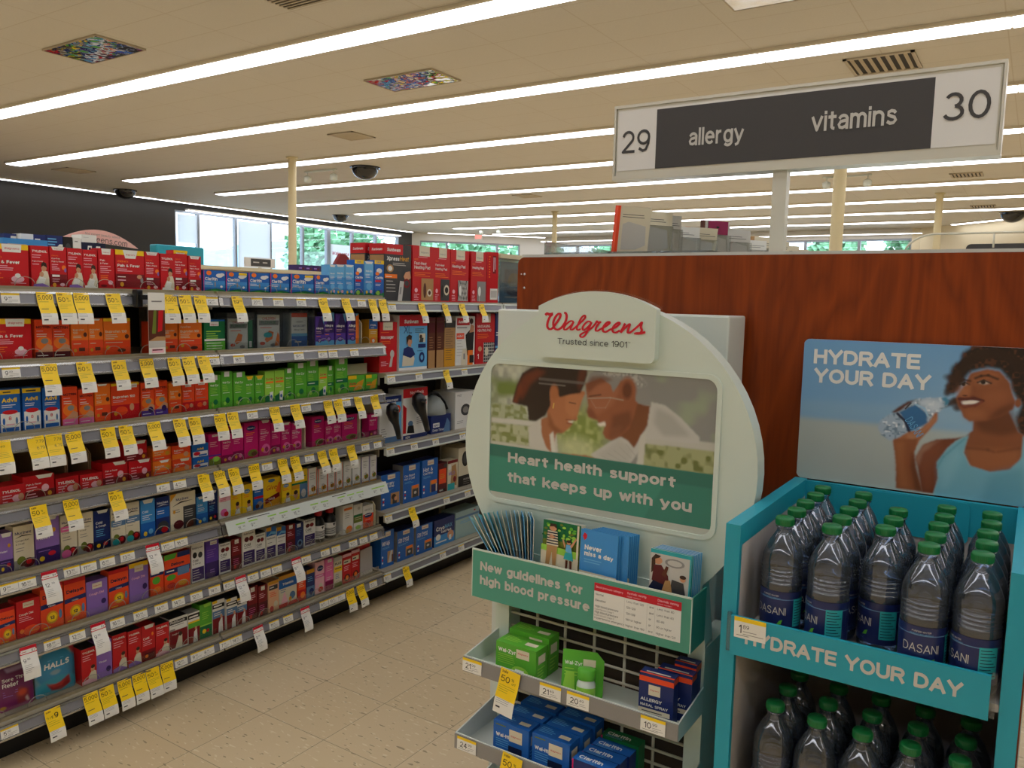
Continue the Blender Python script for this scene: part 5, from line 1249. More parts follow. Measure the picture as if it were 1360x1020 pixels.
def d_yel(f): f.e(.45, .76, .3, .08, 'bluegrey'); f.t('Hyland\'s', .22, .735, .46, 'white', .01); f.l(.14, .62, .8, 2, .06, 'orange', .02); f.e(.62, .3, .17, .1, 'skin'); f.e(.62, .38, .17, .07, 'hair'); f.p([(.4, .04), (.45, .2), (.8, .22), (.9, .04)], 'white')
def d_yew(f): f.e(.5, .88, .2, .06, 'bluegrey'); f.l(.1, .76, .9, 2, .06, 'dgreen', .025); f.r(0, .52, 1, .58, 'dgreen'); f.r(.5, 0, 1, .52, 'bluegrey'); f.r(0, .38, .48, .52, 'gold'); f.e(.25, .2, .14, .12, 'skin'); f.e(.25, .28, .13, .07, 'hair'); f.e(.75, .2, .16, .14, 'lgrey')
def d_blb(f): f.l(.1, .8, .9, 3, .07, 'white', .02); f.r(0, .42, 1, .5, 'logored'); f.e(.6, .2, .3, .12, 'grey'); f.e(.35, .14, .2, .08, 'brown')
def d_giv(f): f.r(0, 0, 1, .34, 'gold'); f.p([(.12, .12), (.1, .28), (.95, .46), (.95, .3)], 'dred'); f.t('COLD', .3, .24, .36, 'white', .02); f.t('Give', .16, .58, .6, 'logored', .01, .3); f.e(.48, .9, .2, .06, 'bluegrey'); f.p([(.7, .5), (.9, .8), (1, .8), (1, .4)], 'orange')
def d_zar(f, edge='rorange'):
    f.r(0, 0, .06, 1, edge); f.r(.94, 0, 1, 1, edge); f.t("Zarbee's", .2, .80, .6, 'dgrey', .01); f.l(.2, .72, .8, 3, .06, 'grey', .014); f.e(.6, .26, .28, .10, 'gold'); f.e(.52, .26, .05, .10, 'black'); f.e(.68, .26, .05, .09, 'black'); f.e(.5, .36, .16, .05, 'lgrey'); f.r(.06, .0, .94, .08, 'gold')
def d_zab(f): d_zar(f, 'lgrey'); f.e(.6, .26, .2, .07, 'olive')
def d_zap(f): d_zar(f, 'purple'); f.e(.6, .26, .2, .07, 'olive')
def d_cry(f): f.r(0, .8, 1, 1, 'navy'); f.r(0, 0, 1, .4, 'sky'); f.t('Cryo', .1, .58, .4, 'white', .03); f.t('MAX', .52, .6, .36, 'lblue', .02); f.t('Cold Pack', .34, .46, .5, 'white', .03); f.e(.2, .34, .12, .12, 'white'); f.e(.8, .3, .16, .16, 'skin'); f.r(.72, .1, .84, .3, 'white'); f.l(.08, .12, .6, 1, .06, 'white', .05)
def d_tbx(f): f.r(0, .72, 1, .8, 'bluegrey'); f.l(.2, .6, .7, 2, .06, 'lblue', .02); f.e(.8, .9, .04, .03, 'logored')
def d_del(f): f.r(0, .9, 1, 1, 'red'); f.t('Delsym', .1, .68, .8, 'dnavy', .04); f.p([(0, .46), (0, .56), (1, .60), (1, .50)], 'navy'); f.t('COUGH', .34, .49, .3, 'white', .02); f.e(.5, .25, .27, .14, 'gold'); f.e(.5, .25, .2, .10, 'yellow'); f.t('12', .40, .21, .2, 'dnavy', .03); f.e(.86, .28, .07, .10, 'bluegrey'); f.l(.1, .04, .6, 1, .03, 'yellow', .02)
def d_cdr(f): f.r(.28, .80, .74, .94, 'cream'); f.t('Walgreens', .33, .85, .36, 'logored', .01, .2); f.t('Cough DM', .1, .60, .6, 'white', .02); f.l(.1, .54, .7, 3, .05, 'lpink', .014); f.e(.6, .16, .36, .13, 'rorange'); f.e(.2, .18, .09, .06, 'orange'); f.l(.5, .12, .9, 1, .04, 'gold', .018)
def d_cdp(f): f.r(.28, .76, .74, .92, 'cream'); f.t('Walgreens', .33, .82, .36, 'logored', .01, .2); f.t('Cough DM', .12, .58, .7, 'lpink', .02); f.l(.12, .5, .8, 3, .05, 'lav', .014); f.e(.8, .34, .12, .08, 'dpurple'); f.l(.12, .2, .8, 3, .05, 'lav', .014)
def d_cdp2(f): f.r(0, .88, 1, 1, 'yellow'); d_cdp(f)
def d_dgo(f): f.r(0, .78, 1, 1, 'dgreen'); f.t('Delsym', .1, .66, .8, 'dnavy', .03); f.r(0, .5, 1, .62, 'navy'); f.l(.1, .55, .8, 1, .04, 'white', .03); f.e(.45, .38, .3, .10, 'green'); f.e(.5, .14, .3, .08, 'orange')
def d_dg2(f): f.p([(0, .85), (0, 1), (.5, 1), (.4, .86)], 'green'); f.r(.5, .86, 1, 1, 'navy'); f.t('Delsym', .26, .66, .5, 'dnavy', .03); f.r(0, .46, 1, .6, 'navy'); f.l(.08, .52, .45, 1, .04, 'white', .03); f.r(.5, .36, .96, .58, 'bluegrey'); f.e(.25, .36, .18, .08, 'green'); f.e(.25, .14, .16, .08, 'red'); f.e(.7, .14, .18, .08, 'gold')
def d_rob(f): f.r(0, 0, .05, 1, 'black'); f.t('Robitussin', .12, .88, .76, 'black', .02); f.e(.3, .72, .16, .08, 'black'); f.e(.7, .70, .16, .08, 'dgrey'); f.t('Cold', .14, .54, .4, 'black', .02); f.t('& Allergy', .14, .47, .6, 'dgrey', .01); f.r(.08, .04, .96, .38, 'dpurple'); f.l(.14, .3, .8, 4, .065, 'lgrey', .018)
def d_row(f): f.r(.0, .96, 1, 1, 'black'); f.t('Robitussin', .1, .87, .8, 'black', .02); f.e(.32, .74, .18, .07, 'maroon'); f.e(.68, .74, .18, .07, 'dred'); f.t('Cold', .12, .55, .5, 'black', .02); f.l(.12, .5, .8, 1, .05, 'grey', .016); f.r(.06, .06, .94, .42, 'dpurple'); f.l(.14, .34, .8, 4, .065, 'lgrey', .016)
def d_rbl(f): f.r(0, .72, 1, 1, 'blue'); f.r(0, .88, .5, 1, 'gold'); f.p([(0, .7), (.5, .86), (1, .82), (1, .74), (.5, .78)], 'lblue'); f.t('Robitussin', .1, .62, .8, 'black', .02); f.r(.06, .04, .94, .4, 'dpurple'); f.l(.14, .3, .8, 3, .065, 'lgrey', .016); f.l(.12, .5, .7, 1, .05, 'grey', .016)
def d_prp(f): f.label(.34, .86, .88, .98); f.l(.1, .74, .8, 4, .06, 'lav', .016); f.r(0, 0, 1, .42, 'dpurple'); f.l(.3, .2, .8, 2, .06, 'lav', .02)
def d_drd(f): f.label(.3, .72, .84, .97); f.l(.12, .72, .8, 3, .06, 'lpink', .018); f.r(0, 0, 1, .46, 'maroon'); f.l(.12, .34, .8, 4, .06, 'pink', .014); f.e(.3, .1, .14, .06, 'red')
def d_rnv(f): f.label(.2, .7, .84, .97); f.l(.12, .72, .8, 4, .06, 'bluegrey', .018); f.e(.55, .24, .34, .14, 'bluegrey'); f.e(.55, .24, .2, .08, 'dnavy')
def d_wor(f): f.r(.1, .82, .9, .9, 'orange'); f.l(.2, .7, .8, 3, .07, 'grey', .016); f.e(.6, .16, .32, .12, 'orange'); f.e(.4, .1, .2, .07, 'gold')
def d_wgr(f): f.e(.6, .84, .16, .06, 'lgrey'); f.r(0, .32, 1, .6, 'olive'); f.r(0, .54, 1, .62, 'dgreen'); f.l(.15, .5, .85, 2, .07, 'cream', .02); f.e(.5, .14, .3, .08, 'lime')
def d_wo2(f): f.r(0, 0, 1, .62, 'rorange'); f.e(.5, .55, .38, .1, 'navy'); f.l(.2, .56, .8, 1, .05, 'white', .03); f.t('INFANTS', .16, .76, .7, 'grey', .02); f.e(.5, .2, .3, .12, 'red'); f.l(.2, .36, .8, 1, .05, 'lpink', .02)
def d_trd(f): f.t('TYLENOL', .06, .86, .84, 'white', .03, .1); f.l(.08, .78, .8, 3, .06, 'lpink', .016); f.p([(.4, .0), (.45, .22), (.7, .36), (.95, .3), (1, .1), (1, 0)], 'cream'); f.e(.72, .38, .13, .07, 'skin'); f.e(.74, .45, .14, .05, 'hair'); f.p([(0, 0), (0, .1), (.5, .14), (1, .04), (1, 0)], f.rnd.choice(['lav', 'lpink']))
def d_prc(f): f.label(.62, .96, .74, .92); f.l(.12, .66, .85, 6, .065, 'lav', .018); f.t('Throat', .14, .42, .5, 'white', .02); f.e(.75, .2, .16, .08, 'dpurple')
def d_cld(f): f.p([(.2, 1), (.3, .9), (.85, .9), (.95, 1)], 'white'); f.t('Cold', .12, .60, .44, 'white', .02); f.l(.12, .54, .8, 3, .05, 'lpink', .014); f.r(0, 0, 1, .3, 'dred'); f.r(.2, .05, .9, .22, 'maroon'); f.e(.35, .13, .12, .05, 'orange'); f.e(.8, .72, .08, .05, 'orange')
def d_rbt(f): f.r(0, .8, 1, .92, 'black'); f.t('Robitussin', .06, .83, .8, 'white', .02); f.l(.1, .74, .8, 1, .05, 'grey', .02); f.r(0, .04, 1, .6, 'dred'); f.t('Cough DM', .12, .46, .5, 'white', .01); f.p([(.3, .04), (.5, .4), (.7, .42), (.7, .04)], 'cream'); f.e(.6, .45, .1, .07, 'hair'); f.r(.0, .6, .3, .66, 'grey')
def d_rbg(f): f.r(0, .8, 1, .95, 'black'); f.l(.1, .84, .9, 1, .05, 'white', .05); f.r(0, .5, 1, .7, 'green'); f.r(0, .66, 1, .72, 'yellow'); f.r(0, 0, 1, .5, 'dred'); f.p([(.4, .0), (.5, .35), (.75, .45), (.8, .0)], 'white'); f.e(.66, .46, .1, .06, 'skin')
def d_rbb(f): f.r(0, .76, 1, .88, 'black'); f.r(0, .92, .4, 1, 'yellow'); f.l(.1, .8, .9, 1, .05, 'white', .05); f.r(0, .44, 1, .68, 'bluegrey'); f.l(.1, .6, .8, 2, .06, 'white', .02); f.r(0, 0, 1, .46, 'dred'); f.p([(.45, .0), (.5, .3), (.8, .5), (.85, .0)], 'white'); f.e(.72, .48, .1, .06, 'skin')
def d_grc(f): f.p([(.3, 1), (.4, .9), (.9, .9), (.95, 1)], 'lime'); f.l(.2, .74, .8, 4, .06, 'lime', .018); f.r(0, 0, 1, .36, 'dgreen'); f.e(.35, .2, .16, .07, 'yellow'); f.e(.65, .2, .12, .05, 'red'); f.r(0, .36, 1, .4, 'lime')
def d_pea(f): f.r(0, .9, 1, 1, 'gold'); f.r(.08, .72, .9, .86, 'dgrey'); f.l(.14, .78, .8, 1, .05, 'white', .03); f.l(.14, .62, .8, 3, .06, 'rorange', .02); f.e(.3, .1, .2, .1, 'red'); f.e(.7, .24, .2, .1, 'cream')
def d_tri(f): f.r(0, .86, 1, 1, 'gold'); f.r(0, .6, 1, .88, 'blue'); f.t('Triaminic', .2, .69, .62, 'white', .04); f.r(0, 0, 1, .12, 'red'); f.p([(.1, .12), (.3, .5), (.5, .12)], 'lpink'); f.e(.75, .3, .16, .12, 'bluegrey'); f.l(.08, .54, .45, 2, .06, 'bluegrey', .02); f.e(.62, .2, .08, .08, 'gold')
def d_rdo(f): f.r(0, .86, 1, 1, 'gold'); f.l(.14, .72, .8, 4, .07, 'cream', .02); f.r(0, 0, 1, .4, 'red'); f.e(.6, .2, .3, .12, 'orange')
def d_nvy(f): f.r(0, .86, 1, 1, 'gold'); f.l(.14, .72, .8, 3, .07, 'lblue', .02); f.r(0, 0, 1, .4, 'bluegrey'); f.e(.6, .2, .3, .12, 'navy')
def d_pkn(f): f.e(.55, .78, .34, .09, 'navy'); f.t('Benadryl', .28, .76, .54, 'white', .01); f.r(0, .5, 1, .6, 'pink'); f.l(.1, .54, .9, 1, .04, 'white', .02); f.e(.6, .2, .2, .12, 'cream'); f.e(.6, .12, .28, .08, 'red')
def d_pk2(f): f.label(.3, .8, .88, .97); f.l(.14, .74, .85, 3, .06, 'lpink', .02); f.r(0, 0, 1, .3, 'dmag'); f.e(.6, .2, .24, .1, 'dmag'); f.l(.14, .4, .8, 2, .06, 'white', .014)
def d_ywt(f): f.r(0, .5, 1, .68, 'yellow'); f.t('PLUS', .1, .74, .8, 'dgrey', .03); f.l(.1, .6, .9, 1, .05, 'dgrey', .03); f.l(.14, .4, .8, 3, .06, 'bluegrey', .02); f.r(0, 0, 1, .14, 'olive'); f.r(0, .88, 1, 1, 'lgrey')
def d_rdt(f): f.r(.0, .9, 1, 1, 'lpink'); f.r(.1, .66, .9, .8, 'cream'); f.l(.16, .71, .8, 1, .05, 'dgrey', .04); f.l(.14, .56, .8, 3, .06, 'lpink', .02); f.e(.5, .18, .34, .13, 'maroon'); f.e(.5, .18, .18, .08, 'orange')

# design: base ink, depth, wording, drawing
DES = dict(
 pfw=('red', .06, 'wide red children\'s fever box with yellow top', d_pfw), pfw2=('red', .06, 'wide red fever box with dark band', d_pfw2),
 tyl=('red', .045, 'red box picturing a parent hugging a child', d_tyl), df=('red', .045, 'narrow red dye-free fever box with white flap', d_df),
 pf1=('red', .045, 'plain red fever box with small white flap', d_pf1), pfy=('red', .045, 'tall red fever box with yellow top edge', d_pfy),
 cla=('blue', .05, 'wide blue allergy box with clouds and grass', d_cla), clay=('blue', .05, 'wide blue allergy box with yellow corner sticker', d_clay),
 ckl=('lblue', .05, 'tall light blue allergy syrup box', d_ckl), cky=('blue', .05, 'tall blue allergy syrup box with yellow top', d_cky),
 xpr=('dgrey', .10, 'black heat wrap box with red corner', d_xpr), fh1=('red', .12, 'red heating pad box showing a tan pad', d_fh1), fh2=('red', .12, 'red heating pad box showing a charcoal pad', d_fh2),
 hp3=('red', .12, 'red heating pad box showing a black plaid pad', d_hp3), hp4=('red', .12, 'red heating pad box showing a grey pad', d_hp4), hps=('red', .05, 'red box end with orange side lettering', d_hps),
 mot=('rorange', .045, 'orange-red fever box with dark red foot', d_mot), mop=('rorange', .045, 'orange-red fever box with pink foot', d_mop), mou=('rorange', .045, 'orange-red fever box with purple foot', d_mou),
 ibu=('orange', .045, 'narrow orange children\'s box', d_ibu), ibw=('orange', .06, 'wide orange box with yellow top', d_ibw), ibw2=('orange', .06, 'wide orange dye-free box', d_ibw2),
 irw=('rorange', .06, 'wide red-orange box with white label', d_irw), ire=('rorange', .045, 'narrow bright red-orange box', d_ire),
 adv=('blue', .05, 'blue children\'s box with yellow top band', d_adv), adv2=('blue', .05, 'blue children\'s box without top band', d_advb),
 wzt=('green', .045, 'light green allergy box with white label', d_wzt), wzy=('green', .045, 'short green allergy box with yellow flap', d_wzy), wzd=('green', .05, 'tall green allergy box with dark band', d_wzd),
 zyr=('lime', .045, 'lime green allergy box with red lettering', d_zyr), zyw=('green', .05, 'low wide green allergy box', d_zyw), grn=('dgreen', .06, 'dark green box with blue top edge', d_grn),
 flo=('white', .05, 'off-white nasal spray box with orange spot', d_flo), flo2=('white', .05, 'off-white nasal spray box with teal spot', d_flo2), grs=('dgreen', .06, 'narrow green box edge', lambda f: f.r(.2, .1, .8, .3, 'white')),
 nas=('white', .05, 'white and blue nasal spray box', d_nas), all=('purple', .045, 'purple allergy box with round logo', d_all), all2=('purple', .045, 'purple allergy box with orange side', d_all2), xyz=('gold', .05, 'yellow box with blue top', d_xyz),
 mas=('red', .1, 'red hand massager box', d_mas), sxl=('white', .12, 'pale blue box picturing a woman', d_sxl), brn=('brown', .12, 'dark brown box end', d_brn), ora=('tan', .12, 'tan box end with small print', d_ora),
 sun=('white', .12, 'white and orange box with red brand patch', d_sun), mhp=('red', .12, 'red massaging heating pad box', d_mhp), nav=('navy', .1, 'dark navy box edge', d_nav),
 bms=('white', .10, 'white box with blue top and black massager', d_bms), bmt=('white', .10, 'white box with red top and black massager', d_bmt), fsp=('navy', .14, 'low dark blue massager box', d_fsp), ftb=('white', .16, 'white box picturing a round black device', d_ftb),
 tys=('red', .07, 'low red box picturing a child', d_tys), pfs=('red', .07, 'low red fever box with white flap', d_pfs), ibs=('orange', .06, 'low orange box', d_ibs), irs=('rorange', .06, 'low red-orange box', d_irs), ads=('blue', .06, 'low blue box with white band', d_ads),
 mgc=('mag', .045, 'magenta box with green foot', d_mgc), mg1=('mag', .045, 'plain magenta allergy box', d_mg1), mg2=('mag', .045, 'magenta allergy box with pink bubble', d_mg2), ben=('mag', .05, 'magenta box with navy oval logo', d_ben),
 cw1=('blue', .07, 'blue therapy wrap box', d_cw1), cw2=('blue', .07, 'blue hot and cold pack box', d_cw2), cw3=('blue', .07, 'tall blue cold wrap box', d_cw3), cw4=('blue', .07, 'narrow blue wrap box', d_cw4),
 brs=('maroon', .06, 'dark red box with orange panel', d_brs), mld=('cream', .06, 'box picturing bare skin with teal corner', d_mld), mch=('cream', .12, 'white massager box with black foot', d_mch),
 pur=('lav', .05, 'purple cold medicine box', d_pur), muc=('cream', .05, 'off-white mucus relief box', d_muc), mur=('cream', .05, 'off-white box with pink band', d_mur), mub=('cream', .05, 'off-white box with grey-blue band', d_mub),
 mun=('navy', .05, 'navy mucus relief box', d_mun), muw=('cream', .05, 'wide off-white and black twin pack', d_muw), ccn=('navy', .05, 'navy cold and cough box', d_ccn), cbl=('blue', .05, 'bright blue cold box', d_cbl),
 pkw=('white', .05, 'white and pink box', d_pkw), yel=('yellow', .045, 'yellow box picturing a child', d_yel), yew=('yellow', .05, 'tall yellow and grey combination pack', d_yew), blb=('blue', .045, 'blue box with red stripe', d_blb), giv=('yellow', .05, 'wide yellow box with red script', d_giv),
 zar=('white', .045, 'white syrup box with orange edges and a bee', d_zar), zab=('white', .045, 'plain white syrup box with a bee', d_zab), zap=('white', .045, 'white syrup box with purple edges', d_zap),
 cry=('navy', .08, 'navy and sky blue cold pack box', d_cry), tbx=('paleteal', .1, 'grey-blue plain long box', d_tbx),
 **{'del': ('rorange', .05, 'bright orange cough box with yellow twelve', d_del)}, cdr=('red', .05, 'red store brand cough box', d_cdr), cdp=('lav', .05, 'violet store brand cough box', d_cdp), cdp2=('lav', .05, 'violet cough box with yellow top', d_cdp2),
 dgo=('rorange', .05, 'narrow orange and green cough box', d_dgo), dg2=('rorange', .05, 'wide orange and navy day and night pack', d_dg2), rob=('white', .05, 'white cough box with black edge', d_rob),
 row=('white', .05, 'white cough box with dark purple foot', d_row), rbl=('white', .05, 'white cough box with blue top', d_rbl), prp=('purple', .05, 'deep purple box', d_prp), drd=('dred', .05, 'dark red box with white label', d_drd), rnv=('navy', .05, 'navy box with white label', d_rnv),
 wor=('white', .05, 'white box with orange spot', d_wor), wgr=('white', .05, 'white box with olive band', d_wgr), wo2=('white', .05, 'white and orange infant box', d_wo2),
 trd=('red', .06, 'red box picturing a parent and child', d_trd), prc=('lav', .05, 'violet throat box', d_prc), cld=('red', .06, 'plain red cold box', d_cld), rbt=('white', .06, 'white and red cough box with black band', d_rbt), rbg=('white', .05, 'white and red box with green band', d_rbg), rbb=('white', .05, 'white and red box with blue band', d_rbb),
 grc=('green', .05, 'bright green children\'s box', d_grc), pea=('peach', .05, 'peach box with yellow top', d_pea), tri=('cream', .05, 'wide blue and cream cough box', d_tri), rdo=('rorange', .05, 'orange-red box with yellow top', d_rdo), nvy=('navy', .05, 'navy box with yellow top', d_nvy),
 pkn=('lpink', .05, 'pink box with navy oval logo', d_pkn), pk2=('pink', .05, 'bright pink box', d_pk2), ywt=('cream', .05, 'cream and yellow box', d_ywt), rdt=('red', .05, 'red box with cream patch', d_rdt))
TOPS = {'trd': 'dgrey', 'row': 'dgrey', 'rbt': 'dgrey', 'rbb': 'dgrey', 'rob': 'dgrey', 'del': 'dred', 'cw1': 'navy', 'cw2': 'navy', 'cw3': 'navy', 'cw4': 'navy', 'tri': 'gold', 'xpr': 'red'}
SIDES = {'cw1': 'grey', 'cw2': 'grey', 'xpr': 'dgrey'}

def carton(name, w, h, d, des, rnd):
    """front is at x = 0 facing +x, base at z = 0, width along y"""
    base, _, _, draw = DES[des]
    b = MB(); m = pm(base)
    top = pm(TOPS.get(des, base)); side = pm(SIDES.get(des, base))
    v = [(-d, 0, 0), (0, 0, 0), (0, w, 0), (-d, w, 0), (-d, 0, h), (0, 0, h), (0, w, h), (-d, w, h)]
    b.add(v, [(0, 3, 2, 1), (1, 2, 6, 5), (3, 0, 4, 7)], m); b.add(v, [(4, 5, 6, 7)], top); b.add(v, [(0, 1, 5, 4), (2, 3, 7, 6)], side)
    # tucked lid flap on the top
    b.add([(-d * .9, .002, h + .0004), (-.0015, .002, h + .0008), (-.0015, w - .002, h + .0008), (-d * .9, w - .002, h + .0004)], [(0, 1, 2, 3)], top)
    draw(Face(b, Sheet((0, 0, 0), (0, 1, 0), (0, 0, 1)), w, h, rnd))
    if des == 'xpr':
        f2 = Face(b, Sheet((-d, 0, 0), (1, 0, 0), (0, 0, 1)), d, h, rnd); f2.r(0, .82, 1, 1, 'red'); f2.t('Sunbeam', .16, .88, .68, 'white', .02, .2); f2.r(.05, .66, .95, .80, 'tan'); f2.r(.1, .55, .9, .66, 'black'); f2.l(.1, .45, .9, 5, .06, 'lgrey', .014)
    return b.build(name)

def product_label(des, n, bayk, sh, extra=''):
    return "%s, %s%s from left on %s's %s shelf" % (DES[des][2], extra, ORD[n], BAY[bayk].replace(' bay', ' bay'), shelf_word(bayk, sh))

def place_products():
    rnd = random.Random(21)
    for bayk, sh, items in PRODUCTS:
        zs = (SZC if bayk == 'C' else SZ)[sh]; n = -1
        tops = []
        for it in sorted(items, key=lambda q: len(q)):
            y0, y1, h, des = it[:4]; up = len(it) > 4
            if not up: n += 1
            else: n = sum(1 for q in items if len(q) == 4 and q[0] < y0 + .02) - 1
            w = y1 - y0 - 0.0012; d = DES[des][1]
            z = zs + 0.0006
            if up:
                z = max(t[2] for t in tops if t[0] < y1 - .012 and t[1] > y0 + .012) + 0.0012
            tops.append((y0, y1, z + h))
            nm = ('heating_pad_box' if des in ('xpr', 'fh1', 'fh2', 'hp3', 'hp4', 'hps', 'sxl', 'sun', 'mhp') else 'medicine_box' if bayk != 'C' else 'therapy_box')
            o = carton(nm, w, h, d, des, rnd)
            o.location = (XF + rnd.uniform(-.006, .0), y0 + .0006, z)
            if des == 'hps': o.rotation_euler = (0, 0, -0.5); o.location.x -= 0.0
            ex = ''
            if sh == 4 and bayk == 'A' and des in ('ibs', 'irs', 'ads', 'pfs'):
                ex = 'upper, ' if up else ''
            k = max(0, n)
            lab = "%s, %s%s from left, %s's %s shelf" % (DES[des][2], ex, ORD[k], BAY[bayk], shelf_word(bayk, sh))
            tag(o, lab, 'box', 'boxes on the %s shelf of the %s' % (shelf_word(bayk, sh), BAY[bayk]))
    # two more of the black heat wrap boxes behind the front one
    for i in (1,):
        o = carton('heating_pad_box', .194, .272 + .004 * i, .10, 'xpr', rnd); o.location = (XF - .115 * i, 2.905 - .012 * i, SZC[1] + .0006)
        tag(o, 'black heat wrap box %s the front one, red label corner showing' % ('directly behind' if i == 1 else 'two places behind'), 'box', 'boxes on the top shelf of the far bay')
place_products()

# ---- clear security cases around the nasal sprays on the middle bay's second shelf
for i, (y0, y1, h, lb) in enumerate([(2.003, 2.135, .15, 'clear plastic security case around the off-white box with orange spot'), (2.145, 2.31, .168, 'large clear security case around the off-white box with teal spot'), (2.315, 2.455, .16, 'clear security case around the white and blue nasal spray box')]):
    b = MB(); x1 = XF + .006; x0 = XF - .075; z0 = SZ[2] + .0005
    t = .002
    for q in ((x1 - t, x1, y0, y1, z0, z0 + h), (x0, x0 + t, y0, y1, z0, z0 + h), (x0 + t, x1 - t, y0, y0 + t, z0, z0 + h), (x0 + t, x1 - t, y1 - t, y1, z0, z0 + h), (x0 + t, x1 - t, y0 + t, y1 - t, z0 + h - t, z0 + h)):
        b.box(*q, 'clear_case')
    tag(b.build('security_case'), lb, 'case', 'clear security cases')

# ---- black syrup bottles with red caps on the middle bay's sixth shelf
def syrup(y, lb):
    o = tag(empty('syrup_bottle', (XF - .035, y, SZ[6] + .0005)), lb, 'bottle', 'black syrup bottles')
    b = MB(); b.lathe([(.026, 0), (.029, .004), (.029, .085), (.024, .1), (.014, .112), (.013, .118)], 'black_plastic', 24)
    b.build('bottle', o)
    b = MB(); b.lathe([(.0292, .015), (.0294, .016), (.0294, .074), (.0292, .075)], pm('white'), 24, cap=False)
    for s in range(5): b.lathe([(.0297, .024 + s * .006), (.0297, .027 + s * .006)], pm('dgrey'), 24, cap=False)
    sh = Sheet((.0297, -.008, .058), (0, 1, 0), (0, 0, 1)); b.poly(sh, [(0, .012), (.008, 0), (.016, .012), (.008, .014)], pm('dgrey'))
    b.build('label', o)
    b = MB(); b.lathe([(.016, .118), (.018, .120), (.018, .143), (.016, .147), (.0, .148)], pm('red'), 24); b.build('cap', o)
syrup(2.51, 'black syrup bottle with red cap, left one of the pair'); syrup(2.58, 'black syrup bottle with red cap, right one of the pair')

# ---- cardboard trays behind the low red boxes on the near bay's fourth shelf
for i, (y0, y1) in enumerate([(1.165, 1.24), (1.244, 1.338), (1.342, 1.416), (1.42, 1.496), (1.5, 1.572)]):
    b = MB(); z = SZ[4]; x0, x1 = XB + .06, XF - .078; t = .003
    b.box(x0, x1, y0, y1, z + .0005, z + t, 'cardboard'); b.box(x0, x0 + t, y0, y1, z + t, z + .13, 'cardboard')
    for yy in (y0, y1 - t):
        b.prism([(x0 + t, yy, z + t), (x1, yy, z + t), (x1, yy, z + .105), (x1 - .03, yy, z + .125), (x0 + t, yy, z + .13)], (0, t, 0), 'cardboard')
    tag(b.build('cardboard_tray'), "empty brown cardboard tray, %s from left behind the low red boxes" % ORD[i], 'tray', 'cardboard trays on the fourth shelf')
# upright beige divider cards
for i, (sh, y, lb) in enumerate([(4, 2.405, "beige divider card in the gap among the magenta boxes"), (4, 2.745, 'beige divider card beside the rightmost magenta boxes'), (2, 2.752, 'beige divider card beside the purple boxes'), (6, 2.85, "beige divider card at the sixth shelf's right end"), (3, 2.668, 'beige divider card behind the low wide green boxes')]):
    b = MB(); z = SZ[sh]
    if sh == 3: b.box(XF - .07, XF - .068, y, y + .19, z + .0005, z + .13, 'cream_plastic')
    else: b.prism([(XF - .16, y, z + .0005), (XF - .004, y, z + .0005), (XF - .004, y, z + .1), (XF - .02, y, z + .118), (XF - .16, y, z + .118)], (0, .004, 0), 'cream_plastic')
    tag(b.build('divider_card'), lb, 'divider', 'shelf divider cards')

# ---- hanging bags on the bottom shelf
def bag(y0, y1, h, lb, picture, words, back):
    w = y1 - y0
    def bulge(u, v):
        return .016 * np.sqrt(np.maximum(0, np.sin(np.pi * np.clip(u, 0, 1)))) * np.power(np.maximum(0, np.sin(np.pi * np.clip(v, 0, 1) ** .8)), .6)
    o = tag(empty('lozenge_bag', (XF - .026, y0, SZ[7] + .001)), lb, 'bag', 'lozenge bags on the bottom shelf'); o.rotation_euler = (0, -.06, 0)
    fr = picture.build('pouch', (0, 0, 0), (0, 1, 0), (0, 0, 1), w, h, o, .012, bulge)
    b = MB(); N = 10; vs = []; fs = []
    for j in range(N + 1):
        for i in range(N + 1):
            u, v = .02 + .96 * i / N, .02 + .96 * j / N; vs.append((-float(bulge(np.array(u), np.array(v))), u * w, v * h))
    for j in range(N):
        for i in range(N):
            p = j * (N + 1) + i; fs.append((p, p + N + 1, p + N + 2, p + 1))
    b.add(vs, fs, pm(back), True); b.build('back', o)
    class BS(Sheet):
        def at(s, a, c, k):
            return Vector((float(bulge(np.array(a / w), np.array(c / h))) + .0012 + .0002 * k, a, c))
    b = MB(); sh = BS((0, 0, 0), (0, 1, 0), (0, 0, 1)); words(Face(b, sh, w, h, random.Random(2))); b.build('lettering', o)
def halls_picture():
    P = Print(70, 84, '#8a8a5a'); P.grad('#9a9a66', '#3d8fb2')
    P.poly([(.0, .0), (.22, .0), (.1, .2), (0, .34)], '#7d8440', 2); P.poly([(.8, 0), (1, 0), (1, .5), (.9, .2)], '#a8303a', 2); P.poly([(.9, .2), (1, .3), (1, 1), (.86, .9)], '#2c6a86', 2)
    P.ell(.48, .44, .47, .42, '#2c7fa8', .06); P.ell(.46, .34, .36, .26, '#3f97c0', .5, .6)
    P.ell(.5, .82, .5, .2, '#2f8fa6', .1); P.poly([(.22, .7), (.36, .78), (.56, .76), (.8, .66), (.84, .86), (.6, .95), (.36, .9)], '#8e2222', 2); P.poly([(.3, .74), (.5, .8), (.7, .74), (.6, .86), (.4, .86)], '#b03a34', 2)
    P.ell(.46, .52, .12, .05, '#7f9aa6', .3); P.ell(.48, .04, .025, .018, '#111111', .2)
    return P
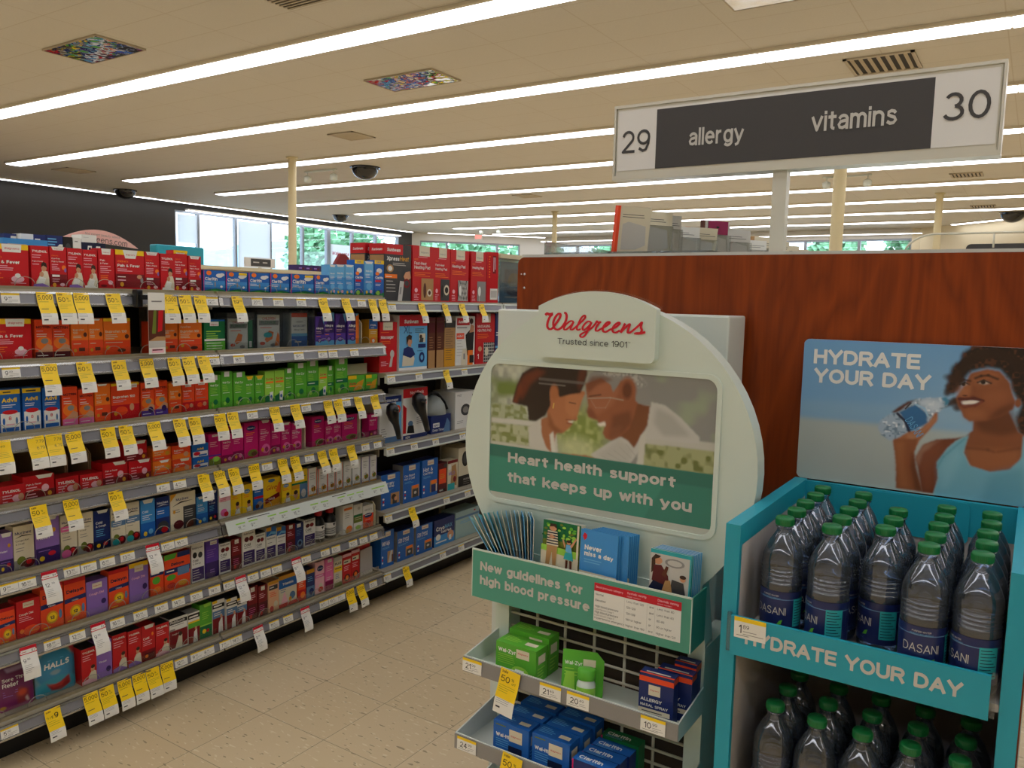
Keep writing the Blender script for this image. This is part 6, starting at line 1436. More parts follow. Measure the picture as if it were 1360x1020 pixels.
def purple_picture():
    P = Print(64, 84, '#6a1f4e'); P.grad('#5d1c48', '#7c2460')
    P.poly([(.2, .06), (.85, .06), (.8, .16), (.26, .16)], '#a58fb0', 1); P.poly([(.42, .6), (.55, .52), (.8, .62), (.85, .9), (.5, .92)], '#8a2a30', 4); P.ell(.62, .66, .12, .07, '#c4452a', .4); P.poly([(.7, .8), (.76, .76), (.84, .9), (.78, .92)], '#cbb9b4', 1)
    P.poly([(0, .9), (1, .9), (1, 1), (0, 1)], '#8c2a6e', 2); P.ell(.1, .9, .08, .04, '#b48a2c', .3)
    return P
bag(1.155, 1.262, .148, 'purple lozenge bag at the left end of the bottom shelf', purple_picture(), lambda f: (f.t('Sore Throat', .10, .66, .80, 'white', .02), f.t('Relief', .10, .54, .42, 'white', .02), f.l(.10, .44, .5, 3, .05, 'lav', .012)), 'dmag')
bag(1.266, 1.398, .158, 'blue round-printed lozenge bag beside the purple bag', halls_picture(), lambda f: (f.t('HALLS', .20, .58, .62, 'white', .03, .15), f.l(.30, .74, .7, 1, .05, 'lblue', .012)), 'olive')

# ---- leaflet holder at the end of the middle bay's bottom shelf
o = tag(empty('leaflet_holder', (XF - .02, 2.752, SZ[7] + .0006)), 'red rounded card with beige leaflet at the bottom shelf\'s right end', 'leaflet holder')
b = MB(); w = .1
b.prism([(-.02, 0, 0), (-.02, w, 0), (-.02, w, .12)] + [(-.02, w / 2 + w / 2 * math.cos(a), .12 + .045 * math.sin(a)) for a in [i * math.pi / 10 for i in range(1, 10)]] + [(-.02, 0, .12)], (.003, 0, 0), pm('red')); b.build('back_card', o)
b = MB(); b.hexa([(0, .012, 0), (0, .098, 0), (.004, .098, 0), (.004, .012, 0)], [(-.012, .025, .12), (-.012, .105, .125), (-.008, .105, .125), (-.008, .025, .12)], 'grey_card')
b.build('leaflet', o)

# ---- massagers fixed on the front of their boxes, far bay's third shelf
def massager(y, z, s, tilt, lb):
    o = tag(empty('hand_massager', (XF + .040, y, z)), lb, 'massager', 'black hand massagers'); o.rotation_euler = (tilt, 0, 0); o.scale = (s, s, s)
    b = MB(); n = 12; P = [(0, 0, .185), (0, -.004, .17), (0, -.006, .14), (0, 0, .11), (0, .012, .08), (0, .022, .04), (0, .028, 0)]
    b.tube(P, [.012, .028, .032, .026, .017, .014, .012], 'black_plastic', 14); b.build('body', o)
    b = MB(); b.lathe([(.0, .0), (.012, .0), (.018, .006), (.018, .01)], 'dome_black', 16, (.022, -.006, .145)); b.build('head', o)
massager(2.945, SZC[3] + .02, 1.0, 0.12, 'black hand massager on the white box with blue top')
massager(3.16, SZC[3] + .03, 1.15, 0.2, 'black curved massager on the white box with red top')
o = tag(empty('foot_spa', (XF - .07, 3.36, SZC[3] + .0965)), 'grey domed foot spa resting on the low dark blue box', 'foot spa')
b = MB(); b.lathe([(.078, 0), (.08, .01), (.07, .05), (.045, .085), (.015, .1), (0, .101)], 'grey_plastic', 24); b.build('dome', o)
b = MB(); b.tube([(.0, -.055, .085), (.02, -.03, .12), (.02, .02, .11), (.03, .07, .06), (.04, .085, .02)], .008, 'black_plastic'); b.build('handle', o)

# ---- the clear case on the farthest bay's top shelf
o = tag(empty('display_case', (XF - .14, 3.90, SZC[1] + .0006)), 'clear display case with a blue picture, left of the wood panel', 'display case')
b = MB()
for q in ((0, .13, 0, .003, 0, .26), (0, .13, .357, .36, 0, .26), (.127, .13, .003, .357, 0, .26), (0, .003, .003, .357, 0, .26)): b.box(*q, 'clear_case')
b.build('case', o)
b = MB(); b.box(0, .13, 0, .36, .2605, .285, 'cream_plastic'); b.build('lid', o)
b = MB(); b.box(.108, .116, .03, .33, .004, .24, pm('lblue'))
sh = Sheet((.116, .03, 0), (0, 1, 0), (0, 0, 1)); b.rect(sh, .04, .06, .26, .2, pm('bluegrey')); b.ell(sh, .15, .13, .07, .05, pm('tan')); b.ell(sh, .15, .07, .09, .03, pm('navy')); b.rect(sh, .05, .03, .2, .04, pm('white'))
b.build('picture_card', o)

# ------------------------------------------------------------------ round topped store stand in front of the wood panel
def smooth_path(pts, n=6):
    out = []
    P = [Vector(p) for p in pts]
    for i in range(len(P) - 1):
        p0, p1, p2, p3 = P[max(i - 1, 0)], P[i], P[i + 1], P[min(i + 2, len(P) - 1)]
        for k in range(n):
            t = k / n
            out.append(0.5 * (2 * p1 + (p2 - p0) * t + (2 * p0 - 5 * p1 + 4 * p2 - p3) * t * t + (3 * p1 - p0 - 3 * p2 + p3) * t ** 3))
    out.append(P[-1])
    return out
def ribbon(b, sh, pts, w0, w1, m):
    """a brush stroke; the stroke is thicker where it runs steeply"""
    q = smooth_path(pts); L = []; R = []
    for i, p in enumerate(q):
        t = (q[min(i + 1, len(q) - 1)] - q[max(i - 1, 0)])
        t = t.normalized() if t.length > 1e-9 else Vector((1, 0))
        w = (w0 + (w1 - w0) * abs(t.y)) * .62
        nrm = Vector((-t.y, t.x)) * w
        L.append(p + nrm); R.append(p - nrm)
    n = len(L); vs = [sh.at(p.x, p.y, sh.k + 2.0 * i / n) for i, p in enumerate(L)] + [sh.at(p.x, p.y, sh.k + 2.0 * i / n) for i, p in enumerate(R)]
    b.add(vs, [(n + i, n + i + 1, i + 1, i) for i in range(n - 1)], m); sh.k += 2.2

def rrect(x0, x1, z0, z1, r, n=6):
    pts = []
    for cx, cz, a0 in ((x1 - r, z1 - r, 0), (x0 + r, z1 - r, 90), (x0 + r, z0 + r, 180), (x1 - r, z0 + r, 270)):
        for i in range(n + 1):
            a = math.radians(a0 + 90 * i / n); pts.append((cx + r * math.cos(a), cz + r * math.sin(a)))
    return pts

stand = tag(empty('display_stand', (0, 0, 0)), 'white round-topped display stand with heart health poster, leaflets and trays', 'display stand')
CX, CZh, RR = -0.785, 1.167, 0.352
YH = 1.55
# header: disc that narrows to the straight body
RZH = 0.338
ang0 = math.asin((0.93 - CZh) / RZH)
a_l = math.pi - ang0; n = 48
arc = [(CX + RR * math.cos(ang0 + (a_l - ang0) * i / n), CZh + RZH * math.sin(ang0 + (a_l - ang0) * i / n)) for i in range(n + 1)]
outline = [(-1.037, 0.80), (-0.52, 0.80)] + arc
b = MB()
b.prism([(x, YH, z) for x, z in outline], (0, 0.045, 0), 'white_plastic')
hd = b.build('header', stand); bevel(hd, 0.009, 3)
# raised lip around the poster window
b = MB(); o_, i_ = rrect(-1.074, -0.510, 1.026, 1.364, 0.03), rrect(-1.064, -0.520, 1.036, 1.354, 0.024)
nn = len(o_)
vs = [(x, YH - 0.0045, z) for x, z in o_] + [(x, YH - 0.0045, z) for x, z in i_] + [(x, YH + 0.002, z) for x, z in o_] + [(x, YH + 0.0, z) for x, z in i_]
fs = []
for i in range(nn):
    j = (i + 1) % nn
    fs += [(i, nn + i, nn + j, j), (2 * nn + i, i, j, 2 * nn + j), (nn + i, 3 * nn + i, 3 * nn + j, nn + j)]
b.add(vs, fs, 'white_plastic'); b.build('poster_lip', hd)

# --- the poster: an older couple, forehead to forehead, over a green banner
def couple():
    P = Print(380, 226, '#a8aba0')
    def q(x, y):
        u = (x - 166) / 920.0
        return (u, (y - (338 + 88 * u)) / (570 + 24 * u))
    def Q(*xy): return [q(xy[i], xy[i + 1]) for i in range(0, len(xy), 2)]
    P.grad('#9a9d90', '#a5a79a')
    P.put(P.mask([(0.6, 0), (1, 0), (1, .8), (.6, .8)], 12), '#8b8b86')
    n1, n2 = P.noise(9), P.noise(22)
    P.put(P.mask([(0, 0), (.2, 0), (.22, .4), (0, .5)], 8) * np.clip(n1 * 1.8 - .4, 0, 1), '#c3c8b4')
    P.put(P.mask([(0, .1), (.16, .12), (.1, .42), (0, .42)], 8) * np.clip(n2 * 2 - .6, 0, 1), '#6d7f3c')
    P.put(P.mask([(0.75, .0), (1, .1), (1, .4), (.82, .35)], 10) * np.clip(n2 * 2 - 1.0, 0, 1), '#9aa887')
    c = q(575, 640); P.ell(c[0], c[1], .12, .2, '#7f8f45', .4)
    P.ell(c[0], c[1], .11, .19, '#b7bf7c', .4, .8, np.clip(P.noise(7) * 2 - .7, 0, 1)); P.ell(c[0] - .02, c[1] + .1, .08, .08, '#c8cfa0', .5, .7)
    # bench, left
    P.poly(Q(170, 512, 325, 518, 345, 585, 170, 570), '#a9b08f', 1); P.poly(Q(170, 512, 325, 518, 345, 585, 170, 570), '#76803f', 1, .8, np.clip(P.noise(6) * 3 - 1.3, 0, 1))
    P.poly(Q(170, 568, 400, 588, 400, 608, 170, 588), '#c9c8bd', 1)
    P.poly(Q(170, 590, 350, 608, 350, 690, 170, 670), '#b1b590', 1); P.poly(Q(170, 590, 350, 608, 350, 690, 170, 670), '#76803f', 1, .9, np.clip(P.noise(7) * 3.2 - 1.4, 0, 1))
    P.poly(Q(170, 668, 420, 700, 420, 716, 170, 684), '#c4c3b5', 1)
    # bench, right
    P.poly(Q(822, 662, 1090, 690, 1086, 800, 818, 770), '#a2a678', 1); P.poly(Q(822, 662, 1090, 690, 1086, 800, 818, 770), '#5f682c', 1, .9, np.clip(P.noise(9) * 3.2 - 1.45, 0, 1))
    P.poly(Q(826, 636, 1090, 662, 1090, 694, 824, 668), '#bdbcb0', 1)
    P.poly(Q(810, 768, 1088, 798, 1086, 830, 806, 792), '#b5b4a6', 1)
    # her
    P.poly(Q(345, 610, 405, 565, 470, 640, 480, 720, 430, 735, 350, 690), '#c6c4b9', 2)
    P.poly(Q(400, 575, 452, 560, 470, 630, 452, 720, 425, 690, 405, 640), '#a56a45', 2)
    P.poly(Q(436, 440, 500, 455, 584, 462, 588, 474, 576, 492, 566, 524, 560, 545, 556, 566, 560, 578, 548, 582, 534, 578, 530, 590, 538, 597, 524, 612, 500, 632, 462, 632, 434, 596, 425, 540), '#b0714a', 2)
    P.poly(Q(505, 470, 580, 478, 566, 520, 558, 560, 530, 570, 505, 540), '#bd7e55', 4, .8)
    P.poly(Q(430, 540, 460, 600, 500, 630, 462, 634, 432, 600), '#86502f', 4, .8)
    P.poly(Q(518, 582, 544, 582, 538, 591, 522, 591), '#e4dccc', 2, .9); P.line(Q(510, 578, 550, 580), .8, '#7c3a2c', 2, .7); P.line(Q(514, 592, 536, 596), .9, '#8a4234', 2, .7)
    P.poly(Q(266, 505, 284, 440, 310, 385, 352, 362, 430, 352, 520, 357, 590, 372, 592, 398, 580, 440, 566, 470, 520, 476, 480, 486, 446, 440, 436, 470, 440, 520, 420, 560, 380, 584, 345, 582, 336, 522, 300, 516), '#2c1d16', 2)
    P.poly(Q(290, 440, 320, 390, 380, 370, 420, 380, 350, 430, 310, 500), '#6b2f18', 5, .9); P.poly(Q(560, 372, 592, 380, 580, 430, 560, 470, 550, 430), '#5e2c17', 3, .8)
    P.poly(Q(268, 505, 300, 420, 310, 460, 290, 512), '#7c3a1c', 4, .7)
    P.ell(*q(455, 468), .020, .055, '#a9683f', .3); P.line(Q(455, 512, 452, 530), 1.0, '#d8b860'); P.line(Q(522, 508, 548, 513), .9, '#4a3024', 2, .8)
    P.line(Q(390, 410, 586, 432), 2.2, '#6e6a66', 2, .6); P.line(Q(388, 428, 500, 440), 1.0, '#8d8a84', 2, .6)
    # him
    P.poly(Q(838, 505, 900, 520, 960, 568, 1030, 642, 1030, 668, 826, 650, 812, 700, 760, 775, 640, 742, 618, 718, 720, 648), '#c0bfb7', 2)
    P.poly(Q(870, 530, 930, 560, 1000, 640, 900, 640, 860, 590), '#a6a59c', 5, .8); P.poly(Q(640, 720, 730, 660, 790, 690, 770, 765), '#b2b1a8', 5, .8)
    for i in range(6): P.line(Q(640 + 24 * i, 735 - 12 * i, 700 + 20 * i, 752 - 6 * i), .8, '#a9a79e', 2, .6)
    P.poly(Q(730, 640, 786, 510, 846, 520, 838, 600, 790, 690, 765, 660), '#7c4a2c', 2)
    P.poly(Q(588, 436, 620, 408, 700, 400, 770, 420, 800, 500, 786, 560, 770, 610, 738, 642, 700, 660, 676, 652, 664, 630, 672, 600, 648, 594, 640, 580, 624, 574, 604, 566, 598, 545, 602, 520, 596, 490, 590, 460), '#96593a', 2)
    P.poly(Q(600, 440, 680, 420, 730, 450, 700, 520, 640, 560, 606, 540), '#a8694a', 5, .8); P.poly(Q(700, 560, 770, 540, 780, 590, 738, 640, 690, 656), '#70412a', 5, .8)
    P.poly(Q(590, 430, 604, 392, 640, 372, 720, 370, 790, 388, 832, 430, 846, 480, 850, 524, 820, 520, 790, 505, 776, 440, 730, 424, 700, 470, 690, 440, 650, 412, 610, 425), '#8d8c88', 2)
    P.poly(Q(640, 380, 720, 375, 790, 395, 830, 440, 800, 450, 740, 410, 660, 400), '#b5b3ad', 3, .9, np.clip(P.noise(3) * 2 - .4, 0, 1))
    P.poly(Q(588, 440, 610, 405, 660, 402, 700, 420, 640, 436, 600, 470), '#6d3f28', 4, .7)
    P.ell(*q(757, 460), .036, .085, '#96593a', .2); P.ell(*q(755, 462), .020, .055, '#6a3a24', .3)
    P.line(Q(600, 492, 690, 490, 740, 500), 1.0, '#a89c8c', 2, .7); P.line(Q(612, 500, 632, 530, 672, 530, 690, 496), .7, '#b8ac9c', 2, .25); P.line(Q(606, 484, 650, 478), 1.4, '#5a3a2a', 2, .7); P.poly(Q(592, 540, 606, 566, 640, 580, 628, 548, 612, 530), '#7c4630', 3, .7); P.poly(Q(690, 610, 740, 600, 736, 640, 700, 655), '#8a553a', 4, .5)
    P.poly(Q(640, 594, 672, 584, 676, 602, 652, 604), '#e4ddd0', 1)
    P.poly(Q(470, 715, 600, 722, 700, 752, 710, 770, 600, 752, 470, 735), '#a8694a', 2)
    P.poly(Q(440, 640, 456, 625, 470, 716, 452, 720), '#d3d1c6', 1); P.poly(Q(812, 640, 836, 620, 826, 790, 800, 786), '#c6c4b8', 1)
    # banner
    v0 = .60
    P.poly([(-.01, v0), (1.01, v0), (1.01, .985), (-.01, .985)], HEX['banner'], 0); P.poly([(-.01, v0), (1.01, v0), (1.01, v0 + .09), (-.01, v0 + .09)], HEX['bannerd'], 1)
    P.poly([(.84, v0), (1.01, v0), (1.01, .985), (.72, .985), (.78, .8)], HEX['bannerd'], 1, .45); P.poly([(-.01, .955), (1.01, .955), (1.01, 1.01), (-.01, 1.01)], '#b9bdb0', 0)
    return P
post = couple().build('poster', (-1.064, YH - 0.0008, 1.036), (1, 0, 0), (0, 0, 1), 0.544, 0.318, hd, 0.024)
sh = Sheet((-1.064, YH - 0.0016, 1.036), (1, 0, 0), (0, 0, 1)); b = MB()
b.text(sh, 'Heart health support', 0.052, 1.125 - 1.036, pm('lgrey'), w=0.413, h=0.0235, bold=0.035)
b.build('lettering', post); b = MB()
b.text(sh, 'that keeps up with you', 0.052, 1.079 - 1.036, pm('lgrey'), w=0.450, h=0.0235, bold=0.035)
b.build('lettering', post)
# brand plaque on top
pl = []
for cx, cz, a0 in ((-0.663, 1.392, 270),):
    pl += [(cx + .014 * math.cos(math.radians(a0 + 15 * i)), cz + .014 * math.sin(math.radians(a0 + 15 * i))) for i in range(7)]
pl = [(-0.914 + .014 * math.cos(math.radians(180 + 15 * i)), 1.392 + .014 * math.sin(math.radians(180 + 15 * i))) for i in range(7)] + pl
top = [(-0.649 - 0.279 * i / 16, 1.490 + 0.034 * (1 - ((i - 8) / 8.0) ** 2)) for i in range(17)]
b = MB(); b.prism([(x, 1.529, z) for x, z in pl + top], (0, 0.021, 0), 'white_plastic'); pq = b.build('plaque', stand); bevel(pq, 0.003, 2)
b = MB(); b.prism([(x * 1.0 - (0.004 if x < CX else -0.004), 1.5505, z + (0.004 if z > 1.45 else 0.0)) for x, z in pl + top], (0, 0.003, 0), 'clear_acrylic'); b.build('clear_edge', pq)
sh = Sheet((0, 1.529, 0), (1, 0, 0), (0, 0, 1), 0.0001, 0.0006); b = MB(); red = pm('logored')
for st_, w0, w1 in (([(-.910, 1.4701), (-.9058, 1.4733), (-.8985, 1.4721), (-.8902, 1.4736)], .0050, .0050),
    ([(-.8918, 1.4727), (-.8983, 1.4659), (-.9032, 1.4544), (-.9036, 1.445), (-.8987, 1.4399), (-.8915, 1.4414), (-.8823, 1.452), (-.8733, 1.4646), (-.8712, 1.4719), (-.8743, 1.4742), (-.8806, 1.4706), (-.8874, 1.4601), (-.8887, 1.4497), (-.8843, 1.4412), (-.8755, 1.4399), (-.8656, 1.4465), (-.8578, 1.459), (-.8558, 1.4693), (-.8584, 1.4757), (-.8626, 1.4762)], .0032, .0048),
    ([(-.838, 1.458), (-.845, 1.4594), (-.8541, 1.454), (-.8609, 1.4456), (-.8607, 1.4405), (-.8548, 1.4412), (-.8446, 1.4493), (-.838, 1.4576), (-.8423, 1.4494), (-.8451, 1.4421), (-.8409, 1.4409), (-.8341, 1.4456), (-.8229, 1.4551), (-.8119, 1.4656), (-.8103, 1.4706), (-.8133, 1.472), (-.8199, 1.4663), (-.8263, 1.454), (-.8299, 1.4448), (-.827, 1.4408), (-.8202, 1.4431)], .0024, .0040),
    ([(-.7958, 1.4581), (-.8026, 1.4599), (-.8104, 1.4546), (-.8158, 1.4463), (-.8144, 1.4413), (-.8088, 1.443), (-.799, 1.452), (-.7947, 1.4581), (-.7999, 1.4469), (-.8073, 1.4325), (-.8139, 1.4262), (-.8196, 1.4264), (-.8209, 1.4299), (-.8153, 1.4342), (-.8041, 1.4397), (-.7931, 1.4472), (-.7856, 1.4554), (-.782, 1.4611), (-.7802, 1.4586), (-.7731, 1.4599), (-.7778, 1.4557), (-.7831, 1.4476), (-.784, 1.4415), (-.7795, 1.4407), (-.7729, 1.445)], .0024, .0040),
    ([(-.7729, 1.445), (-.7621, 1.4503), (-.7536, 1.4566), (-.7519, 1.4596), (-.7559, 1.4601), (-.7634, 1.4543), (-.7675, 1.4462), (-.7661, 1.4403), (-.7595, 1.4395), (-.7498, 1.4449), (-.7391, 1.4492), (-.7307, 1.4554), (-.7287, 1.459), (-.7324, 1.4597), (-.7404, 1.4541), (-.7448, 1.4461), (-.7431, 1.4402), (-.7365, 1.4391), (-.728, 1.4438)], .0028, .0042),
    ([(-.7268, 1.4395), (-.7207, 1.4499), (-.7164, 1.4589)], .0034, .0040),
    ([(-.7257, 1.4392), (-.7154, 1.4501), (-.7072, 1.4573), (-.7056, 1.4559), (-.7088, 1.4465), (-.7097, 1.4406), (-.7054, 1.4398), (-.6992, 1.4439), (-.687, 1.4541), (-.6789, 1.4621), (-.6798, 1.4573), (-.6806, 1.4515), (-.6782, 1.4458), (-.6822, 1.4402), (-.6915, 1.4384), (-.6948, 1.4397)], .0026, .0042),
    ([(-.6916, 1.439), (-.6801, 1.4399), (-.6702, 1.4426)], .0044, .0030)):
    ribbon(b, sh, st_, w0, w1, red)
b.build('script_logo', pq)
b = MB(); b.text(sh, 'Trusted since 1901', -0.876, 1.4085, pm('black'), w=0.166, h=0.0128); b.text(sh, 'TM', -0.708, 1.418, pm('black'), h=0.003)
b.build('motto', pq)
# body: posts, wire grid, back box
for x0, x1 in ((-1.037, -1.0), (-0.556, -0.52)):
    b = MB(); b.box(x0, x1, YH, 1.715, 0.02, 0.80, 'white_plastic'); b.build('post', stand)
b = MB(); b.box(-1.0, -0.556, 1.60, 1.605, 0.05, 0.80, 'slot_dark'); b.build('grid_backing', stand)
b = MB()
for i in range(22): b.tube([(-1.0, 1.562, 0.10 + i * 0.0315), (-0.556, 1.562, 0.10 + i * 0.0315)], 0.0032, 'wire_white', 8)
for x in (-0.93, -0.855, -0.78, -0.705, -0.63): b.tube([(x, 1.566, 0.08), (x, 1.566, 0.79)], 0.0036, 'wire_white', 8)
b.build('wire_grid', stand)
b = MB(); b.box(-1.166, -0.56, 1.72, 1.835, 0.02, 1.478, 'white_metal'); o = b.build('back_box', stand); bevel(o, 0.004)
b = MB(); b.box(-1.166, -0.5, 1.40, 1.835, 0.0, 0.02, 'white_metal'); b.build('base_plate', stand)
# leaflet holder: green front plate with its box
b = MB()
b.box(-1.051, -0.523, 1.469, 1.472, 0.8175, 0.930, pm('plate')); b.box(-1.051, -0.523, 1.4688, 1.4722, 0.928, 0.9315, 'white_plastic'); b.box(-1.0525, -1.0505, 1.4688, 1.4722, 0.8175, 0.9315, 'white_plastic'); b.box(-0.5245, -0.5225, 1.4688, 1.4722, 0.8175, 0.9315, 'white_plastic')
fp = b.build('front_plate', stand)
b = MB()
b.box(-1.051, -1.048, 1.4725, 1.55, 0.8175, 0.874, pm('plate')); b.box(-0.526, -0.523, 1.4725, 1.55, 0.8175, 0.930, pm('plate')); b.box(-1.048, -0.526, 1.4725, 1.55, 0.8175, 0.8205, 'white_plastic')
b.box(-1.048, -0.526, 1.5465, 1.5495, 0.8205, 0.92, 'white_plastic')
b.build('leaflet_trough', stand)
sh = Sheet((-1.051, 1.469, 0.8175), (1, 0, 0), (0, 0, 1), 0.00012, 0.0005); b = MB()
b.text(sh, 'New guidelines for', 0.022, 0.0665, pm('lgrey'), w=0.265, h=0.021, bold=0.035); b.build('lettering', fp); b = MB(); b.text(sh, 'high blood pressure', 0.022, 0.0335, pm('lgrey'), w=0.283, h=0.021, bold=0.035)
b.build('lettering', fp)
b = MB(); x0, z0, x1, z1 = 0.315, 0.018, 0.507, 0.1005
b.rect(sh, x0, z0, x1, z1, pm('tagwhite')); b.rect(sh, x0, z1 - 0.0175, x1, z1, pm('logored'))
b.text(sh, 'Blood pressure category', x0 + .004, z1 - .0105, pm('lpink'), w=.062, h=.0045, bold=.02); b.text(sh, 'Systolic mmHg', x0 + .075, z1 - .0085, pm('lpink'), w=.042, h=.0045, bold=.02); b.text(sh, 'Diastolic mmHg', x0 + .142, z1 - .0085, pm('lpink'), w=.044, h=.0045, bold=.02)
b.text(sh, '(upper number)', x0 + .075, z1 - .0145, pm('lpink'), w=.03, h=.0032); b.text(sh, '(lower number)', x0 + .142, z1 - .0145, pm('lpink'), w=.03, h=.0032)
for i, (a, c, d, e) in enumerate([('Normal', 'Less than 120', 'and', 'Less than 80'), ('Elevated', '120-129', 'and', 'Less than 80'), ('High blood pressure', '130-139', 'or', '80-89'), ('High blood pressure', '140 or higher', 'or', '90 or higher'), ('Hypertensive emergency', 'Higher than 180', 'and', 'Higher than 120')]):
    zz = z1 - .026 - .0125 * i
    b.text(sh, a, x0 + .004, zz, pm('dgrey'), h=.0045); b.text(sh, c, x0 + .075, zz, pm('dgrey'), h=.0045); b.text(sh, d, x0 + .125, zz, pm('dgrey'), h=.0045); b.text(sh, e, x0 + .142, zz, pm('dgrey'), h=.0045)
for i in (2, 3): b.text(sh, 'hypertension stage %d' % (i - 1), x0 + .004, z1 - .0315 - .0125 * i, pm('grey'), h=.0035)
for a in (.071, .121, .138): b.rect(sh, x0 + a, z0 + .002, x0 + a + .0005, z1 - .019, pm('lgrey'))
b.build('table_chart', fp)

# trays with grey price channels
def tray(zf, zb, yf, xl=-1.03, xr=-0.518):
    t = MB(); lip = .034; th = .003; yb = 1.549
    fl = zf - lip
    t.box(xl, xr, yf, yb, fl - th, fl, 'white_metal')
    t.box(xl, xr, yf, yf + th, fl, zf, 'white_metal')
    for x0 in (xl, xr - th):
        t.prism([(x0, yf + th, fl), (x0, yb, fl), (x0, yb, zb), (x0, yf + th, zf)], (th, 0, 0), 'white_metal')
    o = t.build('tray', stand)
    c = MB(); c.box(xl, xr, yf - .0025, yf - .0003, fl - .002, zf - .002, pm('grey')); c.build('price_channel', o)
    return fl
F1 = tray(.7005, .719, 1.413); F2 = tray(.530, .556, 1.385); F3 = tray(.362, .385, 1.385)

# ---- price cards on the stand's trays
def stand_label(x, z, y, price, lb, kind='w'):
    key = (kind, price)
    src = TAGM.get(key)
    if src is None:
        src = tag_mesh(kind, price, random.Random(3)).build('price_label' if kind == 'w' else 'sale_tag'); TAGM[key] = src; o = src
    else:
        o = src.copy(); COL.objects.link(o)
    o.location = (x, y, z); o.rotation_euler = (0.0, 0.0, -math.pi / 2)
    if kind != 'w': o.rotation_euler = (-.12, 0, -math.pi / 2); o.scale = (.45, 1, 1.0)
    else: o.scale = (.12, 1, 1)
    tag(o, lb, 'price label' if kind == 'w' else 'price tag', 'price cards on the stand trays')
ycard = 1.413 - .004
stand_label(-1.004, .7005, ycard, '21.99', "white price label reading 21.99 at the upper tray's left end")
stand_label(-.899, .700, ycard - .002, '', 'yellow half-price tag on the upper tray below the green boxes', 'y50')
stand_label(-.801, .7005, ycard, '21.49', 'white price label on the upper tray left of the green bottle card')
stand_label(-.735, .7005, ycard, '20.49', 'white price label reading 20 below the green bottle card')
stand_label(-.569, .7005, ycard, '10.99', 'white price label reading 10.99 below the nasal spray boxes')
stand_label(-.995, .5295, 1.381, '24.99', "white price label reading 24.99 at the lower tray's left end")
stand_label(-.871, .529, 1.379, '', 'yellow half-price tag on the lower tray below the blue boxes', 'y50')

# ---- goods on the trays (fronts face the aisle, -y)
def fcarton(name, x0, w, h, d, base, y, z, draw, lb, grp, top=None, side=None, rz=0.0, rx=0.0):
    b = MB(); m = pm(base)
    v = [(-d, 0, 0), (0, 0, 0), (0, w, 0), (-d, w, 0), (-d, 0, h), (0, 0, h), (0, w, h), (-d, w, h)]
    b.add(v, [(0, 3, 2, 1), (1, 2, 6, 5), (3, 0, 4, 7)], m); b.add(v, [(4, 5, 6, 7)], pm(top or base)); b.add(v, [(0, 1, 5, 4), (2, 3, 7, 6)], pm(side or base))
    rnd = random.Random(5)
    draw(Face(b, Sheet((0, 0, 0), (0, 1, 0), (0, 0, 1)), w, h, rnd))
    t = Face(b, Sheet((0, 0, h), (0, 1, 0), (-1, 0, 0)), w, d, rnd); s = Face(b, Sheet((0, w, 0), (-1, 0, 0), (0, 0, 1)), d, h, rnd)
    if draw in (g_wz, g_wi):
        t.l(.08, .75, .5, 4, .14, 'lblue' if draw is g_wi else 'lime', .05); t.r(.62, .3, .9, .6, 'cream'); s.r(.2, .55, .8, .8, 'cream'); s.l(.15, .4, .8, 4, .09, 'lblue' if draw is g_wi else 'lime', .03)
    if draw is g_ns: t.r(.15, .3, .85, .45, 'cream'); t.r(0, 0, 1, .18, 'rorange'); s.r(0, .86, 1, .98, 'rorange')
    if draw is g_cl: t.t('Claritin', .1, .3, .62, 'white', .03); t.l(.1, .2, .6, 2, .14, 'lblue', .04)
    o = b.build(name); o.location = (x0, y, z); o.rotation_euler = (rx, 0, -math.pi / 2 + rz); tag(o, lb, 'box', grp)
    return o
def g_wz(f): f.t('Wal-Zyr', .06, .72, .44, 'white', .03); f.l(.06, .64, .5, 5, .06, 'lime', .018); f.r(.52, .66, .84, .92, 'cream'); f.t('Walgreens', .55, .78, .26, 'logored', .01, .2); f.e(.62, .24, .22, .18, 'lime'); f.r(.5, .06, .72, .32, 'white'); f.l(.06, .2, .4, 1, .05, 'white', .03)
def g_wi(f): f.t('Wal-itin', .08, .58, .44, 'white', .03); f.l(.08, .5, .5, 4, .06, 'lblue', .018); f.r(.46, .55, .82, .88, 'cream'); f.t('Walgreens', .5, .68, .28, 'logored', .01, .2); f.r(.44, .1, .82, .42, 'dnavy'); f.r(.5, .1, .76, .24, 'white'); f.e(.63, .08, .12, .05, 'teal'); f.l(.08, .9, .4, 1, .05, 'olive', .03); f.l(.08, .16, .36, 1, .05, 'white', .04)
def g_ns(f): f.r(0, .83, 1, .94, 'rorange'); f.r(.28, .56, .62, .78, 'cream'); f.t('Walgreens', .32, .66, .26, 'logored', .01, .2); f.t('ALLERGY', .06, .42, .62, 'white', .03); f.t('NASAL SPRAY', .06, .31, .8, 'white', .03); f.r(.0, .17, .92, .27, 'cream'); f.l(.1, .2, .8, 1, .05, 'dgrey', .02); f.l(.06, .1, .6, 2, .05, 'lblue', .02)
def g_cl(f): f.r(0, 0, .04, 1, 'mag'); f.t('Claritin', .1, .5, .6, 'white', .03); f.l(.1, .4, .7, 3, .1, 'lblue', .03); f.e(.8, .6, .14, .16, 'sky')
G = 'boxes on the round stand\'s trays'
fcarton('medicine_box', -.962, .105, .076, .050, 'green', 1.441, F1 + .0006, g_wz, 'front green allergy box on the upper tray of the round stand', G)
fcarton('medicine_box', -.962, .105, .086, .046, 'green', 1.495, F1 + .0006, g_wz, 'rear green allergy box on the upper tray of the round stand', G)
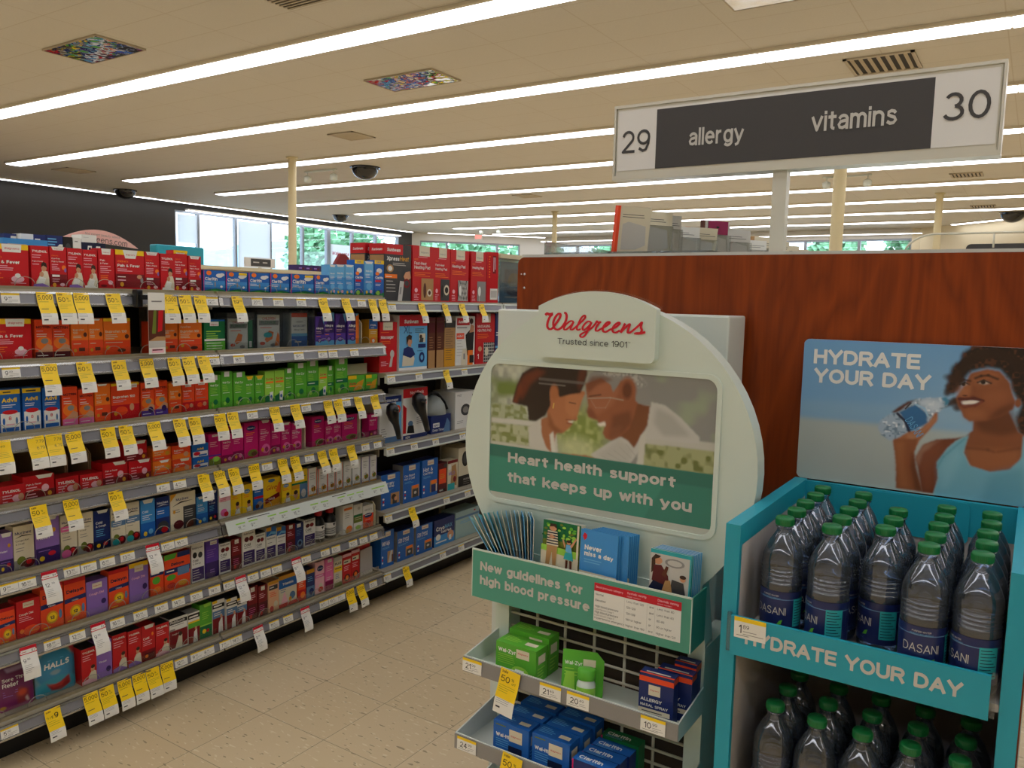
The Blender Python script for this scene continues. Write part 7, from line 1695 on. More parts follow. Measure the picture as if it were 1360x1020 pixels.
# blister card with a green capped bottle
o = tag(empty('bottle_card', (-.755, 1.462, F1 + .0006)), 'green hanging card with a small green-capped bottle on the upper tray', 'bottle card')
o.rotation_euler = (-.20, 0, .32)
b = MB(); b.prism([(-.045, 0, 0), (.045, 0, 0), (.045, 0, .075), (.028, 0, .092), (-.045, 0, .092)], (0, .0015, 0), pm('green'))
sh = Sheet((-.045, 0, 0), (1, 0, 0), (0, 0, 1)); f = Face(b, sh, .09, .092, random.Random(1)); f.t('Wal-Zyr', .06, .66, .42, 'white', .02); f.l(.06, .56, .4, 3, .07, 'lime', .02); f.r(.5, .66, .8, .82, 'cream'); f.p([(.02, .02), (.1, .5), (.3, .5), (.34, .02)], 'lime'); b.build('card', o)
b = MB(); b.lathe([(.019, 0), (.02, .003), (.02, .028), (.017, .034), (.017, .036)], 'white_plastic', 24, (.012, -.022, .004)); b.lathe([(.0203, .006), (.0203, .022)], pm('lime'), 24, (.012, -.022, .004), cap=False); b.build('bottle', o)
b = MB(); b.lathe([(.0185, .036), (.0195, .038), (.0195, .056), (.017, .059), (0, .059)], pm('green'), 24, (.012, -.022, .004)); b.build('cap', o)
for i, (x, y, rz, rx, lb) in enumerate([(-.617, 1.446, 0.05, 0, 'front navy nasal spray box on the upper tray'), (-.593, 1.482, .04, 0, 'second navy nasal spray box on the upper tray'), (-.570, 1.515, .02, 0, 'rearmost navy nasal spray box, leaning against the wire grid')]):
    fcarton('nasal_spray_box', x, .072 if i < 2 else .046, .098 + .01 * (i == 2), .03, 'navy', y, F1 + .0006, g_ns, lb, G, rz=rz)
n = 0
for r in range(3):
    for c in range(2):
        lb = ('front', 'second', 'rear')[r] + ' blue allergy box of the ' + ('left', 'right')[c] + ' row on the lower tray'
        fcarton('medicine_box', -.942 + c * .0985 + r * .006, .092, .082 + (.004 if r == 2 else 0), .043, 'blue', 1.408 + r * .046 + c * .003, F2 + .0006, g_wi, lb, G)
for r in range(4):
    fcarton('medicine_box', -.738 + .004 * r, .088, .066 + .006 * (r == 3), .034, 'navy' if r < 3 else 'dgreen', 1.398 + r * .036, F2 + .0006, g_cl, ('front', 'second', 'third', 'rear green topped')[r] + ' navy allergy box at the right of the lower tray', G, top='blue' if r < 3 else 'dgreen')
for c in range(3):
    fcarton('medicine_box', -.96 + c * .11, .095, .07, .045, 'blue', 1.42, F3 + .0006, g_wi, 'blue box on the lowest tray, %s from left, below the picture' % ORD[c], G)

# ---- leaflets
def leaflet(w, h, face, base, loc, rz, rx, lb, grp, edge='white', ry=0.0):
    b = MB(); b.box(0, w, 0, .0012, 0, h, pm(edge)); sh = Sheet((0, 0, 0), (1, 0, 0), (0, 0, 1)); b.rect(sh, 0, 0, w, h, pm(base))
    if face:
        hv = h * .54; s2 = Sheet((0, 0, h - hv), (1, 0, 0), (0, 0, 1)); s2.k = 1      # the picture fills the part above the trough
        face(Face(b, s2, w, hv, random.Random(4)))
    bs = Sheet((w, .0012, 0), (-1, 0, 0), (0, 0, 1)); b.rect(bs, 0, 0, w, h, pm('teal'))
    o = b.build('leaflet'); o.location = loc; o.rotation_euler = (rx, ry, rz); tag(o, lb, 'leaflet', grp)
    return o
def l_kids(f):
    f.r(0, 0, 1, 1, 'olive'); f.r(0, .6, 1, 1, 'dgreen')
    rnd = random.Random(9)
    for _ in range(40): f.e(rnd.random() * .94 + .03, .66 + rnd.random() * .3, .03 + .03 * rnd.random(), .02 + .02 * rnd.random(), rnd.choice(['dgreen', 'green', 'olive', 'lime']))
    f.p([(0, .5), (1, .45), (1, .3), (0, .35)], 'lime'); f.p([(0, .38), (1, .3), (1, 0), (0, 0)], 'cream')
    f.e(.3, .86, .1, .06, 'skin'); f.p([(.2, .88), (.22, .95), (.38, .95), (.4, .86), (.32, .9)], 'hair'); f.p([(.14, .5), (.16, .8), (.42, .8), (.46, .5)], 'cream')
    for i in range(5): f.r(.145 + .003 * i, .53 + .055 * i, .455 - .006 * i, .555 + .055 * i, 'dnavy')
    f.p([(.14, .1), (.16, .5), (.44, .5), (.42, .1), (.33, .1), (.3, .4), (.24, .1)], 'tan'); f.p([(.2, .66), (.26, .74), (.38, .68), (.3, .64)], 'skin')
    f.p([(.66, .44), (.68, .58), (.8, .58), (.84, .4)], 'lblue'); f.p([(.66, .42), (.62, .28), (.88, .26), (.84, .42)], 'teal'); f.e(.74, .62, .05, .035, 'skin'); f.e(.74, .65, .06, .03, 'hair'); f.p([(.78, .56), (.92, .74), (.95, .72), (.82, .52)], 'skin'); f.p([(.66, .56), (.6, .68), (.57, .66), (.64, .5)], 'skin'); f.p([(.68, .26), (.68, .08), (.73, .08), (.74, .26)], 'brown'); f.p([(.78, .26), (.8, .08), (.85, .08), (.84, .26)], 'brown')
    f.r(.95, 0, 1, 1, 'cream')
def l_never(f):
    f.r(0, .18, 1, 1, 'sky'); f.r(0, 0, 1, .16, 'cream'); f.p([(.05, .86), (.1, .94), (.17, .9), (.17, .84), (.11, .78)], 'logored'); f.t('Never', .12, .60, .46, 'white', .03); f.t('miss a day', .12, .48, .78, 'white', .03); f.l(.12, .40, .8, 2, .05, 'lblue', .018)
def l_woman(f):
    f.r(0, 0, 1, 1, 'lgrey'); f.r(0, .92, 1, 1, 'teal'); f.r(.96, 0, 1, 1, 'teal'); f.e(.6, .78, .24, .09, 'grey'); f.e(.6, .78, .18, .06, 'lgrey'); f.e(.18, .78, .12, .08, 'skin'); f.p([(.04, .5), (.03, .8), (.12, .9), (.26, .88), (.22, .84), (.12, .8), (.14, .6)], 'hair'); f.p([(.06, .36), (.1, .68), (.28, .7), (.46, .5), (.5, .3), (.3, .2)], 'maroon'); f.p([(.3, .5), (.4, .7), (.46, .68), (.4, .46)], 'brown'); f.p([(.0, .2), (.1, .36), (.4, .3), (.44, .1), (0, .1)], 'dnavy'); f.p([(.5, .1), (.56, .45), (.84, .42), (.92, .1)], 'dgrey'); f.e(.82, .5, .07, .06, 'skin'); f.e(.82, .54, .08, .04, 'hair'); f.p([(.3, .1), (.4, .4), (.52, .42), (.6, .1)], 'tan'); f.r(0, 0, .96, .1, 'cream')
LZ = .822
g1 = 'leaflets in the stand holder'
for i in range(3):
    leaflet(.094, .198, l_kids if i == 0 else None, 'cream', (-.886 + .003 * i, 1.497 + .005 * i, LZ), 0.0, -.05, ('front leaflet picturing two children outdoors' if i == 0 else 'leaflet right behind the children picture' if i == 1 else 'third leaflet behind the children picture'), g1)
for i in range(8):
    leaflet(.09, .197, l_never if i in (0, 3) else None, 'sky', (-.785 + (.003 * i if i < 2 else .016 + .002 * i), 1.486 + .0055 * i, LZ), -.06, -.04, 'blue leaflet with white lettering' + (', front of its stack' if i == 0 else ', %s back in its stack' % ORD[i]), g1, 'lblue')
for i in range(7):
    leaflet(.088, .184, l_woman if i in (0, 1) else None, 'lblue', (-.625 + .0013 * i, 1.488 + .006 * i, LZ), -.03, -.05, 'leaflet picturing a seated woman' + (', front of its stack' if i == 0 else ', %s back in its stack' % ORD[i]), g1, 'white')
def l_fan(f): f.r(0, .0, 1, .7, 'dgrey'); f.r(0, .7, 1, 1, 'teal'); f.e(.4, .5, .3, .12, 'brown'); f.p([(.1, 0), (.3, .4), (.8, .3), (.9, 0)], 'dnavy'); f.r(.6, .55, .85, .62, 'white')
for i in range(16):
    t = i / 15.0
    rz = -(1.0 - .08 * t)                                     # faces turned towards the left of the aisle
    lean = -.68 * (1 - t) ** 1.25
    x = -.984 + .042 * t
    o = leaflet(.068, .192 - .0 * t, l_fan if i == 0 else None, 'lgrey' if i % 3 else 'lblue', (x, 1.542, LZ + .004), rz, 0.0, 'teal edged leaflet leaning in the left fan' + (', leftmost and most tilted' if i == 0 else ', %s from left' % ORD[i]), g1, 'cream' if i % 2 else 'lblue')
    o.rotation_euler = (0, 0, 0)
    o.matrix_world = Matrix.Translation((x, 1.542, LZ + .004 - .0 * lean)) @ Matrix.Rotation(lean, 4, 'Y') @ Matrix.Rotation(rz, 4, 'Z')

# ------------------------------------------------------------------ blue water display at the right
disp = tag(empty('water_display', (-0.43, 1.36, 0)), 'bright blue cardboard water display with two loaded shelves', 'display')
DX0, DX1, DY0, DY1 = 0.0, 0.432, 0.0, 0.478
for s, x0, x1 in ((0, 0.0, 0.026), (1, 0.425, 0.451)):
    b = MB(); b.box(x0, x1, DY0, DY1, 0, 1.122, 'teal_card'); p = b.build('side_panel', disp)
    xi = x1 + .0004 if s == 0 else x0 - .0004
    b = MB(); b.add([(xi, .012, .02), (xi, DY1 - .006, .02), (xi, DY1 - .006, 1.085), (xi, .012, 1.085)], [(0, 1, 2, 3) if s == 0 else (3, 2, 1, 0)], 'grey_card'); b.build('inner_face', p)
b = MB(); b.box(0.026, 0.425, DY1 - .012, DY1, 0, 1.05, 'grey_card'); b.build('back_panel', disp)
b = MB(); b.box(0.026, 0.425, DY1 - .014, DY1 - .001, 1.05, 1.12, 'teal_card'); b.build('back_band', disp)
b = MB(); pts = rrect(.085, .345, 1.034, 1.118, .012); b.prism([(x, DY1 - .0165, z) for x, z in pts], (0, .002, 0), 'teal_card'); b.build('card_flap', disp)
SH1, SH2, SH3 = .917, .583, .28
for z in (SH1, SH2, SH3):
    b = MB(); b.box(.0265, .4245, .003, DY1 - .0145, z - .012, z, 'grey_card'); b.build('shelf', disp)
for z0, z1, words in ((.893, .9625, True), (.556, .624, False)):
    b = MB(); b.box(.020, .412, -.008, -.001, z0, z1, 'teal_card'); o = b.build('front_strip', disp)
    for x in (.0125, .4125):
        c = MB(); c.box(x, x + .007, -.006, -.0005, z0 + .004, z1 + .004, 'clear_case'); c.build('clip', o)
    if words:
        sh = Sheet((0, -.008, z0), (1, 0, 0), (0, 0, 1), .0001, .0004); c = MB()
        c.text(sh, 'HYDRATE YOUR DAY', .046, .0245, pm('lgrey'), w=.332, h=.0245, bold=.035); c.build('lettering', o)
# header card
b = MB(); hx0, hx1, hz0, hz1, yc = .002, .440, 1.1225, 1.432, DY1 + .001
b.prism([(x, yc, z) for x, z in rrect(hx0, hx1, hz0, hz1, .012)], (0, .005, 0), 'outer_white'); hc = b.build('header_card', disp)
def woman():
    P = Print(330, 236, '#7fa6c6')
    def q(x, y):
        xl = 118 - .0636 * (y - 85); t = (x - xl) / (1306 - xl) * .978
        yt = 85 + .0396 * (x - 118); yb = 842 + .148 * (x - 70)
        return (t, (y - yt) / (yb - yt))
    def Q(*xy): return [q(xy[i], xy[i + 1]) for i in range(0, len(xy), 2)]
    P.grad('#6ea3cf', '#8db4cf')
    P.put(P.mask([(-.1, .56), (1.1, .56), (1.1, 1.1), (-.1, 1.1)], 7), '#b5bdb6'); P.put(P.mask([(-.1, .44), (1.1, .40), (1.1, .52), (-.1, .55)], 10) * .6, '#8fb4cb')
    P.put(np.clip(P.X * 1.6 - .55, 0, 1) * np.clip(1 - abs(P.Y - .45) * 2, 0, 1) * .5, '#a9c9d6')
    sk, sk2, skd = '#8a4f30', '#a9663f', '#5a2e1b'
    # hair
    hair = Q(900, 330, 886, 372, 935, 392, 985, 300, 1010, 262, 1090, 238, 1150, 250, 1200, 312, 1215, 372, 1240, 412, 1262, 440, 1240, 530, 1262, 612, 1330, 640, 1340, 128, 1010, 122, 962, 160, 958, 200, 918, 232, 905, 290)
    P.poly(hair, '#20130f', 3); P.poly(hair, '#5c3322', 3, .8, np.clip(P.noise(4) * 3 - 1.5, 0, 1))
    rs = np.random.RandomState(2)
    for _ in range(70):
        a = rs.rand() * 2.6 + .4; c = q(1105 + 150 * math.cos(a), 300 - 140 * math.sin(a)); P.ell(c[0], c[1], .012 + .012 * rs.rand(), .016 + .014 * rs.rand(), '#2a1812', .5, .9)
    for _ in range(26):
        c = q(895 + 70 * rs.rand(), 250 + 220 * rs.rand()); P.ell(c[0], c[1], .010 + .008 * rs.rand(), .014 + .012 * rs.rand(), '#3a2218', .6, .7)
    # neck, shoulders
    P.poly(Q(1040, 500, 1200, 470, 1262, 600, 1330, 640, 1330, 800, 1230, 830, 1140, 832, 1050, 810, 1000, 720, 1010, 620, 1040, 590), sk, 2)
    P.poly(Q(1030, 520, 1130, 520, 1230, 470, 1262, 600, 1180, 620, 1080, 600), skd, 6, .75)
    P.poly(Q(1010, 690, 1280, 700, 1270, 790, 1140, 826, 1040, 800), sk2, 6, .7); P.line(Q(1010, 690, 1120, 700, 1150, 712), 1.6, skd, 5, .5); P.line(Q(1170, 712, 1270, 690), 1.6, skd, 5, .45)
    P.poly(Q(752, 745, 790, 672, 860, 642, 965, 634, 1010, 622, 960, 652, 920, 692, 875, 775, 880, 862, 860, 950, 796, 942, 768, 800), '#7a3f28', 2); P.poly(Q(770, 760, 800, 690, 860, 660, 900, 680, 860, 790, 850, 930, 810, 930), '#8e5136', 6, .6); P.poly(Q(752, 745, 790, 672, 900, 638, 860, 660, 790, 720, 770, 800), '#d7a88c', 3, .35)
    # top
    P.poly(Q(1022, 616, 1000, 715, 1036, 790, 1140, 826, 1232, 812, 1282, 750, 1285, 622, 1340, 630, 1340, 1060, 856, 960, 880, 862, 868, 770, 920, 692, 962, 650), '#79b4c4', 1)
    P.poly(Q(880, 790, 960, 680, 1000, 730, 960, 860, 900, 950), '#8fc6d2', 8, .6); P.poly(Q(1140, 840, 1300, 800, 1340, 1060, 1100, 1010), '#5f9db0', 9, .7); P.line(Q(1000, 640, 900, 740, 872, 800), 1.5, '#5f9db0', 3, .6)
    # face
    face = Q(985, 330, 1010, 270, 1090, 246, 1150, 258, 1200, 320, 1216, 382, 1238, 430, 1225, 470, 1170, 512, 1100, 536, 1020, 540, 988, 516, 976, 484, 962, 462, 950, 424, 946, 402, 960, 385, 976, 362)
    P.poly(face, sk, 2); P.poly(Q(1020, 290, 1100, 260, 1150, 290, 1130, 340, 1040, 340), sk2, 7, .8); P.poly(Q(1080, 370, 1180, 360, 1200, 420, 1110, 480, 1080, 440), '#9b5a38', 8, .8); P.poly(Q(990, 470, 1080, 470, 1110, 520, 1020, 538, 990, 510), sk2, 6, .6)
    P.poly(Q(1150, 470, 1230, 430, 1225, 470, 1170, 514, 1100, 538), skd, 5, .7); P.ell(*q(985, 378), .026, .040, '#b0704a', .6, .8)
    P.poly(Q(958, 404, 1000, 410, 1030, 395, 1078, 424, 1050, 450, 990, 466, 966, 450), '#6a2a20', 2); P.poly(Q(974, 428, 1020, 420, 1074, 424, 1046, 440, 986, 452), '#efe6da', 1); P.line(Q(962, 415, 1000, 414, 1040, 412, 1080, 424), 2, '#5a241c', 2)
    P.line(Q(984, 452, 1040, 452, 1074, 430), 2, '#7c3a2c', 2, .8)
    P.poly(Q(1040, 300, 1130, 296, 1120, 340, 1050, 340), '#7a452b', 5, .6); P.poly(Q(1050, 322, 1076, 311, 1108, 325, 1078, 332), '#e0d6cb', 1, .8); P.ell(*q(1074, 321), .010, .013, '#1c0f0b', .3); P.line(Q(1048, 322, 1076, 309, 1112, 326), 1.2, '#24120c', 2, .9); P.line(Q(1036, 298, 1062, 286, 1096, 282, 1142, 302), 1.8, '#33190f', 3, .85); P.poly(Q(966, 334, 984, 325, 1004, 334, 984, 342), '#d8cec3', 1, .7); P.ell(*q(980, 334), .008, .011, '#1c0f0b', .3); P.line(Q(962, 334, 984, 323, 1008, 334), 1.2, '#24120c', 2, .9); P.line(Q(960, 318, 980, 308, 1010, 314), 1.6, '#33190f', 3, .8); P.poly(Q(990, 340, 1020, 330, 1024, 390, 1000, 402, 966, 398, 960, 386), '#a5643f', 4, .7); P.poly(Q(1020, 340, 1034, 352, 1030, 396, 1004, 404, 1018, 386), '#6f3d25', 3, .6); P.ell(*q(990, 396), .010, .006, '#4a2014', .5, .8)
    P.ell(*q(1246, 436), .012, .028, sk, .3)
    # bottle and hand
    P.poly(Q(616, 492, 660, 456, 700, 430, 748, 418, 752, 432, 700, 470, 640, 500), skd, 2)
    body = Q(543, 580, 556, 534, 600, 505, 660, 485, 740, 418, 800, 410, 870, 408, 905, 420, 900, 452, 872, 482, 850, 512, 750, 606, 690, 640, 610, 650, 564, 616)
    P.poly(body, '#a9bccb', 1); P.poly(body, '#5e788e', 1, .8, np.clip(P.noise(4) * 3 - 1.6, 0, 1)); P.poly(body, '#eef3f6', 1, .9, np.clip(P.noise(5) * 4 - 2.6, 0, 1))
    P.poly(Q(740, 440, 800, 418, 870, 430, 880, 460, 840, 490, 790, 450), '#d5dfe4', 3, .7)
    P.poly(Q(655, 490, 742, 446, 806, 500, 806, 552, 712, 604, 690, 540), '#2f6d9e', 1); P.line(Q(648, 498, 690, 540, 716, 602), 2, '#17233f', 2); P.line(Q(742, 446, 790, 470, 808, 510), 1.2, '#9bc4dc', 2)
    P.poly(Q(866, 412, 898, 404, 914, 428, 906, 452, 892, 454, 890, 430), '#3f86a6', 1)
    P.poly(Q(628, 652, 700, 606, 770, 588, 820, 540, 846, 488, 860, 500, 856, 540, 820, 590, 770, 652, 750, 700, 730, 720, 640, 700), sk2, 2); P.poly(Q(700, 610, 780, 590, 850, 510, 856, 530, 780, 620, 720, 670), '#c08661', 4, .7)
    P.poly(Q(632, 640, 760, 640, 748, 716, 758, 800, 790, 900, 800, 940, 654, 918, 650, 790), '#945533', 2); P.poly(Q(640, 660, 690, 655, 700, 780, 730, 920, 670, 916, 655, 790), '#a9673f', 5, .8); P.poly(Q(735, 700, 760, 800, 795, 938, 760, 930, 730, 800), skd, 4, .7)
    P.line(Q(690, 470, 716, 440), 1.2, '#2c1710', 2)
    return P
prn = woman().build('picture', (hx0, yc, hz0), (1, 0, 0), (0, 0, 1), hx1 - hx0, hz1 - hz0, hc, .012)
sh = Sheet((hx0, yc - .0008, hz0), (1, 0, 0), (0, 0, 1), .0001, .0004); b = MB()
b.text(sh, 'HYDRATE', .022, 1.379 - hz0, pm('white'), w=.210, h=.0315, bold=.05); b.build('lettering', prn); b = MB(); b.text(sh, 'YOUR DAY', .025, 1.3375 - hz0, pm('white'), w=.230, h=.0315, bold=.05)
b.build('lettering', prn); b = MB(); b.text(sh, 'DASANI', .211, 1.272 - hz0, pm('lblue'), w=.042, h=.016, rot=-.95)
b.build('lettering', prn)
# price card on the strip
o = tag_mesh('w', '1.89', random.Random(8)).build('price_label'); o.location = (-.376, 1.349, .968); o.rotation_euler = (0, 0.10, -math.pi / 2); o.scale = (.3, 1.05, 1.25)
tag(o, "yellow-topped white price card reading 1.89 on the display's front strip", 'price label')

# ---- water bottles
def bottle_parts():
    RB = .0346
    shell = [(.012, .006), (.024, .0), (.031, .002), (.0338, .010), (RB, .018), (RB - .0006, .020), (RB - .0006, .094), (RB, .097)]
    for i in range(5):
        z = .099 + .0072 * i; shell += [(RB, z), (RB - .0012, z + .0036), (RB, z + .0072)]
    shell += [(RB - .0004, .140), (.0335, .150), (.029, .163), (.0225, .177), (.0155, .188), (.0128, .193), (.0128, .199), (.0150, .200), (.0150, .2015), (.0122, .202), (.0122, .206)]
    b = MB(); b.lathe(shell, 'bottle_plastic', 30, cap=False)
    w = MB(); lvl = .150
    ws = [(max(.001, r - .0014), max(.003, z)) for r, z in shell if z < lvl] + [(.0322, lvl), (.0, lvl)]
    w.lathe([(.0, .004)] + ws[1:], 'water', 30, cap=False)
    c = MB(); c.lathe([(.0150, .2035), (.0158, .205), (.0158, .215), (.0145, .2175), (.0, .2178)], 'cap_green', 30)
    for i in range(36):
        a = 2 * math.pi * i / 36; ca, sa = math.cos(a), math.sin(a)
        c.box(-.0004, .0004, -.0004, .0004, .2055, .2145, 'cap_green')
        k = len(c.v) - 8
        for j in range(8):
            x, y, z = c.v[k + j]; x += .0158; c.v[k + j] = (x * ca - y * sa, x * sa + y * ca, z)
    l = MB(); z0, z1, R = .0215, .0925, RB + .0002
    l.lathe([(R, z0), (R, z1)], 'bottle_label', 40, cap=False)
    class Wrap(Sheet):
        def __init__(s): s.k = 0
        def at(s, a, c, k):
            t = a / R; r = R + .00025 + .00006 * k; return Vector((r * math.cos(t), r * math.sin(t), z0 + c))
    sh = Wrap(); Hh = z1 - z0
    def bandpoly(a0, a1, c0, c1, m):
        n = max(1, int((a1 - a0) / .004))
        for i in range(n):
            p, q = a0 + (a1 - a0) * i / n, a0 + (a1 - a0) * (i + 1) / n
            l.add([sh.at(p, c0, sh.k), sh.at(q, c0, sh.k), sh.at(q, c1, sh.k), sh.at(p, c1, sh.k)], [(0, 1, 2, 3)], m)
        sh.k += 1
    bandpoly(-.11, .11, Hh - .014, Hh - .0125, pm('bluegrey'))
    l.text(sh, 'PURIFIED WATER', -.014, Hh - .009, pm('lgrey'), w=.028, h=.0028, bold=.01); l.text(sh, 'ENHANCED WITH MINERALS', -.017, Hh - .0125, pm('lblue'), w=.034, h=.0018)
    l.text(sh, 'DASANI', -.027, .030, pm('lgrey'), w=.054, h=.0135)
    l.poly(sh, [(.012, .012), (.017, .02), (.022, .022), (.02, .014)], pm('green')); l.rect(sh, -.03, .006, -.025, .015, pm('lgrey')); l.text(sh, '20 FL OZ', -.012, .006, pm('bluegrey'), w=.028, h=.0024)
    bandpoly(.040, .068, .010, Hh - .012, pm('teal'))
    for i in range(9): bandpoly(.042, .066 - .004 * (i % 3), .014 + .005 * i, .0152 + .005 * i, pm('dnavy'))
    l.poly(sh, [(-.062, .012), (-.056, .008), (-.048, .02), (-.050, .042), (-.058, .048), (-.063, .03)], pm('green')); l.text(sh, '100%', -.060, .026, pm('lime'), w=.009, h=.004)
    return b, w, c, l
bb, ww, cc, ll = bottle_parts()
bp = empty('water_bottle'); bb.build('bottle', bp); ww.build('water', bp); cc.build('cap', bp); ll.build('label', bp)
cols = [(-.345, [1.420, 1.494, 1.568, 1.642, 1.716]), (-.266, [1.417, 1.490, 1.563, 1.636, 1.710]), (-.1895, [1.465, 1.539, 1.613]), (-.117, [1.398, 1.472, 1.546, 1.620, 1.694]), (-.0435, [1.398, 1.472, 1.546, 1.620, 1.694])]
spin = [[-.25, .5, 1.2, 2.1, .2], [-1.0, 1.1, .4, 2.4, 1.6], [-1.0, .3, 1.9], [.05, 1.4, 2.6, .6, 1.1], [-.95, .8, 1.7, 2.9, .3]]
rowname = ['front', 'second', 'third', 'fourth', 'rear']; colname = ['leftmost', 'second', 'middle', 'fourth', 'rightmost']
first = True
def put_bottle(x, y, z, a, lb, grp):
    global first
    o = bp if first else copy_thing(bp); first = False
    o.location = (x, y, z); o.rotation_euler = (0, 0, -math.pi / 2 + a)
    tag(o, lb, 'water bottle', grp)
for c, (x, yy) in enumerate(cols):
    for r, y in enumerate(yy):
        rn = 'rear' if r == len(yy) - 1 else rowname[r]
        put_bottle(x + .002 * (r % 2), y, SH1 + .0005, spin[c][r], 'green capped water bottle on upper shelf, %s of the %s column' % ('frontmost' if r == 0 else rn + ('' if rn == 'rear' else ' back'), colname[c]), 'water bottles on the upper display shelf')
for c, x in enumerate((-.340, -.266, -.193, -.121, -.050)):
    for r in range(3):
        y = 1.398 + .0745 * r + (.012 if c == 0 else 0)
        put_bottle(x + .003 * r, y, SH2 + .0005, [-.9, .4, 1.2, -.3, .9][c] + 1.1 * r, 'green capped water bottle on lower shelf, %s of the %s column' % (('frontmost', 'second back', 'third back')[r], colname[c]), 'water bottles on the lower display shelf')

# ------------------------------------------------------------------ wood end panel, aisle sign, goods on the vitamin shelving
pts = [(-1.198, 0.0), (0.032, 0.0), (0.032, 1.6175)] + [(-1.198 + .02 + .02 * math.cos(a), 1.5975 + .02 * math.sin(a)) for a in [math.pi / 2 + i * math.pi / 12 for i in range(7)]]
o = tag(empty('end_panel', (-1.198, 1.86, 0)), 'large reddish cherry wood panel closing the end of the vitamin shelving', 'panel')
b = MB(); b.prism([(x + 1.198, 0, z) for x, z in pts], (0, .02, 0), 'cherry_wood'); p = b.build('board', o)
for x, z in ((.022, 1.572), (.022, 1.535), (.012, 1.572)):
    b = MB(); b.lathe([(.0035 if x > .015 else .002, 0), (.0035 if x > .015 else .002, .0015), (.0, .0018)], 'rail_metal', 12); q = b.build('cam_screw', o); q.location = (x, 0, z); q.rotation_euler = (math.pi / 2, 0, 0)
b = MB(); b.box(-.002, 1.232, .022, .034, 0.0, 1.626, 'white_metal'); b.build('backing_edge', o)

vit = tag(empty('vitamin_shelving', (-1.17, 1.9, 0)), 'vitamin shelving behind the wood panel, mostly hidden', 'shelving')
b = MB(); b.box(.56, .60, 0, 6.0, 0, 1.60, 'back_board'); b.build('spine', vit)
b = MB(); b.box(0, 1.16, 0, 6.0, 0, .12, 'kick_black'); b.build('base', vit)
for z in (.45, .75, 1.05, 1.35):
    for x0, x1 in ((.02, .56), (.60, 1.14)):
        b = MB(); b.box(x0, x1, 0, 6.0, z, z + .02, 'shelf_metal'); b.build('shelf', vit)
b = MB(); b.box(.03, .5, 0, 6.0, 1.62, 1.632, 'clear_case'); b.box(.03, .036, .0, 6, 1.632, 1.662, 'clear_acrylic'); b.build('acrylic_shelf', vit)
b = MB(); b.box(.1, 1.06, 0.0, 6.0, 1.60, 1.618, 'white_metal'); b.build('top_deck', vit)

# small carded packs in clear bags along the acrylic shelf
def pack(x, y, z, w, h, side, front, lb, clearbag=True, lean=0.0, name='carded_pack'):
    o = tag(empty(name, (x, y, z)), lb, 'pack', 'carded packs above the wood panel')
    o.rotation_euler = (0, lean, -.55 + random.Random(int(y * 100)).uniform(-.1, .1))
    b = MB(); b.box(0, .006, 0, w, 0, h, pm(front))
    sh = Sheet((.006, 0, 0), (0, 1, 0), (0, 0, 1)); f = Face(b, sh, w, h, random.Random(int(y * 31)))
    f.l(.1, .82, .95, 2, .05, 'dgrey', .012); f.p([(.12, .08), (.12, .62), (.3, .68), (.86, .6), (.9, .2), (.6, .1)], 'lgrey')
    b.build('card', o)
    b = MB(); b.box(-.004, 0.010, -.009, -.0003, 0, h, pm(side)); b.build('spine', o)
    if clearbag:
        b = MB(); b.box(.0065, .024, .01, w - .008, .01, h * .68, 'clear_case'); b.build('blister', o)
    return o
zz = 1.6335
for i, (y, w, h, sd, fr, lb) in enumerate([(1.975, .10, .125, 'rorange', 'cream', 'leftmost tall cream card pack with orange edge above the wood panel'),
    (2.085, .125, .125, 'tan', 'cream', 'second cream card pack from left above the wood panel'),
    (2.225, .10, .128, 'rorange', 'lgrey', 'grey clear bag pack with orange edge above the wood panel'),
    (2.345, .11, .105, 'lgrey', 'white', 'pale clear pack right of the orange edged ones'),
    (2.48, .12, .115, 'peach', 'cream', 'leaning cream pack left of the purple topped one'),
    (2.64, .11, .150, 'brown', 'lgrey', 'clear pack with purple hang tab above the wood panel'),
    (2.875, .11, .140, 'rorange', 'lgrey', 'narrow grey pack with orange edge right of the purple tab'),
    (3.03, .12, .115, 'lgrey', 'white', 'clear glossy pack in front of the distant bright window'),
    (3.20, .12, .140, 'tan', 'cream', 'cream card pack left of the sign post'),
    (3.36, .12, .135, 'rorange', 'cream', 'cream card pack with thin orange edge at the sign post'),
    (3.53, .12, .13, 'rorange', 'cream', 'cream card pack first right of the sign post'),
    (3.70, .12, .125, 'rorange', 'cream', 'cream card pack second right of the sign post'),
    (3.88, .12, .12, 'rorange', 'cream', 'cream card pack third right of the sign post'),
    (4.06, .12, .115, 'rorange', 'cream', 'cream card pack fourth right of the sign post')]):
    o = pack(-.965, y, zz, w, h, sd, fr, lb, i not in (0,), .12 if i in (0, 4) else 0.0)
    if i == 5:
        b = MB(); b.box(.0065, .009, .015, w - .01, h * .70, h * 1.0, pm('dmag')); b.box(.0091, .0096, w * .5 - .006, w * .5 + .006, h * .84, h * .88, 'black_plastic'); b.build('hang_tab', o)

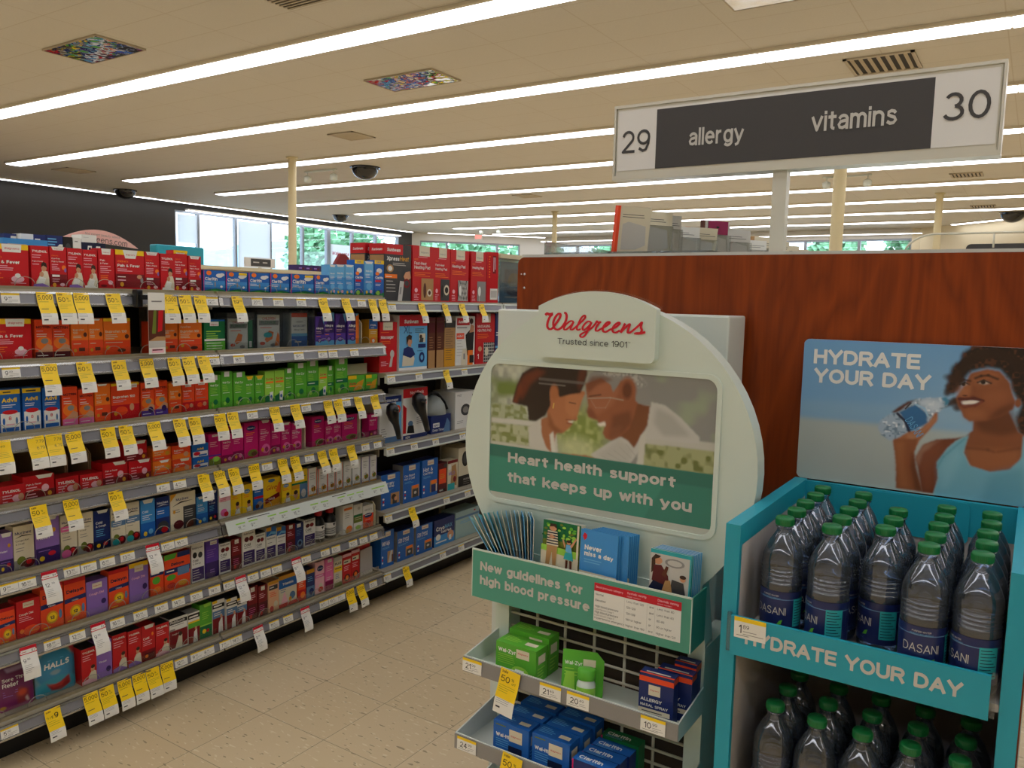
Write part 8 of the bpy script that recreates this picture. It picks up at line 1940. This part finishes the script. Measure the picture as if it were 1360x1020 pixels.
# wire hoop and dark sign at the far right
o = tag(empty('wire_hoop', (-.56, 5.0, 1.0)), 'thin pale wire hoop above the wood panel near the right edge', 'wire hoop')
b = MB(); b.tube([(-.10, 0, .62), (-.10, 0, .80)] + [(-.10 + .16 * (1 - math.cos(a)), 0, .80 + .118 * math.sin(a)) for a in [i * math.pi / 16 for i in range(1, 9)]] + [(.7, 0, .918)], .006, 'wire_white', 10); b.build('rod', o)
b = MB(); b.tube([(.33, 0, .918), (.33, 0, .84)], .005, 'wire_white', 8); b.build('hook', o)
b = MB(); b.tube([(-.10, 0, .6185), (-.10, 0, .63)], .008, 'wire_white', 10); b.build('stem', o)
o = tag(empty('dark_sign', (-.36, 5.05, 0)), 'dark charcoal panel with rounded corner under the wire hoop', 'sign')
b = MB(); b.prism([(x, 0, z) for x, z in rrect(0, .32, 1.64, 1.864, .025)], (0, .03, 0), 'sign_dark'); b.build('board', o)
b = MB(); b.box(.14, .18, .005, .025, 1.6185, 1.64, 'black_plastic'); b.build('stem', o)

# hanging aisle sign on its post
o = tag(empty('aisle_sign', (-.583, 2.15, 1.6185)), 'long aisle sign numbered 29 and 30 on a grey post', 'aisle sign')
W0, W1, Z0, Z1 = -.465, .478, .236, .433
b = MB(); b.box(-.018, .018, -.016, .016, 0.0, .236, 'sign_frame'); b.build('post', o)
b = MB(); b.box(W0, W1, -.022, .022, Z0, Z1, 'sign_frame'); bd = b.build('board', o); bevel(bd, .004)
b = MB(); sh = Sheet((W0, -.0225, Z0), (1, 0, 0), (0, 0, 1), .0003, .0006)
b.rect(sh, .006, .020, .937, .186, 'sign_white'); b.rect(sh, .123, .020, .808, .180, 'sign_dark')
b.build('face', bd)
b = MB(); sh.k = 4
b.text(sh, '29', .020, .068, 'sign_dark', w=.086, h=.062, bold=.01); b.build('number', bd); b = MB(); b.text(sh, '30', .828, .078, 'sign_dark', w=.095, h=.063, bold=.01)
b.build('number', bd)
b = MB(); b.text(sh, 'allergy', .219, .0735, pm('lgrey'), w=.150, h=.046, bold=.02); b.build('word', bd); b = MB(); b.text(sh, 'vitamins', .538, .081, pm('lgrey'), w=.195, h=.048, bold=.02); b.build('word', bd)
b = MB()
b.box(W0 - .006, W1 + .006, -.026, .026, Z1 - .004, Z1 + .004, 'sign_frame'); b.box(W0 - .006, W1 + .006, -.026, .026, Z0 - .006, Z0 + .006, 'sign_frame'); b.box(W1, W1 + .006, -.026, .026, Z0 + .006, Z1 - .004, 'sign_frame'); b.box(W0 - .006, W0, -.026, .026, Z0 + .006, Z1 - .004, 'sign_frame')
b.build('trim', o)

# ------------------------------------------------------------------ next aisle beyond the medicine shelving
o = tag(empty('rear_shelving', (-5.0, 1.6, 0)), 'cream topped shelving of the next aisle behind the medicine shelving', 'shelving')
b = MB(); b.box(-.9, 0, 0, 3.25, 0, 1.64, 'back_board'); b.build('body', o)
b = MB(); b.box(-.92, .02, 0, 3.25, 1.64, 1.70, 'cream_plastic'); b.box(-.92, .035, 0, 3.25, 1.672, 1.682, 'cream_plastic'); b.build('top_deck', o)
b = MB(); b.box(.02, .032, 2.62, 3.25, 1.612, 1.672, 'cream_plastic'); b.build('corner_piece', o)
gb = 'boxes on top of the next aisle shelving'
def bbox(y0, y1, z1, base, draw, lb, z0=1.7006, x=-5.06, d=.12):
    b = MB(); b.box(-d, 0, 0, y1 - y0, 0, z1 - z0, pm(base)); f = Face(b, Sheet((0, 0, 0), (0, 1, 0), (0, 0, 1)), y1 - y0, z1 - z0, random.Random(int(y0 * 50)))
    draw(f); o = b.build('carton'); o.location = (x, y0, z0); tag(o, lb, 'box', gb); return o
def k1(f): f.p([(.4, 0), (.55, .9), (1, .9), (1, 0)], 'white'); f.l(.1, .7, .4, 2, .15, 'lgrey', .06)
def k2(f): f.r(.5, 0, 1, 1, 'navy'); f.l(.56, .75, .9, 4, .16, 'white', .06); f.r(.1, .4, .4, .6, 'lblue')
def k3(f): f.p([(.5, 0), (.55, .4), (.8, .6), (1, .6), (1, 0)], 'white'); f.l(.08, .8, .7, 4, .13, 'lblue', .06)
def k4(f): f.e(.5, .5, .3, .2, 'dgrey')
def k5(f): f.e(.5, .35, .25, .15, 'lime'); f.e(.5, .35, .15, .09, 'white'); f.l(.2, .8, .8, 1, .1, 'grey', .05)
def k6(f): f.l(.1, .6, .7, 1, .1, 'lgrey', .06)
def k7(f): f.p([(.3, .2), (.22, .4), (.25, .8), (.42, .8), (.4, .3)], 'white'); f.p([(.66, .2), (.58, .4), (.6, .8), (.78, .8), (.76, .3)], 'white'); f.p([(.3, .35), (.28, .7), (.38, .7), (.36, .35)], 'dnavy'); f.p([(.65, .35), (.63, .7), (.74, .7), (.72, .35)], 'dnavy')
bbox(2.36, 2.43, 1.822, 'navy', k1, 'small navy and white carton, leftmost atop the next aisle', x=-5.10)
bbox(2.434, 2.578, 1.826, 'white', k2, 'white and navy carton, second atop the next aisle')
bbox(2.582, 2.679, 1.829, 'navy', k3, 'navy carton with white curve atop the next aisle')
bbox(2.683, 2.739, 1.826, 'black', k4, 'small black carton atop the next aisle')
bbox(2.742, 2.793, 1.824, 'white', k5, 'white carton with small green emblem atop the next aisle')
bbox(2.797, 2.950, 1.802, 'dnavy', k7, 'dark navy carton with two white shields')
bbox(2.798, 2.893, 1.850, 'white', k6, 'plain white carton lying on the shield carton', z0=1.8026)
bbox(2.30, 2.55, 1.79, 'sky', k6, 'long light blue carton lying in front of the navy ones', x=-4.985, d=.06)
for i in range(4):
    bbox(4.60 + .082 * i, 4.678 + .082 * i, 1.752, 'dpurple', lambda f: (f.r(.1, .4, .5, .6, 'lav'), f.e(.7, .4, .15, .2, 'maroon')), 'dark purple carton beyond the cream column, %s from left' % ORD[i], x=-5.1)

# signs further back
o = tag(empty('arc_sign', (-6.5, 3.0, 0)), 'pink arc shaped sign with grey web address in front of dark wall', 'sign')
b = MB(); y0, y1 = .46, 1.06
arc = [(y0 - .02 + (y1 - y0 + .04) * i / 20.0, 1.935 - .05 * i / 20.0 + .105 * math.sin(math.pi * i / 20.0) ** .9 - .02) for i in range(21)]
b.prism([(0, y, z) for y, z in arc], (-.01, 0, 0), 'pink_sign'); s_ = b.build('board', o)
sh = Sheet((0.0002, .5, 1.90), (0, 1, 0), (0, 0, 1), .0004, .001); b = MB(); b.text(sh, 'find expert beauty advice', .12, .052, pm('grey'), w=.30, rot=-.05); b.text(sh, 'walgreens.com', .06, .008, pm('dgrey'), w=.42, rot=-.08); b.build('lettering', s_)
b = MB(); b.tube([(-.012, .75, 0), (-.012, .75, 1.92)], .012, 'white_metal'); b.build('stem', o)
o = tag(empty('teal_sign', (-6.1, 3.99, 0)), 'plain teal sign board left of the windows', 'sign')
b = MB(); b.box(-.10, 0, 0, .45, 1.62, 1.893, 'teal_card'); bevel(b.build('board', o), .01); b = MB(); b.box(-.08, -.02, .1, .35, 0, 1.62, 'white_metal'); b.build('stem', o)
o = tag(empty('small_aisle_sign', (-9.0, 7.2, 0)), 'small distant white and dark aisle sign under the left windows', 'aisle sign')
b = MB(); b.box(-.04, 0, 0, .50, 1.87, 2.0, 'sign_white'); s_ = b.build('board', o)
b = MB(); sh = Sheet((0, 0, 1.87), (0, 1, 0), (0, 0, 1), .001, .001); b.rect(sh, .08, .015, .42, .115, 'sign_dark'); b.rect(sh, .12, .06, .22, .075, pm('lgrey')); b.rect(sh, .28, .06, .36, .075, pm('lgrey')); b.build('face', s_)
b = MB(); b.box(-.03, -.01, .23, .27, 0, 1.87, 'sign_frame'); b.build('post', o)
o = tag(empty('red_topper', (-6.0, 5.89, 0)), 'dark red angular sign topper left of the black heat wrap boxes', 'sign')
b = MB(); b.prism([(0, 0, 1.80), (0, .24, 1.80), (0, .20, 1.90), (0, .15, 1.935), (0, .09, 1.935), (0, .02, 1.84)], (-.04, 0, 0), pm('dred')); b.build('board', o)
b = MB(); b.box(-.03, -.01, .08, .16, 0, 1.80, 'white_metal'); b.build('stem', o)
o = tag(empty('white_topper', (-6.3, 6.25, 0)), 'white curved sign topper right of the dark red one', 'sign')
b = MB(); b.prism([(0, 0, 1.80)] + [(0, .42, 1.80)] + [(0, .42 * (1 - i / 10.0), 1.80 + .13 * math.sin(math.pi * (1 - i / 10.0) * .6 + .5)) for i in range(11)], (-.03, 0, 0), 'outer_white'); b.build('board', o)
b = MB(); b.box(-.03, -.01, .18, .24, 0, 1.80, 'white_metal'); b.build('stem', o)

# shelving of the aisles further off, seen in the ceiling mirrors
def far_gondola(x, y0, L, lb, seed):
    o = tag(empty('aisle_shelving', (x, y0, 0)), lb, 'shelving', 'distant aisle shelving')
    rnd = random.Random(seed)
    b = MB(); b.box(-.03, .03, 0, L, .1, 1.5, 'back_board'); b.build('back_panel', o)
    b = MB(); b.box(-.45, .45, 0, L, 0, .12, 'kick_black'); b.build('base', o)
    for z in (.2, .55, .9, 1.25):
        b = MB(); b.box(-.44, .44, 0, L, z - .02, z, 'white_metal'); b.build('shelf', o)
        g = MB()
        for s in (-1, 1):
            y = .05
            while y < L - .3:
                w = rnd.uniform(.10, .30); h = rnd.uniform(.14, .27); c = rnd.choice(['red', 'blue', 'white', 'yellow', 'green', 'purple', 'lpink', 'orange', 'navy', 'lblue', 'cream'])
                g.box(min(s * .12, s * .42), max(s * .12, s * .42), y, y + w, z + .001, z + h, pm(c)); y += w + .01
        q = g.build('packaged_goods', o); q['kind'] = 'stuff'
far_gondola(-13.9, 13.5, 7.0, 'stocked shelving reflected in the middle ceiling mirror', 1)
far_gondola(-17.0, 13.5, 7.0, 'stocked shelving reflected at the edge of the middle ceiling mirror', 2)
far_gondola(-18.2, 6.0, 6.5, 'stocked shelving reflected in the left ceiling mirror', 3)
far_gondola(-20.6, 6.0, 6.5, 'stocked shelving below the dark left wall, hidden but for reflections', 4)
